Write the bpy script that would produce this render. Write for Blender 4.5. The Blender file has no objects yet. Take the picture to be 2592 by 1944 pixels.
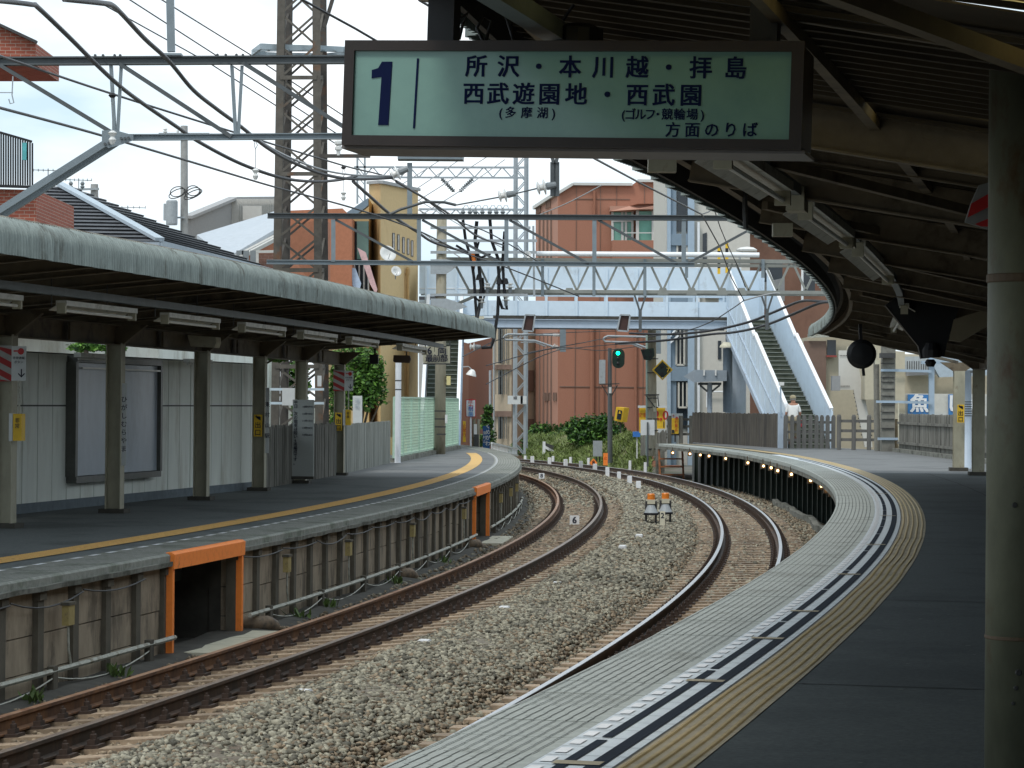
import bpy, math, random
import numpy as np
from math import sin, cos, pi, radians, atan, atan2, hypot
from mathutils import Vector, Matrix
random.seed(7); rng = np.random.default_rng(7)
scene = bpy.context.scene; COL = scene.collection
# ---------------------------------------------------------------- camera
F, YH, H, ROLL = 6620.93, 1017.232, 2.65486, 0.0083472
PIT = atan((YH-972)/F); HR, HL = 1.1198, 0.9121         # platform heights above the rails
cam = bpy.data.cameras.new('camera'); cam_o = bpy.data.objects.new('camera', cam); COL.objects.link(cam_o)
cam.sensor_width = 36; cam.lens = 36*F/2592; cam.clip_end = 3000; cam.clip_start = .1
_ex = Vector((1,0,0)); _ew = Vector((0,sin(PIT),-cos(PIT)))
_R = cos(ROLL)*_ex-sin(ROLL)*_ew; _D = sin(ROLL)*_ex+cos(ROLL)*_ew; _Fw = Vector((0,cos(PIT),sin(PIT)))
cam_o.matrix_world = Matrix(((_R.x,-_D.x,-_Fw.x,0),(_R.y,-_D.y,-_Fw.y,0),(_R.z,-_D.z,-_Fw.z,H),(0,0,0,1)))
scene.camera = cam_o
# ---------------------------------------------------------------- sky, sun, exposure
world = bpy.data.worlds.new('World'); scene.world = world; world.use_nodes = True
SUN_EL, SUN_ROT = radians(58), radians(215)
def build_world():
    nt = world.node_tree; N = nt.nodes; L = nt.links; N.clear()
    sky = N.new('ShaderNodeTexSky'); sky.sky_type = 'NISHITA'; sky.sun_disc = False
    sky.sun_elevation = SUN_EL; sky.sun_rotation = SUN_ROT; sky.air_density = 1.0; sky.dust_density = .6; sky.ozone_density = 2.0
    tc = N.new('ShaderNodeTexCoord'); mp = N.new('ShaderNodeMapping'); mp.inputs['Scale'].default_value = (1.6,1.6,5.0)
    no = N.new('ShaderNodeTexNoise'); no.inputs['Scale'].default_value = 2.2; no.inputs['Detail'].default_value = 7
    rp = N.new('ShaderNodeValToRGB'); rp.color_ramp.elements[0].position = .42; rp.color_ramp.elements[1].position = .6
    rp.color_ramp.elements[0].color = (.05,.05,.05,1)
    mx = N.new('ShaderNodeMix'); mx.data_type = 'RGBA'; mx.inputs[7].default_value = (10.3,10.8,11.1,1)   # cloud layer, lit from above
    bg = N.new('ShaderNodeBackground'); bg.inputs['Strength'].default_value = .1; out = N.new('ShaderNodeOutputWorld')
    L.new(tc.outputs['Generated'], mp.inputs[0]); L.new(mp.outputs[0], no.inputs['Vector']); L.new(no.outputs['Fac'], rp.inputs[0])
    veil = N.new('ShaderNodeMix'); veil.data_type = 'RGBA'; veil.inputs[0].default_value = .86; veil.inputs[7].default_value = (5.6,7.3,8.5,1)   # thin high veil
    L.new(sky.outputs[0], veil.inputs[6]); L.new(rp.outputs[0], mx.inputs[0]); L.new(veil.outputs[2], mx.inputs[6]); L.new(mx.outputs[2], bg.inputs[0]); L.new(bg.outputs[0], out.inputs[0])
build_world()
sun = bpy.data.lights.new('sun', 'SUN'); sun.energy = 1.5; sun.angle = radians(14); sun.color = (1,.96,.9)
sun_o = bpy.data.objects.new('sun', sun); COL.objects.link(sun_o)
sun_o.rotation_euler = (pi/2-SUN_EL, 0, pi-SUN_ROT)
vs = scene.view_settings; vs.view_transform = 'Standard'; vs.look = 'None'; vs.gamma = 1; vs.exposure = 0.32; vs.use_curve_mapping = False
# ---------------------------------------------------------------- plan of the curve and pixel helpers
KS = [.00169,.00342,.00398,.00376,.003815,.003617,.00363,.003863,.004936,.006749,.008889,.011128,.0134]
_s = np.arange(-30,170,.1); _k = np.interp(_s, np.arange(13)*10., KS); _a = np.cumsum(_k)*.1; _i0 = 300
_th = .244299-(_a-_a[_i0]); _x = np.cumsum(np.sin(_th))*.1; _y = np.cumsum(np.cos(_th))*.1
_x += -2.83341-_x[_i0]; _y += 8-_y[_i0]
def TH(s): return float(np.interp(s,_s,_th))
def C(s,o,z):
    t = TH(s); return Vector((float(np.interp(s,_s,_x))+cos(t)*o, float(np.interp(s,_s,_y))-sin(t)*o, z))
def ray(px,py):
    a = px*1.17178-1296; b = py*1.17178-972; c,s = cos(ROLL),sin(ROLL); u = c*a+s*b; w = -s*a+c*b
    return Vector((u/F, cos(PIT)+w/F*sin(PIT), sin(PIT)-w/F*cos(PIT)))
def at(px,py,Y):
    r = ray(px,py); r = r*(Y/r.y); r.z += H; return r
def on(px,py,z):
    r = ray(px,py); r = r*((z-H)/r.z); r.z += H; return r
TD,EL = 3.9167, 5.534          # track spacing, offset of the far platform's edge
def zt(o):                      # cant of the two tracks
    if o > -1.1: return .0141+o*.0249
    if o < -2.85: return .0438+(o+TD)*.0774
    return .1264+(o+2.85)/1.75*(-.0133-.1264)
# ---------------------------------------------------------------- materials
def mat(n, c, r=.7, v=.25, sc=6., c2=None, f2=.45, sc2=1.2, bump=0., metal=0., zs=1., emit=0., spec=.4, island=0., objvar=0., soft=.12):
    m = bpy.data.materials.new(n); m.use_nodes = True; nt = m.node_tree; N = nt.nodes; L = nt.links
    b = N['Principled BSDF']; b.inputs['Roughness'].default_value = r; b.inputs['Metallic'].default_value = metal
    b.inputs['Specular IOR Level'].default_value = spec
    tc = N.new('ShaderNodeTexCoord'); mp = N.new('ShaderNodeMapping'); mp.inputs['Scale'].default_value = (1,1,zs); L.new(tc.outputs['Object'], mp.inputs[0])
    no = N.new('ShaderNodeTexNoise'); no.inputs['Scale'].default_value = sc; no.inputs['Detail'].default_value = 6; no.inputs['Roughness'].default_value = .65
    L.new(mp.outputs[0], no.inputs['Vector'])
    mr = N.new('ShaderNodeMapRange'); mr.inputs[1].default_value = .25; mr.inputs[2].default_value = .75; mr.inputs[3].default_value = 1-v; mr.inputs[4].default_value = 1+v
    L.new(no.outputs['Fac'], mr.inputs[0]); val = mr.outputs[0]
    if island or objvar:
        src = N.new('ShaderNodeNewGeometry').outputs['Random Per Island'] if island else N.new('ShaderNodeObjectInfo').outputs['Random']
        k = island or objvar; m2 = N.new('ShaderNodeMapRange'); m2.inputs[3].default_value = 1-k; m2.inputs[4].default_value = 1+k; L.new(src, m2.inputs[0])
        mm = N.new('ShaderNodeMath'); mm.operation = 'MULTIPLY'; L.new(val, mm.inputs[0]); L.new(m2.outputs[0], mm.inputs[1]); val = mm.outputs[0]
    base = None
    if c2:
        n2 = N.new('ShaderNodeTexNoise'); n2.inputs['Scale'].default_value = sc2; n2.inputs['Detail'].default_value = 8; n2.inputs['Roughness'].default_value = .7; L.new(mp.outputs[0], n2.inputs['Vector'])
        rp = N.new('ShaderNodeMapRange'); rp.inputs[1].default_value = f2; rp.inputs[2].default_value = f2+soft; L.new(n2.outputs['Fac'], rp.inputs[0])
        mx = N.new('ShaderNodeMix'); mx.data_type = 'RGBA'; mx.inputs[6].default_value = (*c,1); mx.inputs[7].default_value = (*c2,1); L.new(rp.outputs[0], mx.inputs[0]); base = mx.outputs[2]
    vm = N.new('ShaderNodeVectorMath'); vm.operation = 'SCALE'; L.new(val, vm.inputs['Scale'])
    if base: L.new(base, vm.inputs[0])
    else: vm.inputs[0].default_value = c
    L.new(vm.outputs[0], b.inputs['Base Color'])
    if bump:
        bp = N.new('ShaderNodeBump'); bp.inputs['Strength'].default_value = bump; bp.inputs['Distance'].default_value = .02; L.new(no.outputs['Fac'], bp.inputs['Height']); L.new(bp.outputs[0], b.inputs['Normal'])
    if emit: b.inputs['Emission Color'].default_value = (*c,1); b.inputs['Emission Strength'].default_value = emit
    return m
def brickmat(n, c1, c2, mortar, scale, bw=.5, rh=.25, ms=.02, r=.8, yz=False, axis=0):
    m = mat(n, c1, r=r, v=.2, sc=9); nt = m.node_tree; N = nt.nodes; L = nt.links; b = N['Principled BSDF']
    tc = N.new('ShaderNodeTexCoord'); sp = N.new('ShaderNodeSeparateXYZ'); cb = N.new('ShaderNodeCombineXYZ'); L.new(tc.outputs['Object'], sp.inputs[0])
    ad = N.new('ShaderNodeMath'); ad.operation = 'ADD'; L.new(sp.outputs[0], ad.inputs[0]); L.new(sp.outputs[1], ad.inputs[1]); L.new(ad.outputs[0], cb.inputs[0]); L.new(sp.outputs[2], cb.inputs[1])
    bt = N.new('ShaderNodeTexBrick'); bt.inputs['Scale'].default_value = scale; bt.inputs['Color1'].default_value = (*c1,1); bt.inputs['Color2'].default_value = (*c2,1); bt.inputs['Mortar'].default_value = (*mortar,1)
    bt.inputs['Mortar Size'].default_value = ms; bt.inputs['Brick Width'].default_value = bw; bt.inputs['Row Height'].default_value = rh; L.new(cb.outputs[0], bt.inputs['Vector'])
    vm = [x for x in N if x.bl_idname == 'ShaderNodeVectorMath'][0]; L.new(bt.outputs['Color'], vm.inputs[0])
    return m
def glow(n, c, k):
    m = bpy.data.materials.new(n); m.use_nodes = True; b = m.node_tree.nodes['Principled BSDF']
    b.inputs['Base Color'].default_value = (*[min(1,x) for x in c],1); b.inputs['Emission Color'].default_value = (*c,1); b.inputs['Emission Strength'].default_value = k; b.inputs['Roughness'].default_value = .35
    return m
# ---------------------------------------------------------------- mesh builder and object helpers
class MB:
    def __init__(s): s.v = []; s.f = []
    def add(s, vs, fs):
        n = len(s.v); s.v += [tuple(p) for p in vs]; s.f += [tuple(i+n for i in f) for f in fs]; return s
    def box(s, c, d, rz=0., ax=None):
        c = Vector(c)
        if ax is None: ax = (Vector((cos(rz),sin(rz),0)), Vector((-sin(rz),cos(rz),0)), Vector((0,0,1)))
        x,y,z = ax[0]*d[0]/2, ax[1]*d[1]/2, ax[2]*d[2]/2
        vs = [c+i*x+j*y+k*z for k in (-1,1) for j in (-1,1) for i in (-1,1)]
        return s.add(vs, [(0,2,3,1),(4,5,7,6),(0,1,5,4),(2,6,7,3),(0,4,6,2),(1,3,7,5)])
    def bar(s, p, q, w, h=None, up=(0,0,1)):
        p,q = Vector(p),Vector(q); h = w if h is None else h; d = q-p; l = d.length
        if l < 1e-6: return s
        y = d/l; u = Vector(up)
        if abs(y.dot(u)) > .98: u = Vector((1,0,0))
        x = y.cross(u).normalized(); z = x.cross(y)
        return s.box((p+q)/2, (w,l,h), ax=(x,y,z))
    def ibar(s, p, q, w, h, t=.012, up=(0,0,1)):            # I section: web and two flanges
        p,q = Vector(p),Vector(q); y = (q-p).normalized(); u = Vector(up)
        if abs(y.dot(u)) > .98: u = Vector((1,0,0))
        x = y.cross(u).normalized(); z = x.cross(y)
        s.bar(p,q,t,h-2*t,up=z)
        for k in (-1,1): s.bar(p+z*k*(h-t)/2, q+z*k*(h-t)/2, w, t, up=z)
        return s
    def tube(s, pts, r, n=6, r2=None, cap=True):
        pts = [Vector(p) for p in pts]; m = len(pts); rings = []; px = None
        for i,p in enumerate(pts):
            d = (pts[min(i+1,m-1)]-pts[max(i-1,0)]).normalized()
            if px is None:
                u = Vector((0,0,1)) if abs(d.z) < .95 else Vector((1,0,0)); px = d.cross(u).normalized()
            else: px = (px-d*px.dot(d)).normalized()
            pz = px.cross(d); rr = r if r2 is None else r+(r2-r)*i/(m-1)
            rings.append([p+px*rr*cos(2*pi*k/n)+pz*rr*sin(2*pi*k/n) for k in range(n)])
        vs = [v for R in rings for v in R]; fs = []
        for i in range(m-1):
            for k in range(n): fs.append((i*n+k, i*n+(k+1)%n, (i+1)*n+(k+1)%n, (i+1)*n+k))
        if cap: fs += [tuple(range(n)), tuple(range((m-1)*n+n-1,(m-1)*n-1,-1))]
        return s.add(vs, fs)
    def lathe(s, c, prof, n=12, axis=(0,0,1)):              # prof: (radius, height along axis)
        c = Vector(c); a = Vector(axis).normalized(); u = Vector((1,0,0)) if abs(a.x) < .9 else Vector((0,1,0)); x = a.cross(u).normalized(); y = a.cross(x)
        vs = [c+a*h+(x*cos(2*pi*k/n)+y*sin(2*pi*k/n))*r for r,h in prof for k in range(n)]; m = len(prof)
        fs = [(i*n+k,i*n+(k+1)%n,(i+1)*n+(k+1)%n,(i+1)*n+k) for i in range(m-1) for k in range(n)]
        fs += [tuple(range(n-1,-1,-1)), tuple(range((m-1)*n,m*n))]
        return s.add(vs, fs)
    def prism(s, poly, ext):                                 # planar polygon extruded by a vector
        a = [Vector(p) for p in poly]; e = Vector(ext); n = len(a)
        return s.add(a+[p+e for p in a], [tuple(range(n)), tuple(range(2*n-1,n-1,-1))]+[(i,i+n,(i+1)%n+n,(i+1)%n) for i in range(n)])
    def quad(s, *p): return s.add(p, [tuple(range(len(p)))])
    def sweep(s, prof, ss, closed=True, fn=None):            # profile of (offset, height) along the curve
        n = len(prof); vs = []
        for q in ss:
            for (o,z) in prof:
                if fn: o,z = fn(q,o,z)
                vs.append(C(q,o,z))
        m = len(ss); k = n if closed else n-1
        fs = [(i*n+j, i*n+(j+1)%n, (i+1)*n+(j+1)%n, (i+1)*n+j) for i in range(m-1) for j in range(k)]
        if closed: fs += [tuple(range(n-1,-1,-1)), tuple(range((m-1)*n,m*n))]
        return s.add(vs, fs)
    def build(s, name, m, parent=None, smooth=False, loc=None):
        me = bpy.data.meshes.new(name); L = Vector(loc) if loc is not None else (Vector(parent['_o']) if parent is not None else None)
        if L is None and s.v:
            A = np.array(s.v); L = Vector(((A[:,0].min()+A[:,0].max())/2, (A[:,1].min()+A[:,1].max())/2, A[:,2].min()))
        me.from_pydata([(p[0]-L.x,p[1]-L.y,p[2]-L.z) for p in s.v], [], s.f); me.materials.append(m)
        if smooth: me.polygons.foreach_set('use_smooth', [True]*len(me.polygons))
        me.update()
        o = bpy.data.objects.new(name, me); COL.objects.link(o); o['_o'] = tuple(L)
        if parent is None: o.location = L
        else: o.parent = parent
        return o
def tag(o, label=None, cat=None, group=None, kind=None):
    if label: o['label'] = label
    if cat: o['category'] = cat
    if group: o['group'] = group
    if kind: o['kind'] = kind
    return o
def thing(name, loc, label, cat, group=None):
    o = bpy.data.objects.new(name, None); COL.objects.link(o); o.location = loc; o['_o'] = tuple(loc); o.empty_display_size = .1
    return tag(o, label, cat, group)
def dup(root, loc, rz=None, label=None, group=None, deep=True):
    r = root.copy(); COL.objects.link(r); r.location = loc
    if rz is not None: r.rotation_euler = (0,0,rz)
    if label: r['label'] = label
    if group: r['group'] = group
    if deep:
        for ch in list(root.children):
            c = ch.copy(); COL.objects.link(c); c.parent = r
            for g in list(ch.children): d = g.copy(); COL.objects.link(d); d.parent = c
    return r
TEXTS = []
def text(body, p, xdir, up, size, m, parent, bold=0., align='CENTER', vertical=False, name='lettering', sx=1., pitch=1.08):
    TEXTS.append((body, Vector(p), Vector(xdir).normalized(), Vector(up).normalized(), size, m, parent, bold, align, vertical, name, sx, pitch))
def make_texts():
    tmp = []
    for (body,p,xd,up,size,m,parent,bold,align,vert,name,sx,pitch) in TEXTS:
        cu = bpy.data.curves.new(name, 'FONT'); cu.body = '\n'.join(body) if vert else body; cu.size = size; cu.align_x = align; cu.align_y = 'CENTER'; cu.offset = min(bold,.006)*size; cu.extrude = .0015; cu.resolution_u = 2
        if vert: cu.space_line = pitch
        o = bpy.data.objects.new(name+'_src', cu); COL.objects.link(o); tmp.append((o,p,xd,up,m,parent,name,sx,max(0,bold-.006)*size))
    bpy.context.view_layer.update(); dg = bpy.context.evaluated_depsgraph_get()
    for (o,p,xd,up,m,parent,name,sx,bd) in tmp:
        me = bpy.data.meshes.new_from_object(o.evaluated_get(dg)); me.materials.clear(); me.materials.append(m)
        if bd > 1e-4 and len(me.polygons):                 # heavier strokes: the outline laid over itself with small shifts
            v0 = [tuple(v.co) for v in me.vertices]; f0 = [tuple(f.vertices) for f in me.polygons]; vs = []; fs = []
            for k,(dx,dy) in enumerate(((0,0),(bd,bd*.5),(-bd,-bd*.5),(bd,-bd*.5),(-bd,bd*.5))):
                n0 = len(vs); vs += [(x+dx,y+dy,z+k*.0002) for x,y,z in v0]; fs += [tuple(i+n0 for i in f) for f in f0]
            me = bpy.data.meshes.new(name); me.from_pydata(vs,[],fs); me.materials.append(m)
        c = bpy.data.objects.new(name, me); COL.objects.link(c); n = xd.cross(up)
        Mx = Matrix(((xd.x*sx,up.x,n.x,p.x),(xd.y*sx,up.y,n.y,p.y),(xd.z*sx,up.z,n.z,p.z),(0,0,0,1)))
        if parent is not None:
            c.parent = parent; L = Vector(parent['_o']); Mx = Matrix.Translation(-L) @ Mx
        c.matrix_local = Mx if parent is not None else Mx
        bpy.data.objects.remove(o)
def fr(s,a,b): return [a+(b-a)*i/s for i in range(s+1)]
def rng_s(a,b,d): n = max(1,int(round((b-a)/d))); return [a+(b-a)*i/n for i in range(n+1)]
def sag(p,q,d,n=10):
    p,q = Vector(p),Vector(q); return [p.lerp(q,i/n)-Vector((0,0,d*4*(i/n)*(1-i/n))) for i in range(n+1)]
def facing(p):                        # unit vectors of a vertical board at p turned to the platform users near the camera
    return Vector((1,0,0)), Vector((0,0,1))
def proj(p):
    X,Y,Z = p; d = Y*cos(PIT)+(Z-H)*sin(PIT); v = -Y*sin(PIT)+(Z-H)*cos(PIT); u = X/d*F; w = -v/d*F; c,s = cos(ROLL),sin(ROLL)
    return ((1296+c*u-s*w)/1.17178, (972+s*u+c*w)/1.17178)
def proj_x(p): return proj(p)[0]
# ---------------------------------------------------------------- ground and track bed
m_earth = mat('earth', (.11,.1,.08), v=.35, sc=2, c2=(.06,.075,.04), sc2=.3)
m_ballast = mat('ballast_bed', (.16,.135,.1), v=.5, sc=22, c2=(.12,.085,.055), sc2=.8, bump=.6)
g = MB(); g.quad((-900,-300,-.75),(900,-300,-.75),(900,2500,-.75),(-900,2500,-.75)); tag(g.build('ground', m_earth), kind='structure')
SS = rng_s(-12,128,.5)
bed = MB(); prof = [(-5.75,-.62),(-5.5,-.3),(-5.1,-.24),(-5.0,-.222),(-2.9,-.222),(-2.7,-.15),(-2.3,-.09),(-1.7,-.09),(-1.3,-.14),(-1.1,-.226),(1.1,-.226),(1.5,-.3),(2.2,-.36),(3.4,-.45),(3.5,-.62)]
tag(bed.sweep(prof, SS, closed=False, fn=lambda q,o,z:(o,z+(zt(o) if -5.2<o<1.2 else 0))).build('track_bed', m_ballast), kind='structure')
# stones: one countless mass of ballast
def stones(name, m, a, b, size, cover, zones, faces='ico'):
    t = (1+5**.5)/2
    V = np.array([(-1,t,0),(1,t,0),(-1,-t,0),(1,-t,0),(0,-1,t),(0,1,t),(0,-1,-t),(0,1,-t),(t,0,-1),(t,0,1),(-t,0,-1),(-t,0,1)])/1.9
    Fc = np.array([(0,11,5),(0,5,1),(0,1,7),(0,7,10),(0,10,11),(1,5,9),(5,11,4),(11,10,2),(10,7,6),(7,1,8),(3,9,4),(3,4,2),(3,2,6),(3,6,8),(3,8,9),(4,9,5),(2,4,11),(6,2,10),(8,6,7),(9,8,1)])
    if faces == 'oct':
        V = np.array([(1,0,0),(-1,0,0),(0,1,0),(0,-1,0),(0,0,1),(0,0,-1)])*1.05
        Fc = np.array([(0,2,4),(2,1,4),(1,3,4),(3,0,4),(2,0,5),(1,2,5),(3,1,5),(0,3,5)])
    P = []
    for (o0,o1,w) in zones:
        n = int((b-a)*(o1-o0)/(size*size)*cover*w)
        s = rng.uniform(a,b,n); o = rng.uniform(o0,o1,n)
        xs = np.interp(s,_s,_x); ys = np.interp(s,_s,_y); th = np.interp(s,_s,_th)
        X = xs+np.cos(th)*o; Y = ys-np.sin(th)*o
        zb = np.interp(o,[p[0] for p in prof],[p[1] for p in prof])+np.array([zt(q) if -5.2<q<1.2 else 0 for q in o])
        zb = zb+.035*np.sin(s*1.3+o*2)*np.clip(1-abs(o+2)/1.2,0,1)
        k = (np.abs(X/np.maximum(Y,1)) < .26) & (Y > 7)
        P.append(np.stack([X,Y,zb],1)[k])
    P = np.concatenate(P); n = len(P); nv = len(V)
    sc = size*.5*rng.uniform(.55,1.35,(n,1,1))*np.stack([rng.uniform(.8,1.35,n),rng.uniform(.7,1.2,n),rng.uniform(.5,.9,n)],1)[:,None,:]
    vv = V[None]*sc*rng.uniform(.58,1.3,(n,nv,1))
    A = rng.uniform(0,2*pi,n); B = rng.normal(0,.45,n); ca,sa,cb,sb = np.cos(A),np.sin(A),np.cos(B),np.sin(B); one = np.zeros(n)
    R = np.stack([np.stack([ca,-sa*cb,sa*sb],1),np.stack([sa,ca*cb,-ca*sb],1),np.stack([one,sb,cb],1)],1)
    vv = np.einsum('nij,nkj->nki',R,vv)+P[:,None,:]+rng.uniform(-.1,.55,(n,1,1))*np.array([0,0,size])
    f = (Fc[None]+(np.arange(n)*nv)[:,None,None]).reshape(-1); me = bpy.data.meshes.new(name); nf = n*len(Fc)
    me.vertices.add(n*nv); me.vertices.foreach_set('co', vv.reshape(-1).astype(np.float32))
    me.loops.add(nf*3); me.loops.foreach_set('vertex_index', f.astype(np.int32)); me.polygons.add(nf); me.polygons.foreach_set('loop_start', np.arange(0,nf*3,3,dtype=np.int32))
    me.update(calc_edges=True); me.materials.append(m); o = bpy.data.objects.new(name, me); COL.objects.link(o); return tag(o, kind='stuff')
m_st1 = mat('grey_green_stone', (.215,.2,.152), v=.35, sc=40, island=.7, r=.85)
m_st2 = mat('rust_dusted_stone', (.2,.155,.105), v=.3, sc=40, island=.6, r=.9)
mid = [(-2.8,-1.15,1.0)]; rusty = [(-5.45,-2.75,.32),(-1.3,1.2,.32),(1.2,2.2,.5)]
stones('ballast', m_st1, 2, 30, .06, 1.6, [(-2.7,-1.3,1.),(-3.0,-1.0,.45)]); stones('ballast', m_st1, 30, 62, .075, 1.6, mid+[(-5.4,-2.8,.12),(-1.15,2.2,.25)]); stones('ballast', m_st1, 62, 122, .1, 1.5, mid+[(-5.4,-2.8,.3),(-1.1,2.2,.4)],'oct')
stones('rusty_ballast', m_st2, 6, 34, .055, 1.6, rusty+[(-3.0,-2.2,.4),(-2.4,-1.5,.14),(-1.9,-1.0,.45)]); stones('rusty_ballast', m_st2, 34, 66, .075, 1.5, rusty+[(-2.8,-1.15,.15)]); stones('rusty_ballast', m_st2, 66, 122, .1, 1.4, rusty+[(-2.8,-1.15,.2)],'oct')
# ---------------------------------------------------------------- rails
m_rust = mat('rail_rust', (.105,.05,.026), v=.35, sc=8, c2=(.16,.075,.032), sc2=2, r=.75, zs=.3)
m_rustl = mat('rail_rust_dark', (.06,.04,.028), v=.35, sc=8, c2=(.09,.05,.03), sc2=2, r=.7, zs=.3)
m_steel = mat('worn_steel', (.55,.55,.56), v=.15, sc=14, r=.34, metal=.9, c2=(.32,.27,.22), f2=.58, sc2=3)
m_steelr = mat('worn_rusty_steel', (.34,.2,.12), v=.2, sc=10, r=.5, metal=.35, c2=(.22,.1,.05), f2=.5, sc2=2)
m_browntop = mat('brown_rail_top', (.2,.15,.115), v=.25, sc=9, r=.42, metal=.4)
def rail(off, label, m_body, m_top, s0, s1):
    z0 = zt(off)
    P = [(-.032,-.004),(.032,-.004),(.034,-.03),(.009,-.045),(.009,-.125),(.062,-.138),(.062,-.153),(-.062,-.153),(-.062,-.138),(-.009,-.125),(-.009,-.045),(-.034,-.03)]
    r = MB().sweep([(off+o,z0+z) for o,z in P], rng_s(s0,s1,.4)).build('rail', m_body); tag(r, label, 'rail', 'running rails')
    MB().sweep([(off-.031,z0-.002),(off-.028,z0+.002),(off+.028,z0+.002),(off+.031,z0-.002)], rng_s(s0,s1,.4)).build('running_surface', m_top, r)
rail(-TD-.566, 'rusty orange rail nearest the concrete block wall of the far platform', m_rust, m_steelr, 2, 126)
rail(-TD+.566, 'dark brown rail of the far track beside the open ballast strip', m_rustl, m_browntop, 2, 126)
rail(-.566, 'bright steel rail of the near track beside the open ballast strip', m_rustl, m_steel, -8, 126)
rail(.566, 'steel rail of the near track running closest under the near platform edge', m_rustl, m_steel, -8, 126)
# ---------------------------------------------------------------- sleepers
m_sl = mat('dusty_timber', (.29,.215,.145), v=.4, sc=9, c2=(.16,.112,.075), f2=.5, sc2=3, bump=.3, objvar=.3)
m_clip = mat('iron_chair', (.045,.028,.02), v=.4, sc=20, r=.7)
def sleeper(track_o):
    t = thing('sleeper', (0,0,0), '', 'sleeper')
    MB().box((0,0,-.09),(2.1,.2,.14)).build('timber', m_sl, t)
    for rx in (-.566,.566):
        b = MB(); b.box((rx,0,-.008),(.36,.17,.03))
        for sx in (-.1,.1):
            b.box((rx+sx*1.1,0,.02),(.065,.1,.055)); b.lathe((rx+sx*1.15,0,.04),[(.028,0),(.028,.045),(.014,.05),(.014,.07)],6)
        b.build('rail_chair', m_clip, t)
    return t
NSL = 0; far_sl = MB()
for (to,lab,grp,s0) in ((-TD,'brown timber sleeper crossing under the rails of the far track by the block wall','sleepers of the far track',7.0),(0.,'brown timber sleeper crossing under the rails of the near track by the ribbed platform','sleepers of the near track',2.0)):
    src = sleeper(to); src['label'] = lab; src['group'] = grp; first = True; s = s0
    slope = .0774 if to < -1 else .0249
    while s < 121:
        p = C(s,to,zt(to)-.153); th = TH(s)
        if s < s0+82:
            if first: o = src; first = False
            else: o = dup(src, p, deep=(s < 66))
            if o is not src and s >= 66:
                c = src.children[0].copy(); COL.objects.link(c); c.parent = o
            o.location = p; o.rotation_euler = (0,-atan(slope),-th+random.uniform(-.01,.01))
        else:
            far_sl.box(p+Vector((0,0,-.09)),(2.1,.2,.14),rz=-th)
        s += .57+random.uniform(-.015,.015)
tag(far_sl.build('sleeper', m_sl), 'distant brown sleepers where both tracks bend out of sight', 'sleeper', 'far sleepers', 'stuff')
# ---------------------------------------------------------------- small things standing in the ballast
m_white = mat('white_paint', (.72,.73,.74), v=.12, sc=12, c2=(.45,.45,.43), f2=.62, sc2=5, r=.6)
m_black = mat('black_paint', (.012,.012,.014), v=.2, sc=8, r=.5)
m_ink = mat('dark_ink', (.01,.012,.03), v=.1, r=.5)
m_orange = mat('orange_paint', (1.,.27,.045), v=.15, sc=14, c2=(.4,.13,.05), f2=.6, sc2=5, r=.6)
m_cream = mat('cream_paint', (.55,.52,.4), v=.15, sc=10, c2=(.3,.25,.17), f2=.6, sc2=4, r=.6)
m_greymetal = mat('galvanised_metal', (.34,.37,.39), v=.15, sc=9, c2=(.22,.2,.17), f2=.62, sc2=3, r=.5)
m_darkmetal = mat('dark_metal', (.05,.05,.05), v=.3, sc=9, r=.55)
stub = MB().box((0,0,0),(.13,.13,.4)).box((0,0,.205),(.11,.11,.012)).build('marker_stub', m_white, loc=(0,0,-.2))
tag(stub, 'small white square marker stub half sunk in the ballast strip', 'marker stub', 'white marker stubs in the ballast')
pts = [(655,1507),(917,1396),(1090,1322),(1204,1268),(1287,1229),(1345,1197),(1381,1172),(1379,1057),(1360,1045),(1337,1035),(1312,1024),(1285,1016),(1255,1009),(1222,1005),(1187,1001),(1150,998)]
for i,(x,y) in enumerate(pts):
    p = on(x,y,-.05); o = stub if i == 0 else dup(stub,(0,0,0))
    o.location = (p.x,p.y,-.385 if y>1210 else (-.3 if y>1100 else -.26)); o.rotation_euler = (radians(random.uniform(-4,4)),0,-TH(p.y-8)+random.uniform(-.15,.15))
    if y < 1100: o.scale = (1.05,1.05,1.15)
stub2 = dup(stub,(0,0,0),label='white square marker stub along the grass bank behind the far rail',group='white marker stubs along the bank')
for i,(x,y) in enumerate([(1135,989),(1195,990),(1233,992),(1272,994),(1362,1000),(1395,1004)]):
    o = stub2 if i == 0 else dup(stub2,(0,0,0)); p = on(x,y+1,-.05); o.location = (p.x,p.y+.3,-.36); o.scale = (.9,.9,1.05)
# twin warning beacons with horns
def beacon(px,py,label,with_no):
    p = on(px,py,-.12); t = thing('trackside_beacon', p, label, 'beacon'); x,y = p.x,p.y
    fmb = MB()
    for sx in (-.11,.11): fmb.bar((x+sx,y,-.2),(x+sx,y,.42),.045)
    fmb.tube([(x-.1,y,.02),(x-.07,y,-.07),(x+.07,y,-.07),(x+.1,y,.02)],.018); fmb.bar((x-.13,y,.42),(x+.13,y,.42),.05,.1)
    fmb.build('stand', m_darkmetal, t)
    MB().lathe((x,y-.02,.17),[(.165,0),(.16,.03),(.085,.2),(.08,.22)],16).build('horn', m_greymetal, t, smooth=False)
    MB().lathe((x,y-.02,.165),[(.166,0),(.168,.006),(.165,.05),(.15,.02)],16).build('horn_rim', m_black, t)
    MB().box((x,y,.46),(.17,.17,.1)).build('lamp_base', m_cream, t); MB().lathe((x,y,.5),[(.085,0),(.085,.12),(.075,.14)],12).build('lamp_cover', mat('amber_cover',(.75,.22,.03),v=.1,r=.3), t)
    return t
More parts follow.
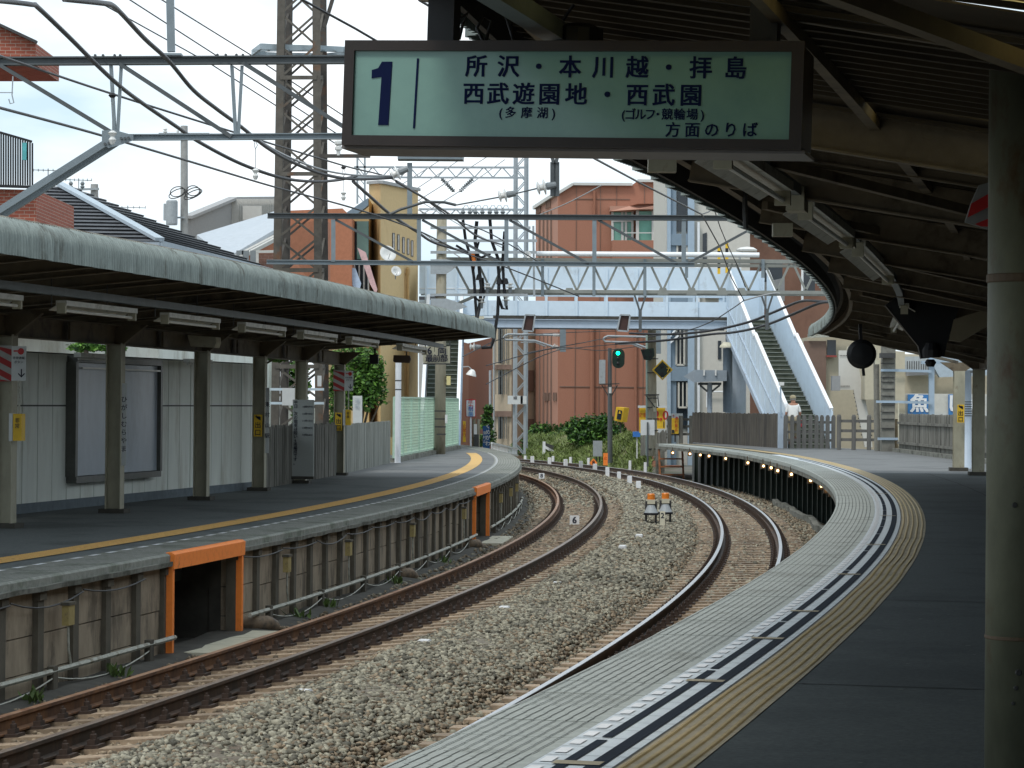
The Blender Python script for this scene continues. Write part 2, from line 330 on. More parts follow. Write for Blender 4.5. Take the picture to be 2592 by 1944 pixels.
beacon(1406,1140,'orange topped warning beacon with pale horn, left of the pair between the tracks',0)
b2 = beacon(1437,1138,'orange topped warning beacon with pale horn behind the cream post marked 2',1)
p = on(1430,1143,-.12); np_ = MB().box((p.x,p.y-.15,.06),(.11,.03,.44)).build('number_post', mat('cream_board',(.66,.63,.5),v=.1), None); tag(np_,'narrow cream post marked 2 in front of the paired beacons','number post')
text('2', (p.x,p.y-.167,.18),(1,0,0),(0,0,1),.16,m_ink,np_,.02)
s_ = MB().box((p.x+.28,p.y-.1,-.08),(.3,.08,.05)).build('concrete_strip', m_cream); tag(s_,'pale flat concrete strip lying beside the paired beacons','concrete strip')
def marker(px,py,d,zc,ch,label,w,Y=None):
    p = on(px,py,zc) if Y is None else at(px,py,Y); t = thing('number_marker',(p.x,p.y,p.z-w*.8),label,'number marker')
    MB().box(p,(w,.03,w)).build('plate', m_white, t); MB().bar((p.x,p.y+.02,p.z-w*1.4),(p.x,p.y+.02,p.z),.03).build('peg', m_darkmetal, t)
    text(ch,(p.x,p.y-.018,p.z),(1,0,0),(0,0,1),w*.95,m_ink,t,.03)
marker(1241,1124,0,-.03,'6','small white plate marked 6 between the rails of the far track',.22)
marker(1170,1028,0,0,'8','small white plate marked 8 where the far track bends behind its platform',.2)
# ---------------------------------------------------------------- platform materials
m_asph = mat('dark_asphalt', (.058,.069,.071), v=.35, sc=34, c2=(.043,.052,.054), f2=.48, sc2=.7, r=.8, bump=.15, spec=.2)
m_asphw = mat('pale_asphalt', (.145,.15,.15), v=.2, sc=25, c2=(.1,.105,.105), f2=.5, sc2=.6, r=.8, bump=.2)  # paler asphalt, laid beyond the canopy ends
m_slab = mat('edge_concrete', (.33,.355,.33), v=.18, sc=16, c2=(.24,.255,.23), f2=.54, sc2=1.6, r=.75, bump=.2)
m_slabl = mat('mossy_edge_concrete', (.25,.255,.225), v=.3, sc=14, c2=(.14,.155,.12), f2=.5, sc2=1.5, r=.85, bump=.3)
m_groove = mat('groove_dirt', (.07,.074,.07), v=.3, sc=20, r=.9)
m_band = mat('pale_tile', (.52,.57,.6), v=.1, sc=12, c2=(.4,.43,.45), f2=.56, sc2=2, r=.55)
m_line = mat('dark_band_tile', (.014,.02,.03), v=.2, sc=12, r=.85, spec=.1)
m_tact = mat('ochre_tile', (.33,.28,.19), v=.2, sc=14, c2=(.24,.205,.14), f2=.52, sc2=1.4, r=.7)
m_rib = mat('ochre_rib', (.44,.34,.18), v=.2, sc=14, r=.65)
m_tacty = mat('yellow_tile', (.62,.385,.13), v=.18, sc=12, c2=(.42,.27,.11), f2=.58, sc2=1.4, r=.7)
m_lip = mat('weathered_concrete', (.19,.19,.165), v=.35, sc=10, c2=(.085,.088,.07), f2=.48, sc2=2, r=.9, bump=.4)
m_block = mat('stained_block', (.34,.275,.2), v=.35, sc=5, c2=(.16,.13,.095), f2=.52, sc2=2.2, r=.92, bump=.4, zs=.35)
m_post = mat('dirty_concrete_post', (.12,.105,.08), v=.35, sc=8, c2=(.045,.042,.034), f2=.5, sc2=2, r=.92, bump=.3, zs=.5)
m_dark = mat('dark_concrete', (.06,.056,.047), v=.35, sc=4, r=.9)  # dark concrete tone for recess walls, footings and base plates
m_green = mat('dark_green_paint', (.035,.05,.04), v=.3, sc=6, r=.6)
# ---------------------------------------------------------------- near platform
S0,S1 = -14,92
t = thing('station_platform', C(20,3,-.4), 'dark near platform with ribbed grey edge tiles and ochre tactile strip on the right', 'platform')
MB().sweep([(2.79,HR),(6.9,HR),(6.9,-.5),(2.79,-.5)], rng_s(S0,52,1)).build('asphalt_deck', m_asph, t)
def wide(q): return 6.9+max(0,(q-52))*.035 if q < 79 else 7.85-(q-79)*.25
MB().sweep([(2.79,HR-.001),(6.9,HR-.001),(6.9,-.5),(2.79,-.5)], rng_s(52,94,1), fn=lambda q,o,z:((wide(q) if o>5 else o),z)).build('pale_deck', m_asphw, t)
ss = rng_s(S0,S1,.3)
eo = lambda q: 1.508-max(0,q-76)*.032       # the platform edge draws in near its far end
sl = MB()
for i in range(int((S1-S0)/.6)):
    q0 = S0+i*.6; dz = random.uniform(-.002,.002)
    sl.sweep([(1.508,HR-.1+dz),(1.515,HR-.012+dz),(1.53,HR+dz),(2.098,HR+dz),(2.098,HR-.1)], [q0+.004,q0+.3,q0+.596], fn=lambda q,o,z:(o+(eo(q)-1.508),z))
sl.build('edge_slab', m_slab, t)
MB().sweep([(1.515,HR-.2),(1.515,HR-.02),(2.79,HR-.02),(2.79,HR-.2)], ss, fn=lambda q,o,z:((o+eo(q)-1.508) if o<2 else o,z)).build('slab_bed', m_lip, t)
gr = MB()
for j in range(10):
    o = 1.552+j*.0535
    q = -2.+(.15 if j%2 else 0)
    while q < 40:
        gr.add([C(q+.012,o-.004,HR+.004),C(q+.286,o+.003,HR+.004),C(q+.286,o+.009,HR+.004),C(q+.012,o+.002,HR+.004)],[(0,1,2,3)])
        gr.add([C(q+.284,o-.016,HR+.0043),C(q+.284,o+.009,HR+.0043),C(q+.291,o+.009,HR+.0043),C(q+.291,o-.016,HR+.0043)],[(0,1,2,3)])
        q += .3
    gr.sweep([(o,HR+.004),(o+.009,HR+.004)], rng_s(40,80,.6), closed=False, fn=lambda q,o_,z:(o_+(eo(q)-1.508),z))
gr.build('groove', m_groove, t)
def strip(o0,o1,z,a,b,m,name,gap=None,dq=.3):
    B = MB()
    if gap is None: B.sweep([(o0,z),(o1,z)], rng_s(a,b,dq), closed=False)
    else:
        q = a
        while q < b:
            L_ = gap[0] if not callable(gap[0]) else gap[0]()
            B.sweep([(o0,z),(o1,z)], rng_s(q,min(b,q+L_),dq), closed=False); q += L_+gap[1]
    return B.build(name, m, t)
strip(2.1,2.465,HR+.002,S0,S1-20,m_band,'pale_band')
jt = MB(); q = S0
while q < 45: jt.add([C(q,2.1,HR+.0045),C(q,2.465,HR+.0045),C(q+.006,2.465,HR+.0045),C(q+.006,2.1,HR+.0045)],[(0,1,2,3)]); q += .3
jt.build('tile_joint', m_groove, t)
q_ = 2.
for k_ in range(96): strip(2.121,2.176,HR+.006,q_,q_+.16,m_white,'white_dash',dq=.16); q_ += .295
far_ = strip(2.121,2.176,HR+.006,q_,64,m_white,'white_dash',gap=(.16,.135),dq=.16); far_['kind'] = 'stuff'
strip(2.218,2.268,HR+.006,S0,66,m_line,'dark_line',gap=(lambda: random.uniform(.8,3.4),.1))
strip(2.345,2.412,HR+.006,S0,72,m_line,'dark_line')
for q in [-.2,3.7,7.1,9.8,12.1,16.4,21.5,29.0,38.]: MB().add([C(q,2.19,HR+.0085),C(q,2.4,HR+.0085),C(q+.11,2.4,HR+.0085),C(q+.11,2.19,HR+.0085)],[(0,1,2,3)]).build('tape_patch', m_tact, t)
MB().sweep([(2.466,HR+.001),(2.466,HR+.004),(2.79,HR+.004),(2.79,HR+.001)], ss, fn=lambda q,o,z:(o-max(0,q-70)*.03,z)).build('tactile_paving', m_tact, t)
MB().sweep([(2.462,HR+.006),(2.474,HR+.006)], rng_s(S0,60,.3), closed=False).build('joint_line', m_groove, t)
rb = MB()
for j in range(5):
    o = 2.505+j*.061
    q = S0
    wob = lambda q: .006*sin(q*1.7)*max(0,min(1,(30-q)/10))
    rb.sweep([(o-.012,HR+.004),(o-.007,HR+.013),(o+.007,HR+.013),(o+.012,HR+.004)], rng_s(18,80,.3), fn=lambda q,o_,z:(o_+wob(q)-max(0,q-70)*.03,z))
    while q < 18:                                     # rows of short raised bars
        rb.sweep([(o-.014,HR+.004),(o-.008,HR+.013),(o+.008,HR+.013),(o+.014,HR+.004)], [q,q+.018], fn=lambda q,o_,z:(o_+wob(q),z)); q += .036
rb.build('tactile_bar', m_rib, t)
m_seam = mat('asphalt_seam',(.02,.022,.022),v=.3,sc=12,r=.9,spec=.1); m_patch = mat('repair_patch',(.034,.038,.038),v=.4,sc=18,c2=(.055,.06,.06),f2=.5,sc2=1.5,r=.9,spec=.15); m_gum = mat('gum_spot',(.11,.115,.11),v=.3,r=.9)
sm_ = MB()
for q0_ in (1.,7.2,13.5,20.,26.4,33,40,47): sm_.sweep([(2.8+.01*k,HR+.0025) for k in (0,200,420)],[q0_,q0_+.02],closed=False)
sm_.sweep([(4.05,HR+.003),(4.065,HR+.003)],rng_s(-5,52,.6),closed=False,fn=lambda q,o,z:(o+.01*sin(q*2),z)); sm_.build('seam', m_seam, t)
for q0_,o0_,l_,w_ in ((17,3.6,1.4,.7),): MB().sweep([(o0_,HR+.004),(o0_+w_,HR+.004)],rng_s(q0_,q0_+l_,.3),closed=False,fn=lambda q,o,z:(o+.015*sin(q*7+o*9),z)).build('repair_patch', m_patch, t)
gm = MB()
for _ in range(150):
    q_ = random.uniform(-1,38); o_ = random.uniform(2.85,4.9); r_ = random.uniform(.008,.022); a0_ = random.random()*3
    gm.add([C(q_+r_*sin(a0_+k*.9)*random.uniform(.7,1.2),o_+r_*cos(a0_+k*.9)*random.uniform(.7,1.2),HR+.0055) for k in range(7)],[tuple(range(7))])
o_ = gm.build('gum_spot', m_gum, t); o_['kind'] = 'stuff'
rw = MB().sweep([(2.5,-.5),(2.5,HR-.2),(2.6,HR-.2),(2.6,-.5)], rng_s(-14,80,.6)); rw.build('retaining_wall', m_dark, t)
MB().sweep([(2.6,-.5),(2.6,HR-.22),(2.75,HR-.22),(2.75,-.5)], rng_s(80,93.5,.6), fn=lambda q,o,z:(o+.05*(q-80),z)).build('inner_wall', m_dark, t)
ps0 = None
for i in range(40):
    q = 36+i*1.45
    if q > 93: break
    o = 2.2+max(0,(q-78))*.03
    p = C(q,o,-.5)
    if ps0 is None: ps0 = MB().ibar((0,0,0),(0,0,1.42),.14,.14).build('support_post', m_green, t, loc=(0,0,0))
    c = ps0 if i == 0 else ps0.copy()
    if i: COL.objects.link(c); c.parent = t
    c.location = p-Vector(t['_o']); c.rotation_euler = (0,0,-TH(q))
MB().sweep([(1.72,-.5),(1.72,-.14),(1.86,-.13),(1.95,-.2),(1.95,-.5)], rng_s(20,70,.6), fn=lambda q,o,z:(o+.06*sin(q*.9)+max(0,q-64)*.03,z+.02*sin(q*2.3))).build('footing_kerb', m_lip, t)
# end of the platform: posts, steps
MB().box(C(92.6,1.25,.3),(.3,.3,1.6),rz=-TH(92)).build('end_pier', m_lip, t)
st = MB()
for k in range(4): st.box(C(91.6,1.5,-.35+k*.3),(.9,.25,.05),rz=-TH(92))
for sd in (1.05,1.95): st.bar(C(91.4,sd,-.5),C(91.8,sd,.95),.06,.12)
st.build('end_steps', mat('dull_orange_paint',(.33,.12,.045),v=.3,sc=8,c2=(.16,.08,.04),sc2=3), t)
# lamps under the near platform edge
m_bulb = glow('warm_bulb', (1.,.6,.26), 6.); m_lhous = mat('lamp_housing',(.09,.07,.05),r=.6)
L0 = None
for i,(cx,cy) in enumerate([(565,255),(805,270),(950,285),(1072,300),(1305,335),(1615,395),(1833,440),(1940,465),(2032,505),(2222,555),(2492,640),(2642,720),(2724,770),(2792,815)]):
    p = on(1365.4+.1543*cx, 938.7+.1543*cy, .86)
    if L0 is None:
        L0 = thing('edge_lamp', p, 'small lit lamp hanging under the near platform lip, one of a row', 'lamp', 'lit lamps under the platform lip')
        MB().box((p.x,p.y+.03,p.z+.0),(.13,.1,.16)).bar((p.x,p.y+.05,p.z+.06),(p.x,p.y+.05,p.z+.2),.03).build('housing', m_lhous, L0)
        MB().lathe((p.x+.01,p.y-.035,p.z),[(.028,0),(.034,.02),(.02,.04)],10,axis=(0,-1,0)).build('bulb', m_bulb, L0)
    else: dup(L0, p)
# ---------------------------------------------------------------- far platform
t = thing('station_platform', C(30,-7,-.5), 'far platform on the left above a stained block wall with orange framed openings', 'platform')
EO = -EL
def farw(q): return 10.75 if q < 46 else 10.75-(q-46)*.055
m_asphm = mat('grey_asphalt', (.12,.133,.132), v=.3, sc=26, c2=(.085,.095,.094), f2=.48, sc2=.6, r=.85, bump=.15, spec=.2)
MB().sweep([(-13,HL),(-6.3,HL),(-6.3,HL-.5),(-13,HL-.5)], rng_s(6,106,1)).build('asphalt_deck', m_asphm, t)
MB().sweep([(-12,HL+.003),(-6.3,HL+.003)], rng_s(52,106,1), closed=False).build('pale_deck', m_asphw, t)
MB().sweep([(-6.3,HL-.1),(-6.3,HL+.006),(EO-.03,HL+.006),(EO,HL-.015),(EO,HL-.1)], rng_s(6,106,.6)).build('edge_slab', m_slabl, t)
gr = MB()
for j in range(9): gr.sweep([(EO-.06-j*.072,HL+.0095),(EO-.07-j*.072,HL+.0095)], rng_s(8,100,.6), closed=False)
q = 8
while q < 70: gr.add([C(q,EO-.03,HL+.011),C(q,-6.29,HL+.011),C(q+.012,-6.29,HL+.011),C(q+.012,EO-.03,HL+.011)],[(0,1,2,3)]); q += .6
gr.build('groove', m_groove, t)
MB().sweep([(EO+.03,HL-.135),(EO+.035,HL-.085),(EO-.05,HL-.08),(EO-.05,HL-.135)], rng_s(6,106,.6), fn=lambda q,o,z:(o,z+.006*sin(q*5.1))).build('lip', m_lip, t)
strip(-6.19,-6.26,HL+.011,8,82,m_white,'white_dash',gap=(.28,.3),dq=.28)
strip(-6.66,-7.0,HL+.009,6,81.5,m_tacty,'tactile_paving')
rb = MB()
for j in range(4):
    q = 8
    while q < 55: rb.sweep([(-6.70-j*.085,HL+.009),(-6.715-j*.085,HL+.017),(-6.735-j*.085,HL+.017),(-6.75-j*.085,HL+.009)],[q,q+.03]); q += .075
rb.build('tactile_bar', m_tacty, t)
OPEN = [(20.9,23.9),(44.9,48.1)]
def isopen(q): return any(a <= q <= b for a,b in OPEN)
wl = MB(); PO = EO-.06
for (a,b) in [(6,20.9),(23.9,44.9),(48.1,106)]:
    nq = int(round((b-a)/1.0))
    for i in range(nq):
        q0,q1 = a+(b-a)*i/nq, a+(b-a)*(i+1)/nq
        zs = [-.6,-.02,.34,HL-.13] if random.random() < .5 else [-.6,-.1,.28,HL-.13]
        for z0,z1 in zip(zs[:-1],zs[1:]):
            d = random.uniform(0,.012); wl.sweep([(PO-.035-d,z0+.006),(PO-.035-d,z1-.006),(PO-.2,z1-.006),(PO-.2,z0+.006)], [q0+.006,(q0+q1)/2,q1-.006])
    wl.build('block_wall', m_block, t); wl = MB()
for a,b in ((6,20.9),(23.9,44.9),(48.1,106)): MB().sweep([(PO-.2,-.6),(PO-.2,HL-.1),(PO-.35,HL-.1),(PO-.35,-.6)], rng_s(a,b,.6)).build('wall_core', m_dark, t)
pz = None; n = 0
for (a,b) in [(6,20.9),(23.9,44.9),(48.1,104)]:
    nq = int(round((b-a)/1.0))
    for i in range(nq+1):
        q = a+(b-a)*i/nq
        if n >= 97: break
        if pz is None: pz = MB().box((0,0,.66),(.13,.15,1.32)).box((.045,0,1.27),(.09,.17,.08)).build('wall_post', m_post, t, loc=(0,0,0)); c = pz
        else: c = pz.copy(); COL.objects.link(c); c.parent = t
        c.location = C(q,PO-.05,-.55)-Vector(t['_o']); c.rotation_euler = (0,0,-TH(q)+random.uniform(-.03,.03)); n += 1
MB().sweep([(EO+.45,-.6),(EO+.42,-.27),(EO+.1,-.2),(EO-.3,-.2),(EO-.3,-.6)], rng_s(6,104,.6), fn=lambda q,o,z:(o,z+.015*sin(q*3))).build('footing', m_dark, t)
for a,b in OPEN:
    inn = MB()
    inn.sweep([(-8.2,-.6),(-8.2,HL-.1),(-8.3,HL-.1),(-8.3,-.6)], rng_s(a-.4,b+.4,.5))
    for q in (a-.02,b+.02): inn.add([C(q,PO-.1,-.6),C(q,PO-.1,HL-.1),C(q,-8.3,HL-.1),C(q,-8.3,-.6)],[(0,1,2,3)])
    inn.sweep([(-8.3,-.3),(PO,-.3),(PO,-.33),(-8.3,-.33)], rng_s(a,b,.5))
    inn.build('refuge_wall', m_dark, t)
for (a,b),lab in zip(OPEN,('orange painted steel frame round the nearer wide opening under the far platform','orange painted steel frame round the distant opening where the far platform bends')):
    f = thing('refuge_frame', C((a+b)/2,EO,-.5), lab, 'frame')
    MB().sweep([(EO+.045,HL-.17),(EO+.05,HL-.005),(EO+.01,HL+.018),(EO-.05,HL+.018),(EO-.05,HL-.17)], rng_s(a,b,.3)).build('lintel', m_orange, f)
    for q in (a+.04,b-.04): MB().bar(C(q,EO-.01,-.5),C(q,EO-.01,HL-.15),.075,.075,up=C(q,1,0)-C(q,0,0)).build('jamb', m_orange, f)
    sb = MB()
    for k in range(3): q = a+.15+k*1.0; sb.sweep([(EO+.55,-.3),(EO+.55,-.2),(EO+.1,-.2),(EO+.1,-.3)], [q,q+.5,q+.98])
    tag(sb.build('concrete_slab', m_cream), 'pale concrete slabs laid at the foot of the '+('nearer' if a<30 else 'distant')+' orange frame', 'concrete slab')
# pipe, boxes, drain elbows on the block wall
m_pipe = mat('pale_pipe', (.42,.42,.36), v=.25, sc=12, c2=(.2,.17,.12), f2=.52, sc2=5, r=.6)
for (a,b,lab) in [(7,20.9,'thin pale conduit along the wall foot before the nearer orange frame'),(24.1,44.8,'thin pale conduit along the wall foot between the two orange frames'),(48.2,66,'thin pale conduit along the wall foot beyond the distant orange frame')]:
    c = thing('conduit', C((a+b)/2,EO+.04,-.2), lab, 'conduit')
    MB().tube([C(q,EO+.06,-.02-.0*q) for q in rng_s(a,b,.8)],.028,6).build('pipe', m_pipe, c)
    kb = MB(); q = a+1
    while q < b: kb.box(C(q,EO+.05,-.12),(.07,.12,.3),rz=-TH(q)); q += 3.0
    kb.build('bracket', m_post, c)
    w = MB(); q = a+1
    while q < b-3: w.tube(sag(C(q,EO+.07,-.08),C(q+3,EO+.07,-.08),.12,8),.009,4); q += 3.0
    w.build('cable', m_pipe, c)
for a_,b_,lb_ in ((8,20,'before the nearer orange frame'),(24,44,'between the two orange frames')):
  w = MB(); q = a_
  while q < b_:
    w.tube(sag(C(q,EO+.0,HL-.2),C(q+2,EO+.0,HL-.22),random.uniform(.02,.1),6),.009,4)
    q += 2
  tag(w.build('cable', m_darkmetal), 'dark cable drooping under the far platform lip '+lb_, 'cable')
m_weed = mat('weed_green',(.09,.14,.035),v=.3,sc=8,island=.5)
m_ybox = mat('dull_yellow_box', (.36,.28,.11), v=.2, sc=12, c2=(.2,.15,.08), f2=.55, sc2=5)
jb = None
random.seed(11)
for wq in (16.2,18.6,26.4,28.1,33.2,38.6):
    wp_ = C(wq,EO+.16,-.24); w_ = thing('weed_tuft', wp_, 'small green weed tuft growing at the foot of the block wall', 'weed', 'weeds at the block wall foot'); vs_ = []; fs_ = []
    for _k in range(26):
        p_ = wp_+Vector((random.gauss(0,.05),random.gauss(0,.09),0)); l_ = Vector((random.gauss(0,.05),random.gauss(0,.06),random.uniform(.06,.17))); sd_ = Vector((random.gauss(0,.02),random.gauss(0,.02),.005)); n0_ = len(vs_); vs_ += [p_,p_+l_*.6+sd_,p_+l_,p_+l_*.6-sd_]; fs_.append((n0_,n0_+1,n0_+2,n0_+3))
    MB().add(vs_,fs_).build('leaves', m_weed, w_)
for q in [14.6,17.4,26.0,29.9,35.5,42.4,51.0,55,58.5]:
    p = C(q,EO+.06,.5)
    if jb is None:
        jb = thing('junction_box', p, 'small dull yellow junction box fixed to the block wall below the far platform', 'junction box', 'junction boxes on the block wall')
        MB().box((p.x,p.y,p.z),(.07,.17,.2)).build('case', m_ybox, jb); MB().box((p.x,p.y,p.z+.115),(.09,.2,.03)).build('lid', m_post, jb); MB().tube([(p.x,p.y,p.z-.1),(p.x,p.y+.02,p.z-.35),(p.x,p.y+.1,p.z-.52)],.014,5).build('lead', m_pipe, jb)
        jb.rotation_euler = (0,0,-TH(q))
    else: dup(jb, p, rz=-TH(q))
el = None
for q,lab in [(24.5,'fat brown drain elbow beside the right jamb of the nearer orange frame'),(34.5,'fat brown drain elbow at the wall foot midway between the frames'),(43.8,'fat brown drain elbow just before the distant orange frame')]:
    d = C(q+1,0,0)-C(q,0,0); n_ = C(q,1,0)-C(q,0,0); p = C(q,EO+.1,-.16)
    tag(MB().tube([p-n_*.2,p,p+d*.12+n_*.05,p+d*.26+n_*.08-Vector((0,0,.05)),p+d*.34+n_*.1-Vector((0,0,.16))],.1,10).build('drain_elbow', mat('brown_pipe',(.2,.14,.09),v=.3,c2=(.1,.08,.06),sc2=5), smooth=True), lab, 'drain pipe')
m_corr = mat('weathered_corrugated', (.25,.285,.27), v=.32, sc=9, c2=(.1,.1,.085), f2=.54, sc2=2.2, r=.85, zs=.35, spec=.2)
m_lich = mat('lichen_corrugated', (.22,.215,.185), v=.4, sc=16, c2=(.075,.058,.045), f2=.46, sc2=6, r=.9)
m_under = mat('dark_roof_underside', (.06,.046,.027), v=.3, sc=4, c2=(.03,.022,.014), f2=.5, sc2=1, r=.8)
m_raft = mat('dull_brown_paint', (.15,.12,.08), v=.25, sc=6, c2=(.06,.045,.03), f2=.54, sc2=2, r=.7)
m_pill = mat('dingy_cream_paint', (.36,.34,.255), v=.2, sc=5, c2=(.17,.13,.085), f2=.58, sc2=2.4, r=.6, zs=.5)
m_tube = mat('pale_tube', (.62,.62,.58), v=.08, r=.35)
m_fix = mat('fixture_enamel', (.5,.5,.45), v=.2, sc=9, c2=(.2,.18,.14), f2=.55, sc2=3, r=.5)
m_duct = mat('grey_duct', (.14,.165,.175), v=.2, sc=6, r=.5)
m_red = mat('signal_red', (.5,.025,.025), v=.15, sc=9, r=.5)
m_notice = mat('notice_white', (.6,.62,.62), v=.08, sc=6, r=.6)
m_yel = mat('notice_yellow', (.75,.47,.03), v=.1, sc=8, r=.55)
# ---------------------------------------------------------------- canopy of the far platform
ZL = lambda q: 4.045+.1*max(0,(q-36)/18)
t = thing('platform_canopy', C(30,-8,3.2), 'far platform canopy with rounded weathered corrugated fascia', 'canopy')
P = [(-5.85,0.,1),(-5.85,.1,1),(-5.85,.2,1),(-5.862,.26,1),(-5.9,.32,1),(-5.97,.365,1),(-6.06,.39,1),(-6.2,.405,1),(-6.5,.4,1)]
def corr(P, a, b, zf, saw, pitch=.066, amp=.016, sheet=.66, sgn=1):
    ds = pitch/6; n = int((b-a)/ds); vs = []; np_ = len(P)
    for i in range(n+1):
        q = a+i*ds; w = amp*sin(2*pi*q/pitch); k = ((q/sheet)%1-.5)*saw
        for j,(o,z,am) in enumerate(P):
            j0,j1 = max(j-1,0),min(j+1,np_-1); to,tz = P[j1][0]-P[j0][0],P[j1][1]-P[j0][1]; l = hypot(to,tz); no,nz = tz/l,-to/l
            vs.append(C(q,o+no*w+k*(1-j/np_),zf(q)+z+nz*w))
    fs = [(i*np_+j,i*np_+j+1,(i+1)*np_+j+1,(i+1)*np_+j) for i in range(n) for j in range(np_-1)]
    return MB().add(vs,fs)
corr(P[:6],9,54,ZL,.05).build('fascia_sheet', m_corr, t, smooth=True)
corr(P[5:],9,54,ZL,.0).build('roof_edge_sheet', m_lich, t, smooth=True)
MB().sweep([(-6.45,.40),(-10.9,-.12),(-10.9,-.15),(-6.45,.37)], rng_s(9,54,1), fn=lambda q,o,z:(o,z+ZL(q))).build('roof_sheet', m_lich, t)
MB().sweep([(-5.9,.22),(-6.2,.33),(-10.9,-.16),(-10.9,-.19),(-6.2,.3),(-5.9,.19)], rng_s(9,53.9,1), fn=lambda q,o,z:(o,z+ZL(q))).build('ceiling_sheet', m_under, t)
r0 = None; q = 9.4; n = 0
while q < 54:
    c = MB().ibar(C(q,-5.93,ZL(q)+.13), C(q,-10.8,ZL(q)-.3), .09, .14 if n%2 else .2).build('rafter', m_raft, t); q += 1.28; n += 1
sm = MB(); q = 9.4+.64
while q < 54: sm.bar(C(q,-6.0,ZL(q)+.19), C(q,-10.8,ZL(q)-.2), .025,.03); q += 1.28
sm.build('roof_seam', m_under, t)
MB().ibar(C(9,-9.38,3.64),C(20,-9.38,3.64),.2,.3).build('beam', m_raft, t)
pil_s = [10.6,15.8,21.0,26.1,31.2,36.8,41.9,46.8,53.0]
for a,b in zip(pil_s[:-1],pil_s[1:]): MB().ibar(C(a,-9.38,3.62),C(b,-9.38,3.62),.2,.3).bar(C(a+2.4,-9.28,3.62),C(a+2.75,-9.28,3.62),.03,.24).build('beam', m_raft, t)
MB().sweep([(-5.87,.1),(-5.9,.1),(-5.9,.16),(-5.87,.16)], rng_s(9,54,1), fn=lambda q,o,z:(o,z+ZL(q))).build('edge_angle', m_raft, t)
# back purlin and end trim
MB().bar(C(53.95,-5.9,ZL(54)+.12), C(53.95,-10.8,ZL(54)-.28), .06,.2).build('end_trim', m_raft, t)
lab = {21.0:'cream canopy pillar cut by the left edge of the view',26.1:'cream canopy pillar beside the yellow alarm box at far left',31.2:'cream canopy pillar standing in front of the empty poster board',36.8:'plain cream canopy pillar just right of the poster board',41.9:'cream canopy pillar at the right end of the white panel wall',46.8:'cream canopy pillar behind the tall grey timetable board',53.0:'cream canopy pillar under the canopy end with striped red plate'}
PIL = {}
for q in pil_s[2:]:
    p = C(q,-9.38,HL); o = thing('canopy_pillar', p, lab[q], 'pillar', 'pillars of the far canopy'); PIL[q] = o
    h = 3.5-HL
    MB().ibar((0,0,0),(0,0,h),.22,.24,.016,up=(1,0,0)).build('column', m_pill, o, loc=(0,0,0)); MB().box((0,0,.03),(.4,.36,.07)).build('base_plate', m_dark, o, loc=(0,0,0))
    MB().prism([(-.12,-.05,h-.02),(.12,-.05,h-.02),(.5,-.05,h+.28),(-.5,-.05,h+.28)],(0,.1,0)).build('bracket', m_raft, o, loc=(0,0,0))
    o.rotation_euler = (0,0,-TH(q))
# cable duct and lights under the far canopy
d = thing('cable_duct', C(32,-7,3.8), 'long grey cable duct hung below the far canopy above the lamps', 'cable duct')
zd = lambda q: 3.83+.06*max(0,(q-36)/18)
MB().sweep([(-6.96,.0),(-7.06,.0),(-7.06,.09),(-6.96,.09)], rng_s(10,53,1), fn=lambda q,o,z:(o,z+zd(q))).build('channel', m_duct, d)
hg = MB(); q = 11
while q < 53: hg.bar(C(q,-7.0,zd(q)-.12),C(q,-7.0,zd(q)+.45),.012); q += 2.0
hg.build('hanger_rod', m_darkmetal, d)
def lightfit(a,b,o,z,label,grp,src=None):
    p = C((a+b)/2,o,z); f = thing('strip_light', p, label, 'lamp', grp); th = TH((a+b)/2); ax = C(b,o,z)-C(a,o,z); l = ax.length; x = ax/l
    n = Vector((0,0,1)).cross(x)
    MB().bar(p-x*l/2+Vector((0,0,.05)),p+x*l/2+Vector((0,0,.05)),.13,.06).build('housing', m_fix, f)
    MB().tube([p-x*(l/2-.04)-Vector((0,0,.035)),p+x*(l/2-.04)-Vector((0,0,.035))],.018,8).build('tube', m_tube, f)
    e = MB()
    for k in (-1,1): e.box(p+x*k*(l/2-.02)+Vector((0,0,-.01)),(.05,.1,.12),rz=atan2(x.y,x.x))
    e.build('end_cap', m_pill, f)
    rf = MB(); rf.prism([p-x*l/2+n*.065+Vector((0,0,.02)),p-x*l/2+n*.15-Vector((0,0,.03)),p-x*l/2+n*.15-Vector((0,0,.036)),p-x*l/2+n*.065+Vector((0,0,.014))],x*l); rf.build('reflector', m_fix, f)
    return f
ordn = ['leftmost unlit strip light','second unlit strip light from the left','third unlit strip light from the left','fourth unlit strip light from the left','fifth unlit strip light from the left','sixth unlit strip light from the left','last unlit strip light nearest the car marker board']
for i,(x0,y0,x1,y1) in enumerate([(-70,627,38,640),(133,655,287,672),(355,681,467,695),(521,694,610,707),(648,709,721,720),(753,724,812,734),(862,741,916,749)]):
    def sol(x,y):
        lo,hi = 10.,70.
        for _ in range(40):
            mdl = (lo+hi)/2; p = at(x,y,mdl)
            s_ = np.argmin((_x-p.x)**2+(_y-p.y)**2); o_ = (p.x-_x[s_])*cos(_th[s_])-(p.y-_y[s_])*sin(_th[s_])
            if o_ < -7: hi = mdl
            else: lo = mdl
        return float(_s[s_]), p.z
    # walk along the duct line and find where it meets the two picture positions
    best = []
    for x in (x0,x1):
        bs = min(np.arange(8,60,.05), key=lambda q: abs(proj_x(C(q,-7.01,zd(q)-.1))-x)); best.append(float(bs))
    lightfit(best[0],best[1],-7.01,zd(best[0])-.13,ordn[i]+' under the far canopy','strip lights under the far canopy')
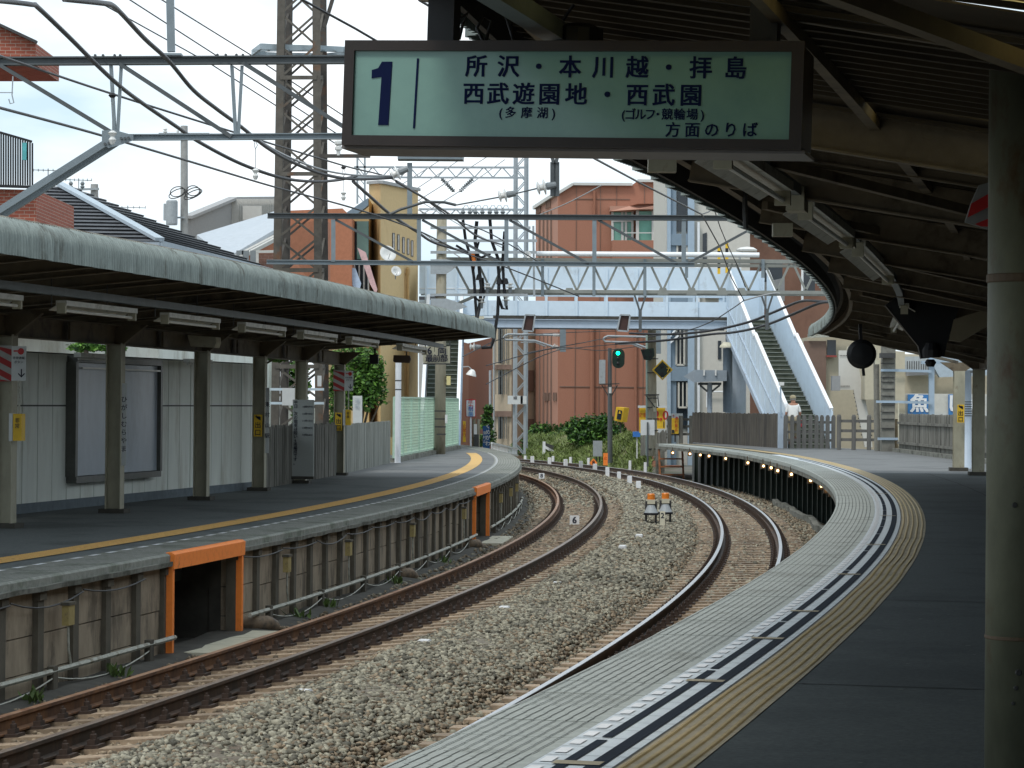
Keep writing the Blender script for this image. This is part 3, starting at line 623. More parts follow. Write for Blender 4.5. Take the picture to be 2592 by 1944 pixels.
# ---------------------------------------------------------------- canopy of the near platform
t = thing('platform_canopy', C(20,3,3.4), 'dark near platform canopy with jagged corrugated edge curving over the tracks side', 'canopy')
eoR = lambda q: 1.42+.6*max(0,min(1,(8-q)/6))
ZR = lambda o: 4.42-.165*(o-1.42)
RE = 52.2
def shiftR(q,o,z): return (o+(eoR(q)-1.42)*max(0,1-(o-1.4)/2), z)
corr([(0.,4.15,1),(0.,4.3,1),(.02,4.38,1),(.1,4.44,1),(.22,4.46,1),(.5,4.43,1)],-12,RE,lambda q:0,.06) if 0 else None
def corrR(P,a,b,saw,pitch=.066,amp=.012,sheet=.7):
    ds = pitch/6; n = int((b-a)/ds); vs = []; m = len(P)
    for i in range(n+1):
        q = a+i*ds; w = amp*sin(2*pi*q/pitch); k = ((q/sheet)%1-.5)*saw
        for j,(o,z) in enumerate(P):
            j0,j1 = max(j-1,0),min(j+1,m-1); to,tz = P[j1][0]-P[j0][0],P[j1][1]-P[j0][1]; l = hypot(to,tz)
            vs.append(C(q,eoR(q)+o+tz/l*w+k*(1-j/m),z-to/l*w))
    return MB().add(vs,[(i*m+j,i*m+j+1,(i+1)*m+j+1,(i+1)*m+j) for i in range(n) for j in range(m-1)])
corrR([(0.,4.19),(0.,4.33),(.015,4.4),(.07,4.46),(.17,4.485),(.4,4.46)],-6,RE,.06).build('fascia_sheet', m_corr, t, smooth=True)
MB().sweep([(.05,4.2),(.05,4.36),(.12,4.43),(.14,4.42),(.075,4.35),(.075,4.2)], rng_s(-6,RE,.5), fn=lambda q,o,z:(o+eoR(q),z)).build('fascia_shade', mat('fascia_shade_dark',(.02,.018,.016),v=.3), t)  # added dark sheet, standing in for shade inside the corrugated fascia
def solve_s(px,py):           # where a picture position meets the sloping roof
    best = None
    for Y in np.arange(6,60,.05):
        p = at(px,py,float(Y)); i = np.argmin((_x-p.x)**2+(_y-p.y)**2); o_ = (p.x-_x[i])*cos(_th[i])-(p.y-_y[i])*sin(_th[i])
        e = abs(p.z-(ZR(o_)-.02))
        if best is None or e < best[0]: best = (e,float(_s[i]),float(o_))
    return best[1],best[2]
gaps = []
for a,b in (((1760,212),(2085,267)),((1800,2),(2135,52))):
    s0,o0 = solve_s(*a); s1,o1 = solve_s(*b); gaps.append(((s0+s1)/2, min(o0,o1)))
gaps.sort(); cuts = [-12.]
for gs,go in gaps: cuts += [gs-.2,gs+.2]
cuts.append(RE)
for a,b in zip(cuts[0::2],cuts[1::2]):
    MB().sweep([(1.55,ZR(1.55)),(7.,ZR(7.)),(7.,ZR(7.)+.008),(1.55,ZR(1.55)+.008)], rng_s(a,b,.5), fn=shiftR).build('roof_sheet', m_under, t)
m_trans = bpy.data.materials.new('yellowed_skylight'); m_trans.use_nodes = True
_n = m_trans.node_tree; _n.nodes.clear(); _o = _n.nodes.new('ShaderNodeOutputMaterial'); _t = _n.nodes.new('ShaderNodeBsdfTranslucent'); _t.inputs[0].default_value = (.62,.55,.32,1)
_no = _n.nodes.new('ShaderNodeTexNoise'); _no.inputs['Scale'].default_value = 26; _rp = _n.nodes.new('ShaderNodeValToRGB'); _rp.color_ramp.elements[0].color = (.16,.12,.06,1); _rp.color_ramp.elements[1].color = (.8,.72,.45,1); _rp.color_ramp.elements[0].position = .38; _rp.color_ramp.elements[1].position = .6
_n.links.new(_no.outputs['Fac'],_rp.inputs[0]); _n.links.new(_rp.outputs[0],_t.inputs[0]); _n.links.new(_t.outputs[0],_o.inputs[0])
for gs,go in gaps: MB().sweep([(1.8,ZR(1.8)+.045),(7.,ZR(7.)+.045),(7.,ZR(7.)+.05),(1.8,ZR(1.8)+.05)],[gs-.24,gs+.24], fn=shiftR).build('skylight_panel', m_trans, t)
rib = MB(); q = -6
while q < RE:
    if not any(abs(q-g_[0]) < .26 for g_ in gaps): rib.bar(C(q,1.6,ZR(1.6)-.012),C(q,6.9,ZR(6.9)-.012),.03,.02)
    q += .22
rib.build('sheet_rib', m_under, t)
for o,w,h in ((1.72,.06,.12),(3.3,.06,.06),(4.6,.06,.06),(6.2,.09,.1)):
    MB().sweep([(o-w/2,ZR(o)-.02-h),(o+w/2,ZR(o)-.02-h),(o+w/2,ZR(o)-.025),(o-w/2,ZR(o)-.025)], rng_s(-10,RE-.1,.8), fn=shiftR).build('purlin', m_raft, t)
q = -5.2; n = 0
while q < RE:
    if any(-1.75 < q-g_[0] < .42 for g_ in gaps): q += .3; continue
    MB().ibar(C(q,1.75+eoR(q)-1.42,ZR(1.7)-(.14 if n%3==0 else .06)), C(q,6.8,ZR(6.8)-(.14 if n%3==0 else .06)), .09 if n%3==0 else .05, .22 if n%3==0 else .07).build('rafter', m_raft, t); n += 1
    if n % 4 == 0: MB().bar(C(q+.2,1.9+eoR(q)-1.42,ZR(1.9)-.16), C(q+4.6,5.0,ZR(5.0)-.16), .06,.06).build('diagonal_brace', m_raft, t)
    q += 1.32
MB().bar(C(RE,1.45,ZR(1.45)-.02), C(RE,6.9,ZR(6.9)-.08), .05,.22).build('end_trim', m_raft, t)
MB().ibar(C(-5,5.08,3.58),C(2,5.08,3.58),.2,.28).build('valley_beam', m_raft, t)
pr = [2.0,8.0,14.,20.,26.,31.5,37,42,46.8,50.7]
for a,b in zip(pr[:-1],pr[1:]): MB().ibar(C(a,5.08,3.58),C(b,5.08,3.58),.2,.28).build('valley_beam', m_raft, t)
labr = {50.7:'dark cream canopy pillar half hidden behind the big foreground post',54.6-.1:'cream canopy pillar with a yellow exit sticker at the end of the near canopy'}
for q in (50.7,54.5):
    lb = labr[q]
    o = thing('canopy_pillar', C(q,5.08,HR), lb, 'pillar', 'pillars of the near canopy'); h = 3.47-HR
    MB().ibar((0,0,0),(0,0,h),.25,.24,.014,up=(0,1,0)).build('column', m_pill, o, loc=(0,0,0)); MB().box((0,0,.04),(.42,.38,.08)).build('base_plate', m_dark, o, loc=(0,0,0)); o.rotation_euler = (0,0,-TH(q))
    MB().prism([(-.12,-.05,h-.02),(.12,-.05,h-.02),(.45,-.05,h+.2),(-.45,-.05,h+.2)],(0,.1,0)).build('bracket', m_raft, o, loc=(0,0,0))
    PIL[q] = o
# foreground post
p = at(2190,900,10.3); fp = thing('foreground_post', (p.x+.02,p.y,HR), 'large peeling cream post cropped by the right edge of the view', 'pillar')
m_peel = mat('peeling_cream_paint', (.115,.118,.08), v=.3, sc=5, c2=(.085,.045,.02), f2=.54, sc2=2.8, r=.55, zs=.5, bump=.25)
MB().lathe((p.x+.03,p.y,HR),[(.135,0),(.135,2.9)],28).build('column', m_peel, fp, smooth=True)
rs = MB()
for dz,dx,r in ((1.15,-.02,.012),(1.22,.02,.008),(.5,.0,.014),(.44,-.01,.01),(.38,-.02,.008),(1.95,.04,.01),(2.2,.05,.008)): rs.lathe((p.x+dx,p.y-.134,HR+dz),[(r,0),(r*.8,.003)],7,axis=(0,-1,0))
rs.build('rust_spot', m_darkmetal, fp)
bb_ = MB().lathe((p.x+.03,p.y,HR+2.02),[(.137,0),(.14,.004),(.14,.03),(.137,.034)],28).lathe((p.x+.03,p.y,HR+.62),[(.137,0),(.139,.003),(.139,.012),(.137,.015)],28).build('band', mat('rusty_band',(.09,.06,.035),v=.3,sc=9), fp)
# lights of the near canopy
def proj_x2(p): return proj_x(p)
for i,((x0,y0),(x1,y1)) in enumerate([((1560,345),(1690,425)),((1738,440),(1828,508)),((1850,525),(1915,588)),((1925,603),(1978,657))]):
    ab = []
    for x in (x0,x1): ab.append(float(min(np.arange(4,40,.05), key=lambda q: abs(proj_x(C(q,2.45,4.0))-x))))
    f = lightfit(ab[0],ab[1],2.45,3.97,['first bright framed strip light just below the destination sign','second strip light along the near canopy','third strip light along the near canopy','fourth strip light ending at the dark diamond board'][i],'strip lights under the near canopy')
dd = thing('cable_duct', C(15,2.45,4.1), 'dark cable duct carrying the strip lights of the near canopy', 'cable duct')
MB().sweep([(2.41,4.02),(2.49,4.02),(2.49,4.09),(2.41,4.09)], rng_s(-4,36,1)).build('channel', m_duct, dd)
bx = MB()
for a in (10.0,13.9,20.3): bx.box(C(a,2.45,4.0),(.12,.25,.16),rz=-TH(a))
bx.build('junction_cover', m_pill, dd)
for px,py,Y,lb in [(1430,352,14,'pale junction box clipped to the canopy edge just below the sign'),(1690,497,20,'pale junction box on the canopy edge beside the strip lights')]:
    p = at(px,py,Y); tag(MB().box(p,(.15,.1,.1)).build('junction_box', m_pill), lb, 'junction box')
p0,p1 = at(1560,362,14.6),at(1604,345,14.6)
tag(MB().tube([at(1611,495,20),at(1608,400,20),at(1615,385,20),at(1640,383,20)],.022,6).build('conduit', m_darkmetal), 'thin dark conduit bent under the near canopy edge','conduit')
# unseen dark wall, added only to keep light off the near platform
m_dwall = mat('dark_wall', (.06,.055,.05), v=.3, sc=2)
bw = thing('shade_wall', C(15,7.2,0), 'unseen dark wall added behind the near platform to shade it', 'building')
MB().sweep([(7.05,HR-1),(7.05,4.9),(7.5,4.9),(7.5,HR-1)], rng_s(-14,44,1)).build('wall', m_dwall, bw)
# ---------------------------------------------------------------- destination sign
PL,PR = at(745.5,201.5,9.68),at(1736,208,9.30); sx = (PR-PL).normalized(); W_ = (PR-PL).length; sz = (Vector((0,0,1))-sx*sx.z).normalized(); sy = sz.cross(sx)
hh = 231*1.17178/F*9.48; pc = (PL+PR)/2
t = thing('destination_sign', pc, 'long hanging platform 1 sign board with dark blue Japanese destinations on pale green', 'sign')
m_sfr = mat('dark_brown_frame', (.028,.02,.017), v=.2, sc=8, r=.45); m_sbot = mat('grey_brown_sheet', (.16,.145,.14), v=.15, sc=6, r=.5)
m_sface = mat('pale_green_panel', (.19,.335,.285), v=.05, sc=2, c2=(.13,.25,.22), f2=.5, sc2=1.1, r=.1, spec=.5, soft=.3)
dpt = .3
def sp(x,y,d=0.):      # picture position on the sign front
    u = (x-745.5)/(1736-745.5); yc = 201.5+(208-201.5)*u; k = 1.17178/F*(9.68+(9.30-9.68)*u); return PL+sx*(W_*u)+sz*((yc-y)*k)-sy*d
b = MB(); b.box(pc+sy*(dpt/2+.002),(W_-.004,dpt-.004,hh-.03),ax=(sx,sy,sz)); b.build('case', m_sfr, t)
b = MB()
ft,fb,fl,frr = .038,.037,.037,.045
b.box(pc+sz*(hh/2-ft/2),(W_,.05,ft),ax=(sx,sy,sz)).box(pc-sz*(hh/2-fb/2),(W_,.05,fb),ax=(sx,sy,sz)).box(pc-sx*(W_/2-fl/2)+sz*((fb-ft)/2),(fl,.05,hh-ft-fb),ax=(sx,sy,sz)).box(pc+sx*(W_/2-frr/2)+sz*((fb-ft)/2),(frr,.05,hh-ft-fb),ax=(sx,sy,sz))
b.build('frame', m_sfr, t)
MB().box(pc-sz*(hh/2+.004)+sy*.16,(W_+.02,dpt,.012),ax=(sx,sy,sz)).build('bottom_sheet', m_sbot, t)
MB().box(pc-sy*.006,(W_-.06,.01,hh-.07),ax=(sx,sy,sz)).build('panel', m_sface, t)
q_ = sp(938,88); MB().box(q_+sz*.25+sy*.15,(.1,.1,.5),ax=(sx,sy,sz)).build('hanger', m_black, t)
hb = MB(); q_ = sp(1640,88); hb.box(q_+sz*.3+sy*.15,(.1,.1,.6),ax=(sx,sy,sz)).build('hanger', m_black, t)
FD = .012
m_sink = mat('navy_lettering', (.006,.012,.05), v=.05, r=.8, spec=.1)
k9 = 1.17178/F*9.5
for ch,x,y in [('所',1037,147),('沢',1107,147.5),('・',1173,148),('本',1241,148.5),('川',1313,149),('越',1385,149.5),('・',1452,150),('拝',1520,150.5),('島',1593,151),('西',1033,206),('武',1086,206.5),('遊',1142,207),('園',1198,207.5),('地',1256,208),('・',1323,208.5),('西',1387,209),('武',1443,209.5),('園',1501,210)]:
    text(ch, sp(x,y,FD), sx, sz, 50*k9, m_sink, t, .021)
for ch,x,y in [('(',1093,245.5),('多',1115,245.5),('摩',1150,246),('湖',1184.5,246.5),(')',1209,246.5)]: text(ch, sp(x,y,FD), sx, sz, 26*k9, m_sink, t, .012)
for ch,x in zip('(ゴルフ・競輪場)',(1358,1373,1395,1416,1432,1452,1478,1505,1527)): text(ch, sp(x,249.5,FD), sx, sz, 26*k9, m_sink, t, .012)
for ch,x in zip('方面のりば',(1465,1506,1547,1587,1627)): text(ch, sp(x,283.5,FD), sx, sz, 34*k9, m_sink, t, .014)
one = [(828,134),(851,134),(847,271),(824,271),(828,167),(806,170),(806,152),(820,148)]
MB().prism([sp(x,y,FD) for x,y in one], -sy*.002).build('numeral', m_sink, t)
MB().prism([sp(x,y,FD) for x,y in [(905.5,127),(910,127),(906,278),(901.5,278)]], -sy*.002).build('divider_line', m_sink, t)
# cables over the sign
for i,(pts,lb) in enumerate([([(960,30),(985,45),(1012,28),(1000,50),(992,85)],'black cable hanging off the first sign hanger'),([(1045,92),(1030,60),(1045,35),(1062,45),(1050,88)],'black cable loop standing left over the sign top'),([(1110,88),(1095,40),(1088,22),(1100,30),(1108,85)],'thin black cable loop over the middle of the sign top'),([(1180,90),(1205,60),(1225,30),(1240,10)],'black cable rising from the sign top to the roof')]):
    tag(MB().tube([at(x,y,9.9) for x,y in pts],.007,6).build('cable', m_black, smooth=True), lb, 'cable')
bell = at(1247,82,9.9); tag(MB().lathe(bell,[(.1,-.04),(.1,.03),(.06,.05)],14).build('junction_drum', m_black), 'round black junction drum on top of the destination sign','junction box')
# ---------------------------------------------------------------- far side: wall, boards, fence
m_panel = mat('stained_white_panel', (.72,.75,.69), v=.08, sc=5, c2=(.3,.27,.19), f2=.5, sc2=1.3, r=.6, zs=.22, soft=.3)
m_joint = mat('panel_joint', (.06,.06,.055), v=.2)
m_base = mat('blue_grey_base', (.13,.16,.18), v=.25, sc=6, r=.8)
A = Vector((-8.6,33.5,HL)); B = Vector((-4.95,51.4,HL)); dW = (B-A).normalized(); nW = Vector((dW.y,-dW.x,0))
t = thing('panel_wall', (A+B)/2, 'stained white panel wall behind the far canopy pillars', 'wall')
L_ = (B-A).length; k = int(L_/.6); wz = 2.43
pn = MB()
for i in range(k):
    a,b = A+dW*(L_*i/k+.012), A+dW*(L_*(i+1)/k-.012); j = random.uniform(0,.004)
    for z0,z1 in ((.14,1.612),(1.636,wz)): pn.prism([a+nW*j+Vector((0,0,z0)),b+nW*j+Vector((0,0,z0)),b+nW*j+Vector((0,0,z1)),a+nW*j+Vector((0,0,z1))], -nW*.04)
pn.build('panel', m_panel, t)
MB().bar(A-nW*.04+Vector((0,0,1.25)),B-nW*.04+Vector((0,0,1.25)),.03,2.4).build('backing', m_joint, t); MB().bar(A+nW*.02+Vector((0,0,.07)),B+nW*.02+Vector((0,0,.07)),.08,.15).build('base_strip', m_base, t)
def onwall(x,y):
    r = ray(x,y); tt = (A-Vector((0,0,H))).dot(nW)/r.dot(nW); return r*tt+Vector((0,0,H))
m_frame = mat('bronze_frame', (.11,.112,.1), v=.25, sc=6, r=.4); m_post_b = mat('blank_poster_metal', (.42,.47,.53), v=.12, sc=3, c2=(.26,.28,.31), f2=.52, sc2=1.6, r=.35, zs=.4, soft=.3)
p0,p1,p2,p3 = onwall(143,775),onwall(328,784),onwall(328,1022),onwall(143,1038)
t = thing('poster_board', (p2+p3)/2, 'large empty poster board in a dark metal frame on the white panel wall', 'notice board')
zt_,zb_ = (p0.z+p1.z)/2,(p2.z+p3.z)/2; q0 = Vector((p3.x,p3.y,0)); q1 = Vector((p2.x,p2.y,0)); off = nW*.17; up = Vector((0,0,1))
MB().prism([q0+off*.6+up*(zb_+.06),q1+off*.6+up*(zb_+.06),q1+off*.6+up*(zt_-.06),q0+off*.6+up*(zt_-.06)],-off*.55).build('poster_panel', m_post_b, t)
fm = MB()
for a,b in ((q0+up*zb_,q1+up*zb_),(q0+up*zt_,q1+up*zt_)): fm.bar(a+off*.5,b+off*.5,.17,.1)
for a in (q0,q1): fm.bar(a+off*.5+up*(zb_+.05),a+off*.5+up*(zt_-.05),.17,.1,up=dW)
fm.build('frame', m_frame, t)
MB().bar(q0+off+up*(zt_-.14)+dW*.2,q1+off+up*(zt_-.14)-dW*.1,.02,.03).build('light_strip', m_tube, t)
# strip lights above the wall
for a,lb in ((.24,'unlit strip light above the top left of the poster board'),(.45,'unlit strip light over the white wall right of the poster board'),(.74,'unlit strip light over the right part of the white wall')):
    p = A+dW*(L_*a)+nW*.3+up*2.42; f = thing('strip_light', p, lb, 'lamp', 'strip lights above the white wall')
    MB().bar(p-dW*.65,p+dW*.65,.12,.07).build('housing', m_fix, f); MB().tube([p-dW*.6-up*.06,p+dW*.6-up*.06],.018,8).build('tube', m_tube, f)
# wooden and board fence
m_wood = mat('weathered_grey_wood', (.165,.16,.14), v=.35, sc=9, c2=(.09,.088,.075), f2=.5, sc2=2, r=.9, zs=.15, island=.22)
m_conc = mat('grey_board_wall', (.25,.26,.235), v=.2, sc=8, c2=(.16,.165,.145), f2=.54, sc2=1.6, r=.9, zs=.2)
def fence(a, b, h, name, label, m, pitch, w, gap_rail=True, pointed=True, th=.03, jit=.03, rails=(.3,.95), z=None):
    a,b = Vector(a),Vector(b); d = (b-a); l = d.length; d = d/l; n = Vector((d.y,-d.x,0)); t = thing(name, (a+b)/2, label, 'fence'); bd = MB(); i = 0
    while i*pitch < l-w*.5:
        p = a+d*(i*pitch+w/2)+n*random.uniform(-.008,.008); hh_ = h+random.uniform(-jit,jit)
        if pointed: bd.prism([p-d*w/2,p+d*w/2,p+d*w/2+up*(hh_-.06),p+d*w*.25+up*hh_,p-d*w*.25+up*hh_,p-d*w/2+up*(hh_-.06)],n*th)
        else: bd.prism([p-d*w/2,p+d*w/2,p+d*w/2+up*hh_,p-d*w/2+up*hh_],n*th)
        i += 1
    bd.build('boards', m, t); r = MB()
    for z_ in rails: r.bar(a-n*.03+up*z_,b-n*.03+up*z_,.05,.08)
    r.build('rail', m, t); return t
fA = Vector((-4.86,51.8,HL)); fB = Vector((-4.1,60.5,HL)); fC = Vector((-3.42,73.2,HL))
fence(fA,fB,1.22,'wooden_fence','grey wooden board fence behind the pillars under the rusty lattice tower',m_wood,.155,.13,pitch_ if 0 else True)
fence(fB,fC,1.18,'board_fence','grey narrow board fence ending beside the white post',m_conc,.105,.1,pointed=False,jit=.012)
# mint mesh fence and its kerb
m_mint = mat('mint_paint', (.42,.58,.46), v=.12, sc=9, r=.5)
mA = Vector((-3.33,74.,HL+.12)); mB = Vector((-1.98,96.2,HL+.12)); dd_ = (mB-mA); l = dd_.length; dd_ = dd_/l; nn = Vector((dd_.y,-dd_.x,0))
t = thing('mesh_fence', (mA+mB)/2, 'tall mint green mesh fence between white post and concrete pole', 'fence'); hm = 1.72
ps_ = MB(); nP = 9
for i in range(nP+1): p = mA+dd_*(l*i/nP); ps_.bar(p,p+up*hm,.07)
ps_.bar(mA+up*hm,mB+up*hm,.05).bar(mA+up*.06,mB+up*.06,.06); ps_.build('frame', m_mint, t)
ms = MB(); i = 0
while i*.16 < l: p = mA+dd_*(i*.16); ms.bar(p+up*.05,p+up*hm,.012); i += 1
for k_ in range(1,20): ms.bar(mA+up*(hm*k_/20),mB+up*(hm*k_/20),.012)
ms.build('mesh', m_mint, t)
tag(MB().bar(mA-up*.06,mB-up*.06,.25,.14).build('kerb', m_lip), 'low concrete kerb under the mint mesh fence', 'kerb')
p = Vector((-3.2,73.6,HL)); wp = thing('lamp_post', p, 'slim white post standing at the end of the board fence', 'post')
m_wpost = mat('white_post', (.7,.72,.75), v=.08, sc=6, r=.5)
MB().lathe(p,[(.09,0),(.085,.03),(.085,2.9),(.06,2.95)],14).build('shaft', m_wpost, wp, smooth=False); MB().lathe(p+up*2.05,[(.092,0),(.092,.03)],14).lathe(p+up*2.3,[(.092,0),(.092,.03)],14).build('band', m_darkmetal, wp)
# concrete pole on the far platform with brackets
m_cpole = mat('concrete_pole', (.3,.275,.21), v=.2, sc=6, c2=(.18,.155,.1), f2=.52, sc2=1.3, r=.85, zs=.3)
pb = on(950,981,HL); t = thing('concrete_pole', pb, 'round concrete pole on the far platform end carrying cable brackets', 'pole')
ptop = at(951,466,pb.y); MB().lathe(pb,[(.185,0),(.165,ptop.z-pb.z)],20).build('shaft', m_cpole, t, smooth=True)
k87 = 1.17178/F*pb.y
def P87(x,y,dy=0): return at(x,y,pb.y+dy)
bk = MB()
for y,x0,x1,w in ((520,930,1160,.09),(545,930,1160,.09),(571,930,1148,.12),(637,930,1140,.08),(492,930,1146,.09)):
    for s_ in (-.2,.2): bk.bar(P87(x0,y,s_),P87(x1,y,s_),.05,w)
bk.bar(P87(1152,488),P87(1154,640),.07); bk.build('cross_arm', m_greymetal, t)
gp = MB()
for pl in ([(930,560),(964,560),(996,566),(975,585),(963,592),(930,592)],[(930,645),(965,645),(1000,657),(1010,663),(980,672),(930,660)]):
    gp.prism([P87(x,y,-.22) for x,y in pl],(0,.02,0))
gp.build('gusset_plate', m_greymetal, t)
bd = MB()
for y in (640,888,905,922,938): bd.lathe(P87(951,y)*1,[(.19,-.02),(.19,.02)],20)
bd.build('band', m_darkmetal, t); MB().box(P87(969,822,-.1),(.13,.1,.3)).build('yellow_plate', mat('cream_plate',(.6,.52,.25),v=.1), t); MB().box(P87(964,960 if 0 else 905,-.2),(.08,.03,.28)).build('number_plate', m_notice, t)
# ---------------------------------------------------------------- rusty lattice tower
m_trust = mat('rusty_tower_steel', (.11,.1,.085), v=.3, sc=5, c2=(.16,.075,.035), f2=.55, sc2=1.1, r=.8)
m_trust2 = mat('grey_tower_steel', (.07,.064,.058), v=.3, sc=5, c2=(.13,.06,.03), f2=.56, sc2=1.1, r=.8)
T0 = at(640,960,64.0); t = thing('lattice_tower', (T0.x,64.8,0), 'tall rusty steel lattice tower rising behind the far canopy', 'tower')
def leg(xb,xt,Y): return at(xb,1000,Y), at(xt,-40,Y)
fl,fr_ = leg(592,608,64.),leg(690,683,64.); bl,br = leg(612,623,65.4),leg(703,697,65.4)
for (a,b),m_ in ((fl,m_trust),(fr_,m_trust),(bl,m_trust2),(br,m_trust2)):
    g = MB(); g.bar(a,b,.19,.02,up=(0,1,0)); g.bar(a+Vector((.09 if a is fl[0] or a is bl[0] else -.09,.1,0)),b+Vector((.09 if a is fl[0] or a is bl[0] else -.09,.1,0)),.02,.19,up=(0,1,0)); g.build('leg', m_, t)
lat = MB(); lat2 = MB(); n = 15
for i in range(n):
    f0,f1 = i/n,(i+1)/n
    for (La,Lb,mb) in ((fl,fr_,lat),(bl,br,lat2),(fl,bl,lat2),(fr_,br,lat)):
        a0,a1 = La[0].lerp(La[1],f0),La[0].lerp(La[1],f1); b0,b1 = Lb[0].lerp(Lb[1],f0),Lb[0].lerp(Lb[1],f1)
        mb.bar(a0,b1,.055,.012,up=(0,1,0))
        if mb is lat and La is fl: mb.bar(b0+Vector((0,.02,0)),a1+Vector((0,.02,0)),.055,.012,up=(0,1,0))
        if i % 3 == 0: mb.bar(a0+Vector((0,-.02,0)),b0+Vector((0,-.02,0)),.1,.016,up=(0,1,0))
lat.build('lattice', m_trust, t); lat2.build('lattice', m_trust2, t)
m_cat = mat('pale_grating', (.36,.43,.47), v=.15, sc=6, r=.5)
gg = MB(); out = [(541,101),(567,96),(598,94),(700,93),(742,97),(764,104),(742,109),(690,112),(600,115),(570,117)]
ring = [at(x,108,64.7)+Vector((0,(108-y)*.075,0)) for x,y in out]
for i in range(len(ring)): gg.bar(ring[i],ring[(i+1)%len(ring)],.06,.14)
for i in range(9):
    x = 556+i*24; gg.bar(at(x,108,64.2),at(x,108,65.3),.05,.03)
gg.bar(at(545,109,64.7),at(760,109,64.7),.05); gg.bar(at(545,109,65.1),at(760,109,65.1),.05); gg.build('catwalk', m_cat, t)
br_ = MB().bar(at(700,60,65),at(724,-20,65),.09).bar(at(690,337,64.),at(800,337,64.),.07,.09); br_.build('arm', m_trust2, t)
m_porc = mat('porcelain', (.68,.68,.66), v=.1, r=.25); m_porcd = mat('grey_porcelain', (.2,.22,.23), v=.15, r=.3)
ip = at(731,336,64.); MB().lathe(ip,[(.05,0),(.05,.12),(.09,.14),(.09,.2),(.05,.24),(.1,.28),(.1,.34),(.05,.38)],12).build('insulator', m_porc, t)
for y in (832 if 0 else 846,872): pass
sg = thing('notice_sign', at(633,857,63.3), 'white warning sign on pale rails across the tower foot', 'sign')
MB().box(at(633,857,63.3),(.53,.02,.42)).build('board', m_notice, sg); MB().bar(at(583,841,63.4),at(700,841,63.4),.02,.06).bar(at(583,871,63.4),at(700,871,63.4),.02,.06).build('rail', mat('pale_blue_rail',(.55,.65,.72),v=.1), sg)
text('やめ', at(646,848,63.27),(1,0,0),(0,0,1),.14,m_ink,sg,.01,vertical=True)
tag(MB().box(at(690,823,63.8),(.1,.02,.26)).build('number_plate', m_notice), 'small white number plate on the tower leg', 'plate')
# ---------------------------------------------------------------- tree behind the board fence
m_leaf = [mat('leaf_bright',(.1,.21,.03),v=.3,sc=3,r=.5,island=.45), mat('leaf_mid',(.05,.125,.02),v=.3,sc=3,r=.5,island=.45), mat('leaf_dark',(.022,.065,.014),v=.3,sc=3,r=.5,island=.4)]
m_bark = mat('bark',(.09,.07,.05),v=.4,sc=9,bump=.3)
def leaves(cs, n, size, m, name, parent, shell=.55):
    B = MB(); vs = []; fs = []
    tot = sum(r[0]*r[1]*r[2] for _,r in cs)
    for c,r in cs:
        k_ = int(n*r[0]*r[1]*r[2]/tot)+8
        for _ in range(k_):
            d = Vector((random.gauss(0,1),random.gauss(0,1),random.gauss(0,1))).normalized(); q = random.uniform(shell,1.05)*(1 if random.random()<.9 else 1.18)
            p = Vector(c)+Vector((d.x*r[0],d.y*r[1],d.z*r[2]))*q; s_ = size*random.uniform(.6,1.35)
            a = Vector((random.gauss(0,1),random.gauss(0,1),random.gauss(0,.6))).normalized(); b = a.cross(Vector((random.gauss(0,1),random.gauss(0,1),random.gauss(0,1)))).normalized()
            n0 = len(vs); vs += [p-a*s_,p+b*s_*.45,p+a*s_,p-b*s_*.45]; fs.append((n0,n0+1,n0+2,n0+3))
    B.add(vs,fs); return B.build(name, m, parent)
def tree(base, cs, n, size, label, cat='tree', name='tree', shell=.45):
    t = thing(name, base, label, cat); tr = MB(); top = Vector(cs[0][0]); b = Vector(base)
    tr.tube([b,b.lerp(top,.45)+Vector((.06,0,0)),top],.11,8,.05)
    for c,r in cs[1:]: tr.tube([b.lerp(top,.45),Vector(c)],.05,6,.02)
    tr.build('trunk', m_bark, t)
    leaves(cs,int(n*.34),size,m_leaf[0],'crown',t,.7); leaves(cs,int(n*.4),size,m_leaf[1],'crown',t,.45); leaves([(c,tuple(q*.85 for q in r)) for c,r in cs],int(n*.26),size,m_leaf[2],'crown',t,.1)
    return t
Yt = 80
def blob(x,y,rx,ry,Y): k_ = 1.17178/F*Y; return (at(x,y,Y+random.uniform(-.2,.2)),(rx*k_,min(rx,ry)*k_*1.0,ry*k_))
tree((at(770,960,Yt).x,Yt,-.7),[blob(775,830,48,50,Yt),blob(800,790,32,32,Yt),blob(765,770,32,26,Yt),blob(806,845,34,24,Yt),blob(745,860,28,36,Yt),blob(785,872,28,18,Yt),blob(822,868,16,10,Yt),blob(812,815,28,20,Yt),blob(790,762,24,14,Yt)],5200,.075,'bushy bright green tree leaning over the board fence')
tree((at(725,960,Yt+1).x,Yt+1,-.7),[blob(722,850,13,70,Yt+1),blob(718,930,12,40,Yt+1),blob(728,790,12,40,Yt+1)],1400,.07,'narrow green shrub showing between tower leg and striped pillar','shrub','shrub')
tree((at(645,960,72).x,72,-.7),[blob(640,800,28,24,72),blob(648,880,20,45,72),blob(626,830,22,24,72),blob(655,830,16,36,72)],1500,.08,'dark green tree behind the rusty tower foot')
tree((-8.2,52,-.7),[blob(185,750,40,9,52),blob(245,752,30,8,52),blob(600,770,30,10,58)],900,.07,'green hedge tops showing above the white panel wall','hedge','hedge')
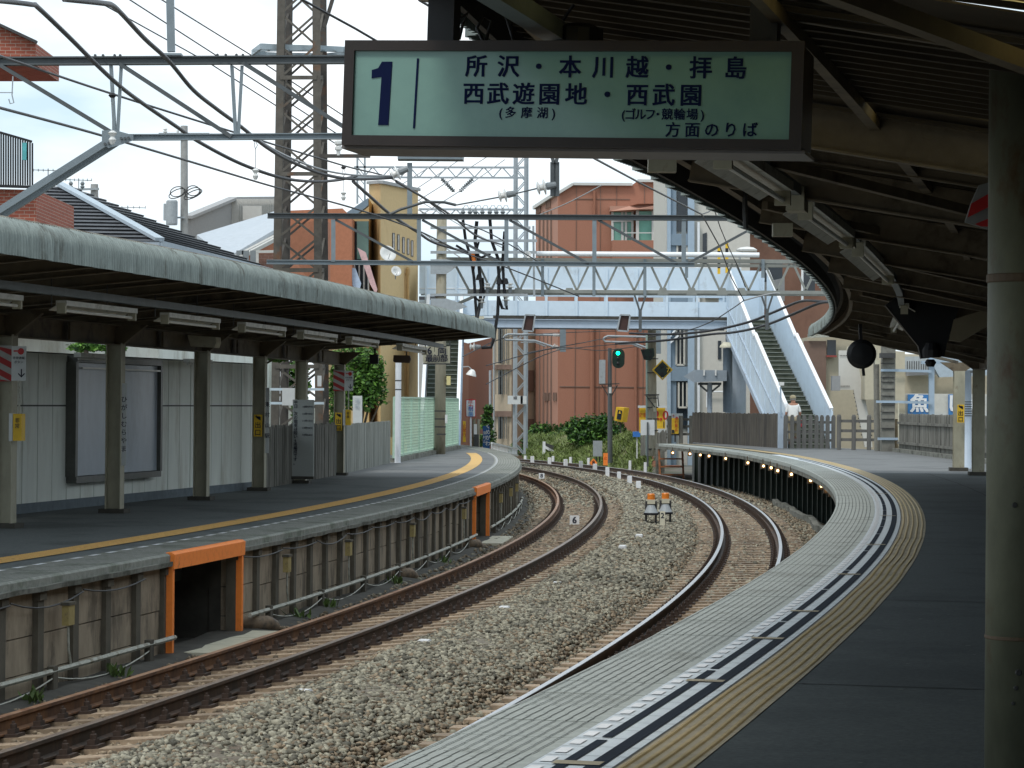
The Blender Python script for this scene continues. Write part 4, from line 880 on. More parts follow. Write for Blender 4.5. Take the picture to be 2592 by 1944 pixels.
# ---------------------------------------------------------------- buildings on the far left
m_brick = brickmat('red_brick',(.36,.1,.06),(.3,.075,.045),(.42,.33,.27),2.2,.5,.17,.012)
m_brickd = brickmat('brown_brick',(.2,.1,.075),(.17,.085,.06),(.25,.17,.14),2.2,.5,.17,.012)
def wall_poly(mb, pts, Y, depth=4., dx=0.): return mb.prism([at(x,y,Y) for x,y in pts],(dx,depth,0))
t = thing('brick_house', at(30,500,58), 'red brick house with a dark railed balcony at the left edge', 'building')
wall_poly(MB(),[(-140,405),(78,410),(78,700),(-140,700)],58,5).build('wall', m_brick, t)
MB().prism([at(-140,20,58),at(0,56,58),at(77,93,58),at(77,140,58),at(-140,140,58)],(0,3,0)).build('upper_wall', m_brick, t)
MB().bar(at(-140,10,57.9),at(0,54,57.9),.2,.06).bar(at(0,54,57.9),at(79,91,57.9),.2,.06).build('coping', m_darkmetal, t)
rl = MB()
for i in range(26): x = -60+i*5.2; rl.bar(at(x,288+(x)*.3 if x>0 else 288,57.7),at(x,400,57.7),.034)
rl.bar(at(-60,286,57.7),at(0,286,57.7),.05).bar(at(0,286,57.7),at(69,306,57.7),.05).bar(at(-60,400,57.7),at(69,404,57.7),.06); rl.build('balcony_railing', m_black, t)
ck = MB().tube([at(28,165,57.8),at(26,205,57.8),at(30,222,57.8),at(22,224,57.8),at(19,214,57.8)],.015,5).bar(at(-10,200,57.8),at(28,200,57.8),.02); ck.build('hook', m_greymetal, t)
MB().box(at(53,327,57.6),(.09,.05,.38)).build('cloth', mat('teal_cloth',(.1,.4,.42),v=.2), t)
# slate roofed house
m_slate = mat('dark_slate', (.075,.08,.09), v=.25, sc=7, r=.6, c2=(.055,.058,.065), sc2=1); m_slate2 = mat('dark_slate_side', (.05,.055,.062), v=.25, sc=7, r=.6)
m_trim = mat('pale_ridge_trim', (.4,.47,.53), v=.12, sc=9, r=.5)
t = thing('slate_house', at(250,560,66), 'house with a dark slate hip roof behind the corrugated canopy', 'building')
ap = at(128,403,70); ap2 = at(60,400,71); hb_ = at(345,524,63.5); lb_ = at(30,520,63.5); rb_ = at(590,585,72)
sl_ = MB(); NR = 16                                    # overlapping slate courses
for i in range(NR):
    f0,f1 = i/NR,(i+1.02)/NR; a0,a1 = ap2.lerp(lb_,f0),ap2.lerp(lb_,f1); b0,b1 = ap.lerp(hb_,f0),ap.lerp(hb_,f1); nz = Vector((0,-.06,.035))
    sl_.add([a0,b0,b1+nz,a1+nz,a1,b1],[(0,1,2,3),(3,2,5,4)])
sl_.build('roof', m_slate, t)
s2 = MB()
for i in range(NR):
    f0,f1 = i/NR,(i+1.02)/NR; a0,a1 = ap.lerp(hb_,f0),ap.lerp(hb_,f1); e = at(330,470,78); b0,b1 = ap.lerp(rb_,0).lerp(e,.0+f0*0)*1,0
    c0,c1 = at(150,402,76).lerp(rb_,f0),at(150,402,76).lerp(rb_,f1); nz = Vector((.03,-.03,.04)); s2.add([a0,c0,c1+nz,a1+nz,a1,c1],[(0,1,2,3),(3,2,5,4)])
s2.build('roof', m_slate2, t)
MB().bar(ap+up*.08,hb_+up*.08,.24,.08).build('hip_trim', m_trim, t)
MB().bar(hb_-up*.03,rb_-up*.03,.1,.16).bar(lb_-up*.05,hb_-up*.05,.1,.14).build('gutter', m_trim, t)
MB().prism([lb_-up*.1,hb_-up*.1,rb_-up*.1,rb_-up*5,hb_-up*5,lb_-up*5],(0,.3,0)).build('wall', m_panel, t)
vb = MB()
for x,y in ((235,575),(283,581)): vb.box(at(x,y-.5,62.6),(.12,.1,.06))
vb.build('snow_guard', m_darkmetal, t)
# gray balcony building, tilted roof house
m_stucco = mat('grey_stucco', (.3,.3,.3), v=.1, sc=10, r=.85); m_slat = mat('pale_slats', (.5,.49,.46), v=.08, sc=6)
t = thing('grey_building', at(500,560,110), 'grey building with a rounded corner and slatted roof screen', 'building')
MB().prism([at(405,470,104),at(505,429,112),at(505,560,112),at(405,620,104)],(.1,.5,0)).prism([at(505,429,112),at(600,428,116),at(600,560,116),at(505,560,112)],(0,.5,0)).build('wall', m_stucco, t)
MB().bar(at(405,469,103.9),at(505,428,111.9),.4,.12).bar(at(505,428,111.9),at(600,427,115.9),.4,.1).build('coping', mat('coping',(.34,.34,.34),v=.1), t)
fb_ = MB()
for i in range(20): x = 508+i*4.6; fb_.bar(at(x,430,111.5+i*.2),at(x,492,111.5+i*.2),.09,.3)
fb_.build('slat_screen', m_slat, t); MB().box(at(545,460,111.3),(.8,.1,.6)).build('vent', m_slat, t)
m_metalroof = mat('pale_metal_roof', (.42,.46,.5), v=.1, sc=5, r=.5); m_orw = mat('orange_wall', (.42,.17,.095), v=.15, sc=7, r=.85)
t = thing('gabled_house', at(560,600,90), 'orange walled house with a pale metal roof left of the rusty tower', 'building')
MB().prism([at(425,515,88),at(598,462,94),at(600,500,86),at(490,565,82)],(0,0,.12)).build('roof', m_metalroof, t)
MB().prism([at(490,562,82.2),at(600,500,86.2),at(700,470,88),at(700,660,88),at(490,660,82.2)],(0,3,0)).build('wall', m_orw, t)
MB().bar(at(488,563,82),at(602,505,86),.3,.1).bar(at(520,556,82.3),at(600,514,85.),.1,.12).build('eave', m_slat, t)
w_ = MB()
for x in (518,530,548): w_.box(at(x,572,82.4),(.22,.06,.9))
w_.build('window', mat('dull_glass',(.2,.22,.23),v=.1,r=.2), t); MB().prism([at(556,548,80.5),at(604,546,80.5),at(604,580,80.5),at(556,578,80.5)],(0,.3,0)).build('balcony_panel', m_brickd, t); MB().bar(at(553,544,80.3),at(606,543,80.3),.08).bar(at(556,545,80.3),at(556,580,80.3),.08).build('balcony_frame', m_slat, t)
MB().prism([at(560,480,96),at(620,455,98),at(740,450,98),at(760,470,98),at(760,640,98),at(560,640,98)],(0,3,0)).build('rear_wall', m_orw, t)
# yellow ochre building
m_ochre = mat('ochre_render', (.62,.45,.23), v=.08, sc=8, c2=(.54,.38,.19), f2=.55, sc2=.5, r=.85); m_ochred = mat('ochre_side', (.6,.42,.2), v=.08, sc=8, r=.85)
m_bluer = mat('blue_grey_roof', (.17,.23,.28), v=.15, sc=6, r=.6); m_gl = mat('green_glass', (.12,.26,.22), v=.15, sc=2, r=.08, spec=.6); m_dkgl = mat('dark_glass', (.025,.035,.045), v=.2, sc=2, r=.1)
t = thing('ochre_building', at(850,900,100), 'ochre rendered building with tall tower block and blue grey gable', 'building')
c0 = at(822,420,99); MB().prism([at(797,396,104),at(822,394,99),at(822,960,99),at(797,960,104)],(.05,.4,0)).build('side_wall', m_ochred, t)
MB().prism([at(822,394,99),at(903,411,106),at(903,960,106),at(822,960,99)],(-.05,.4,0)).build('wall', m_ochre, t)
MB().bar(at(797,395,104),at(822,393,98.9),.2,.12).bar(at(822,393,98.9),at(903.5,410,105.9),.2,.12).build('coping', mat('grey_coping',(.35,.36,.36),v=.1), t)
def Yo(x): f = (x-822)/81; return 1/((1-f)/99+f/106)-.05
m_slg = mat('slit_glass',(.16,.17,.16),r=.2)
for i,(x,y) in enumerate([(850.5,521),(861,524),(872,530),(882,533),(890.5,537)]):
    w = MB().prism([at(x+dx,y+dy,Yo(x+dx)) for dx,dy in ((-2.6,17),(2.6,18),(2.6,-17.5),(-2.6,-18))],(0,-.04,0)).build('window', m_darkmetal, t)
    MB().prism([at(x+dx,y+dy,Yo(x+dx)-.05) for dx,dy in ((-1.5,15.5),(1.5,16),(1.5,-16),(-1.5,-16.5))],(0,-.02,0)).build('pane', m_slg, w)
dp = MB()
for x in (875,881): dp.tube([at(x,590,103.4),at(x,960,103.4)],.06 if x>878 else .04,8)
dp.lathe(at(881,588,103.4),[(.09,-.1),(.09,.12),(.05,.2)],8); dp.build('downpipe', mat('ochre_pipe',(.5,.32,.14),v=.1), t)
MB().bar(at(822,650,98.9),at(903,665,105.9),.03,.03).build('joint_line', m_ochred, t)
MB().prism([at(700,540,100),at(745,470,100),at(797,430,100),at(797,960,100),at(700,960,100)],(0,3,0)).build('gable_wall', m_ochre, t)
MB().prism([at(700,545,99.6),at(712,508,99.6),at(750,462,99.6),at(797,430,99.6),at(797,446,99.6),at(762,474,99.6),at(728,520,99.6),at(712,560,99.6)],(0,-.6,0)).build('roof', m_bluer, t)
MB().prism([at(640,560,102),at(700,500,102),at(720,505,102),at(712,660,102),at(640,660,102)],(0,.4,0)).build('blue_wall', mat('blue_grey_wall',(.25,.33,.4),v=.1), t)
w = MB().prism([at(755,478,99.8),at(797,478,99.8),at(797,640,99.8),at(755,640,99.8)],(0,-.05,0)).build('window', m_dkgl, t)
MB().prism([at(771,478,99.65),at(796,478,99.65),at(796,560,99.65),at(771,560,99.65)],(0,-.03,0)).build('pane', m_gl, w)
bl_ = MB(); 
for i in range(9): bl_.bar(at(716+i*10,570,98.8),at(716+i*10,640,98.8),.05)
bl_.bar(at(712,565,98.8),at(800,568,98.8),.06,.1).bar(at(712,590,98.8),at(740,590,98.8),.3,.5); bl_.build('balcony_railing', m_slat, t)
cl = []
for pts,cn,cc,lb in [([(772,535),(790,545),(815,625),(812,636),(800,615)],'pink',(.65,.42,.42),'pink striped laundry sheet draped on the ochre building balcony'),([(758,578),(768,580),(780,612),(776,630),(762,618)],'blue',(.45,.55,.7),'pale blue laundry hanging on the ochre building balcony')]:
    tag(MB().prism([at(x,y,98.2) for x,y in pts],(0,.08,0)).build('laundry', mat(cn+'_cloth',cc,v=.2,sc=12)), lb, 'laundry')
def dish(x,y,Y,r,label):
    p = at(x,y,Y); o = thing('satellite_dish',p,label,'satellite dish'); ax = Vector((.35,-.8,.35))
    MB().lathe(p,[(.02,-.02),(r*.5,.02),(r*.85,.07),(r,.11),(r*.98,.115),(r*.5,.04),(.02,.0)],18,axis=ax).build('reflector', m_porc, o, smooth=True); MB().tube([p,p+Vector((0,.15,-.25))],.02,6).tube([p+Vector((0,0,-r)),p+ax.normalized()*r*1.1+Vector((0,0,-.1))],.012,5).build('mount', m_greymetal, o)
dish(836,550,97,.32,'larger white satellite dish on the ochre building corner'); dish(854,588,97,.2,'smaller white satellite dish below the larger one'); dish(1138,558 if 0 else 553,84,.12,'tiny round dish among the pole brackets'); dish(1636,432,128,.38,'white satellite dish on the terracotta building roof')
tag(MB().prism([at(690,925,78),at(880,950,86),at(880,990,86),at(690,1000,78)],(0,-.3,0)).build('low_wall', m_ochred), 'low ochre yard wall seen through the fence', 'wall')
# utility poles and aerials
m_upole = mat('grey_pole', (.34,.34,.33), v=.15, sc=6, r=.8)
def upole(x,y0,y1,Y,r,label):
    t = thing('utility_pole', at(x,y1,Y), label, 'utility pole'); a,b = at(x,y1,Y),at(x,y0,Y); MB().tube([a,b],r,12,r*.85).build('shaft', m_upole, t); return t
t = upole(398,272,620,95,.15,'grey utility pole with a transformer and coiled cables behind the canopy')
MB().bar(at(343,290,94.8),at(452,290,94.8),.08,.1).bar(at(372,470,94.8),at(400,470,94.8),.06).build('cross_arm', m_greymetal, t)
MB().lathe(at(371,486,94.6),[(.2,0),(.21,.06),(.21,.85),(.17,.9)],16).lathe(at(360,476,94.8),[(.12,0),(.12,.6)],10).build('transformer', m_greymetal, t)
MB().lathe(at(357,288,94.8),[(.05,0),(.08,.06),(.04,.1),(.08,.14),(.04,.2)],8).lathe(at(384,288,94.8),[(.04,0),(.05,.1)],8).build('insulator', m_porc, t)
co = MB()
for i in range(5):
    a = i*.5; cx = 383 if i%2 else 417; co.tube([at(cx+14*cos(u+a)*(1+.1*i),412+11*sin(u*1.0+a*.6)+i*2,94.6) for u in fr(14,0,6.3)],.018,4)
co.build('coiled_cable', m_darkmetal, t)
t = upole(204,398,470,100,.17,'short far utility pole with insulators above the slate roof')
MB().bar(at(140,410,99.8),at(214,408,99.8),.08).build('cross_arm', m_greymetal, t)
ins = MB()
for x in (130,153,178): ins.lathe(at(x,408,99.8),[(.05,0),(.09,.08),(.05,.14),(.09,.2),(.05,.28)],8)
ins.build('insulator', m_porcd, t)
def aerial(x,y0,y1,Y,w,label):
    t = MB().bar(at(x,y1,Y),at(x,y0,Y),.03); t.bar(at(x-w,y0+3,Y),at(x+w,y0+5,Y),.025)
    for i in range(7): xx = x-w+i*w/3; t.bar(at(xx,y0+1,Y-.3),at(xx,y0+6,Y+.3),.02)
    tag(t.build('aerial', m_greymetal), label, 'aerial')
aerial(104,364,400,80,32,'thin roof aerial above the slate roof, nearer of two'); aerial(276,444,480,95,38,'roof aerial behind the slate roof near the utility pole'); aerial(170,385,420,88,28,'flat roof aerial above the slate roof, farther of two')
# ---------------------------------------------------------------- footbridge
m_fbw = mat('bridge_white_blue', (.62,.73,.83), v=.06, sc=3, c2=(.33,.35,.36), f2=.6, sc2=1.2, r=.5, soft=.25); m_fbe = mat('bridge_edge_white', (.8,.82,.84), v=.05, sc=5, r=.5)
m_fbg = mat('bridge_girder_blue', (.4,.47,.55), v=.08, sc=3, c2=(.25,.27,.28), f2=.62, sc2=1.6, r=.5); m_rustst = mat('rust_streak', (.2,.09,.045), v=.3)
m_tread = mat('mossy_tread', (.085,.095,.07), v=.3, sc=8, c2=(.05,.06,.04), f2=.5, sc2=2, r=.9); m_nose = mat('pale_nosing', (.27,.29,.25), v=.2, sc=10)
YB = 104.
def bx(x,Y=YB): return at(x,700,Y).x
def bz(y,Y=YB): return at(1300,y,Y).z
zdk = bz(689); xl,xr = bx(905),bx(1648)
t = thing('footbridge', ((xl+xr)/2,YB+1,0), 'pale blue steel footbridge crossing both tracks with stairs at each end', 'footbridge')
MB().box(((xl+xr)/2,YB+.9,zdk-.06),(xr-xl,1.8,.16)).build('deck', m_lip, t)
for yy in (0,1.75):
    MB().ibar((xl,YB+yy+.0,bz(700)),(bx(1572),YB+yy,bz(700)),.22,bz(692)-bz(711),.03).build('girder', m_fbg, t)
    MB().box(((xl+bx(1572))/2,YB+yy-.02,(bz(651)+bz(683))/2),(bx(1572)-xl,.05,bz(651)-bz(683))).build('lower_panel', m_fbw, t)
    MB().box(((xl+bx(1600))/2,YB+yy-.02,(bz(577)+bz(638))/2),(bx(1600)-xl,.05,bz(577)-bz(638))).build('parapet_panel', m_fbw, t)
    rl = MB().bar((xl,YB+yy,bz(576)),(bx(1600),YB+yy,bz(576)),.1,.06).bar((xl,YB+yy-.05,bz(626)),(bx(1572),YB+yy-.05,bz(626)),.03,.03); rl.build('handrail', m_fbe, t)
    po = MB()
    for i in range(11): x = 920+i*65; po.bar((bx(x),YB+yy-.06,bz(683)),(bx(x),YB+yy-.06,bz(577)),.09)
    po.build('post', m_fbw, t)
MB().box((bx(1325),YB-.06,(bz(683)+bz(690))/2),(bx(1560)-bx(1040),.04,.12)).build('deck_edge', m_dark, t)
MB().box(((bx(1560)+xr)/2,YB+1.78,(zdk+bz(577))/2),(xr-bx(1560),.06,bz(577)-zdk)).box((xr+.02,YB+.9,(zdk+bz(580))/2),(.06,1.8,bz(580)-zdk)).build('landing_panel', m_fbw, t)
pl = MB()
for x in (1350-140,1480): pl.tube([(bx(x),YB+1,-.7),(bx(x),YB+1,bz(712))],.2,14)
for x in (1590,): pl.tube([(bx(x),YB+.8,-.7),(bx(x),YB+.8,bz(712))],.32,16)
fp_ = MB().tube([(bx(1593),YB+.6,-.7),(bx(1593),YB+.6,bz(712))],.42,18).build('pier', m_fbg, t)
MB().tube([(xl+.6,YB+.8,-.7),(xl+.6,YB+.8,bz(712))],.3,16).build('pier', m_fbg, t)
def stairs(b0, t0, w, n, parent, out_left, kink=.52):
    b0,t0 = Vector(b0),Vector(t0); d = t0-b0; dh = Vector((d.x,d.y,0)); l = dh.length; dh = dh/l; nx = Vector((dh.y,-dh.x,0)); rise = d.z/n
    tr = MB(); no = MB()
    for i in range(n):
        a = b0+dh*(l*i/n); tr.box(a+dh*(l/n/2)+Vector((0,0,rise*(i+.5))),(w,l/n,rise),ax=(nx,dh,Vector((0,0,1))))
        no.box(a+Vector((0,0,rise*(i+1)-.012))-dh*.012,(w-.04,.03,.03),ax=(nx,dh,Vector((0,0,1))))
    tr.build('steps', m_tread, parent); no.build('nosing', m_nose, parent)
    sl_ = d.z/l
    for sgn in (-1,1):
        bpn = MB(); cp = MB(); ps = MB(); st_ = MB(); o = nx*sgn*(w/2+.04)
        segs = [(0.,kink,1.36,1.62),(kink,1.,1.5,1.95)]
        for f0,f1,hh_,hi_ in segs:
            p0,p1 = b0+d*f0+o,b0+d*f1+o
            bpn.prism([p0-up*.62,p1-up*.62,p1+up*hi_,p0+up*hh_], nx*sgn*.05)
            cp.bar(p0+up*(hh_+.02)+nx*sgn*.025,p1+up*(hi_+.02)+nx*sgn*.025,.13,.08)
        for i in range(13):
            f = i/12; p_ = b0+d*f+o+nx*sgn*.055; ps.bar(p_-up*.6,p_+up*1.32,.05,.04,up=dh)
        p0,p1 = b0+o+nx*sgn*.07,t0+o+nx*sgn*.07; st_.bar(p0-up*.63,p1-up*.63,.08,.2); st_.bar(p0+up*.45,p1+up*.45,.04,.05)
        bpn.build('balustrade', m_fbw, parent); cp.build('coping', m_fbe, parent); ps.build('post', m_fbw, parent); st_.build('stringer', m_fbg, parent)
rb0 = Vector((at(1748,970,91.3).x,91.3,HR)); rt0 = Vector((bx(1612)+.05,YB-.1,zdk)); 
ts = thing('staircase', rb0, 'steep footbridge staircase behind the picket gate on the right', 'staircase'); stairs(rb0, rt0, 1.42, 29, ts, True)
lb0 = Vector((at(950,975,97.).x,97.,HL)); lt0 = Vector((at(962,695,105).x,105.5,zdk))
ts = thing('staircase', lb0, 'footbridge staircase behind the round concrete pole on the left', 'staircase'); stairs(lb0, lt0, 1.2, 29, ts, True)
lm = thing('wall_lamp', at(1018,805,96), 'white bell shaped lamp on the left staircase', 'lamp'); p = at(1019,806,96)
MB().lathe(p,[(.2,-.1),(.19,-.06),(.12,.08),(.05,.14)],14,axis=(.25,0,1)).build('shade', m_porc, lm, smooth=False); MB().tube([p+Vector((0,0,.13)),p+Vector((-.12,0,.24)),p+Vector((-.35,0,.22))],.02,6).build('arm', m_greymetal, lm)
tag(MB().box(at(1028,686,97),(.6,.3,.1)).build('roadside_lamp', m_cream), 'flat cream lamp fitting at the canopy end by the black cables', 'lamp')
# ---------------------------------------------------------------- terracotta building and neighbours
m_terra = mat('terracotta_tile', (.35,.157,.102), v=.1, sc=16, c2=(.29,.125,.082), f2=.55, sc2=.35, r=.75, soft=.3); m_terras = mat('pale_terracotta', (.42,.225,.165), v=.06, sc=16, r=.75)
m_beige = mat('beige_render', (.46,.38,.28), v=.08, sc=6, r=.85); m_brownb = mat('brown_band', (.2,.13,.1), v=.1); m_cap = mat('pale_parapet', (.55,.55,.53), v=.05)
YT = 140.
def T(x,y,d=0.): return at(x,y,YT+d)
t = thing('terracotta_building', T(1320,960), 'large terracotta tiled building behind the footbridge', 'building')
mw = MB().prism([T(1205,418),T(1238,398),T(1366,399),T(1366,1010),T(1205,1010)],(0,9,0)); mw.prism([T(1366,399),T(1377,391),T(1470,392),T(1470,1010),T(1366,1010)],(0,9,0)); mw.build('wall', m_terra, t)
MB().prism([at(1157,450,143.5),T(1205,418),T(1205,1010),at(1157,1010,143.5)],(.05,.6,0)).build('side_wall', m_terras, t)
MB().bar(at(1156,449,143.5),T(1204.5,417.5),.3,.18).bar(T(1205,417.5,-.1),T(1238,397.5,-.1),.3,.14).bar(T(1238,397.5,-.1),T(1366,398.5,-.1),.3,.14).bar(T(1377,390.5,-.1),T(1470,391.5,-.1),.3,.14).build('parapet', m_cap, t)
ln = MB()
for x in (1243,1295,1330,1390): ln.box(at(x,700,YT-.02),(.03,.04,15))
ln.box(T(1320,836,-.02),(5.5,.04,.05)).box(T(1320,700,-.02),(5.5,.04,.04)).box(T(1300,430,-.02),(3.,.04,.04)); ln.build('tile_joint', m_brownb, t)
dpp = MB()
for x,y0,y1,r in ((1279,650,1010,.12),(1373,690,1010,.08),(1284,412,470,.07),(1303,720,1010,.05)): dpp.tube([at(x,y0,YT-.15),at(x,y1,YT-.15)],r,8)
dpp.build('downpipe', mat('terracotta_pipe',(.3,.13,.08),v=.1), t)
sl2 = MB()
for x in (1165,1173.5,1182,1190): Yq = 143.5-3.5*(x-1157)/48; sl2.box(at(x,520,Yq-.15),(.09,.1,3.2)); sl2.box(at(x,880,Yq-.15),(.08,.1,8))
for x in (1160,1163,1166,1180,1183.5,1187): Yq = 143.5-3.5*(x-1157)/48; sl2.box(at(x,452-(x-1160)*.5,Yq-.2),(.1,.1,.5)); 
for x in (1177,1182,1187,1196,1200): Yq = 143.5-3.5*(x-1157)/48; sl2.box(at(x,857,Yq-.2),(.1,.12,.45))
sl2.build('window_slit', m_brownb, t)
# bay with green glass
w = MB().prism([T(1323,455,-.3),T(1367,453,-.3),T(1367,520,-.3),T(1323,520,-.3)],(0,.1,0)).prism([T(1378,456,-.8),T(1436,456,-.8),T(1436,520,-.8),T(1378,520,-.8)],(0,.1,0)).build('window', mat('blue_green_glass',(.16,.38,.31),v=.2,sc=1,r=.12), t)
mu = MB()
for x in (1323,1344,1352,1366): mu.bar(T(x,455,-.35),T(x,520,-.35),.12)
for x in (1377,1411,1419,1436): mu.bar(T(x,453,-.9),T(x,520,-.9),.16)
mu.bar(T(1323,478,-.4),T(1366,477,-.4),.1,.08); mu.build('mullion', m_cap, w)
MB().prism([T(1318,445,-1),T(1360,445,-1),T(1378,440,-1.6),T(1440,440,-1.6),T(1440,452,-1.6),T(1378,452,-1.6),T(1360,456,-1),T(1318,456,-1)],(0,1.2,0)).build('canopy_ledge', m_terras, t)
bl_ = MB().prism([T(1323,572,-1.8),T(1323,519,-1.8),T(1440,519,-1.8),T(1440,572,-1.8)],(0,1.7,0)); bl_.build('balcony', m_terra, t)
MB().bar(T(1346,503,-1.7),T(1436,503,-1.7),.05).bar(T(1346,503,-1.7),T(1346,522,-1.7),.05).build('balcony_rail', m_cap, t)
MB().box(T(1430,514-76,-.9),(.5,.3,.6)).build('vent', m_stucco, t)
# lower wings to the left
MB().prism([at(1010,742,146),at(1068,728,150),at(1068,1010,150),at(1010,1010,146)],(0,3,0)).build('wing_wall', m_terra, t)
MB().prism([at(985,735,144),at(1012,742,146),at(1012,1010,146),at(985,1010,144)],(0,3,0)).build('wing_side', m_terras, t)
MB().prism([at(1064,690,143),at(1105,690,141.5),at(1105,1010,141.5),at(1064,1010,143)],(0,4,0)).prism([at(1105,690,141.5),at(1157,690,144),at(1157,1010,144),at(1105,1010,141.5)],(0,4,0)).build('beige_wall', m_beige, t)
MB().prism([at(1064,788,142.8),at(1105,788,141.3),at(1105,798,141.3),at(1064,798,142.8)],(0,-.15,0)).prism([at(1064,888,142.8),at(1105,888,141.3),at(1105,900,141.3),at(1064,900,142.8)],(0,-.15,0)).build('floor_band', m_brownb, t)
w = MB()
for y0,y1 in ((800,852),(900,948),(705,785)):
    for x in (1079,1083): w.prism([at(x-3,y0,142),at(x+3,y0,142),at(x+3,y1,142),at(x-3,y1,142)],(0,.1,0))
    for x in (1090,1094,1071): w.prism([at(x-.8,y0,141.5),at(x+.8,y0,141.5),at(x+.8,y1,141.5),at(x-.8,y1,141.5)],(0,.1,0))
w.build('window', mat('grey_slit_glass',(.13,.14,.14),r=.25), t)
w = MB(); 
for y0,y1 in ((800,845),(905,960)): w.prism([at(1137,y0,143),at(1154,y0,143.8),at(1154,y1,143.8),at(1137,y1,143)],(0,-.1,0))
w.build('recess', m_brownb, t); MB().tube([at(1059,800,141),at(1059,960,141)],.07,8).tube([at(1067,690,142),at(1067,960,142)],.05,6).build('downpipe', m_greymetal, t)
# white and blue apartment block
m_apw = mat('cream_white_render', (.55,.53,.48), v=.06, sc=5, c2=(.46,.44,.39), f2=.58, sc2=.5, r=.85, soft=.3); m_apb = mat('slate_blue_frame', (.2,.265,.33), v=.08, sc=5, r=.7); m_apbl = mat('pale_blue_frame', (.34,.43,.52), v=.08, sc=5, r=.7)
YA = 116.
def A_(x,y,d=0.): return at(x,y,YA+d)
t = thing('apartment_block', A_(1520,960), 'white apartment block with slate blue window columns behind the right staircase', 'building')
MB().prism([A_(1438,330),A_(1620,330),A_(1620,1005),A_(1438,1005)],(0,10,0)).build('wall', m_apw, t)
c = MB()
for x0,x1,y0 in ((1442,1449,330),(1486,1500,380)): c.prism([A_(x0,y0,-.35),A_(x1,y0,-.35),A_(x1,1005,-.35),A_(x0,1005,-.35)],(0,.35,0))
c.build('column', m_apbl, t)
c = MB()
c.prism([A_(1449,330,-.2),A_(1461,330,-.2),A_(1461,1005,-.2),A_(1449,1005,-.2)],(0,.2,0))
for y0,y1 in ((505,530),(792,823),(640,680)): c.prism([A_(1449,y0,-.3),A_(1487,y0,-.3),A_(1487,y1,-.3),A_(1449,y1,-.3)],(0,.25,0))
c.build('spandrel', m_apb, t)
w = MB().prism([A_(1463,535,-.1),A_(1484,528,-.1),A_(1484,585,-.1),A_(1463,590,-.1)],(0,.08,0)).prism([A_(1462,824,-.1),A_(1484,824,-.1),A_(1484,925,-.1),A_(1462,925,-.1)],(0,.08,0)).prism([A_(1461,700,-.1),A_(1478,700,-.1),A_(1478,788,-.1),A_(1461,788,-.1)],(0,.08,0)).prism([A_(1463,400,-.1),A_(1484,400,-.1),A_(1484,500,-.1),A_(1463,500,-.1)],(0,.08,0)).build('window', m_dkgl, t)
wf = MB()
for x0,x1,y0,y1 in ((1463,1484,530,588),(1466,1484,826,880),(1461,1478,700,788)): wf.bar(A_(x0,y0,-.2),A_(x0,y1,-.2),.08).bar(A_((x0+x1)/2,y0,-.2),A_((x0+x1)/2,y1,-.2),.06).bar(A_(x1,y0,-.2),A_(x1,y1,-.2),.08).bar(A_(x0,y1,-.2),A_(x1,y1,-.2),.08)
wf.build('window_frame', m_apw, w)
w = MB().prism([A_(1518,505,-.05),A_(1527,502,-.05),A_(1527,590,-.05),A_(1518,592,-.05)],(0,.04,0)).prism([A_(1551,736,-.05),A_(1558,736,-.05),A_(1558,776,-.05),A_(1551,776,-.05)],(0,.04,0)).build('window', m_dkgl, t)
MB().tube([A_(1509,480,-.2),A_(1509,1000,-.2)],.06,8).tube([A_(1527,880,-.2),A_(1527,846,-.2),A_(1563,846,-.2)],.04,6).build('downpipe', m_fbe, t)
MB().prism([A_(1449,722,-.6),A_(1464,705,-.6),A_(1464,709,-.6),A_(1449,728,-.6)],(0,.4,0)).prism([A_(1449,736,-.6),A_(1466,722,-.6),A_(1466,727,-.6),A_(1449,742,-.6)],(0,.4,0)).build('awning', m_fbe, t)
MB().box(A_(1545,525 if 0 else 632,-.3),(.9,.5,.45)).build('air_conditioner', m_apw, t)
# brown roof house right of it, beyond the stair
m_brt = brickmat('purple_brown_tile',(.2,.12,.1),(.18,.105,.09),(.26,.2,.18),3.,.5,.14,.01)
t = thing('brown_house', at(1680,960,122), 'brown tiled house rising behind the right footbridge staircase', 'building')
MB().prism([at(1560,520,124),at(1612,502,122),at(1612,1000,122),at(1560,1000,124)],(.1,.5,0)).build('side_wall', m_brt, t)
MB().prism([at(1612,502,122),at(1900,505,126),at(1900,1000,126),at(1612,1000,122)],(0,4,0)).build('wall', mat('brown_render',(.24,.125,.085),v=.08,sc=5,c2=(.2,.1,.07),f2=.5,sc2=.4,r=.85), t)
MB().prism([at(1648,570,121.5),at(1690,566,121.8),at(1690,610,121.8),at(1648,618,121.5)],(0,-.1,0)).prism([at(1735,585,123),at(1760,595,123),at(1760,640,123),at(1735,640,123)],(0,-.1,0)).build('window', m_dkgl, t)
MB().bar(at(1560,519,123.8),at(1612,501,121.8),.3,.12).bar(at(1612,501,121.8),at(1900,504,125.8),.3,.12).build('eave', m_beige, t)
MB().prism([at(1640,612,120.5),at(1695,600,120.8),at(1695,650,120.8),at(1640,660,120.5)],(0,.1,0)).build('balcony_panel', m_stucco, t)
MB().tube([at(1733,580,121),at(1733,650,121)],.06,6).build('downpipe', m_fbe, t)
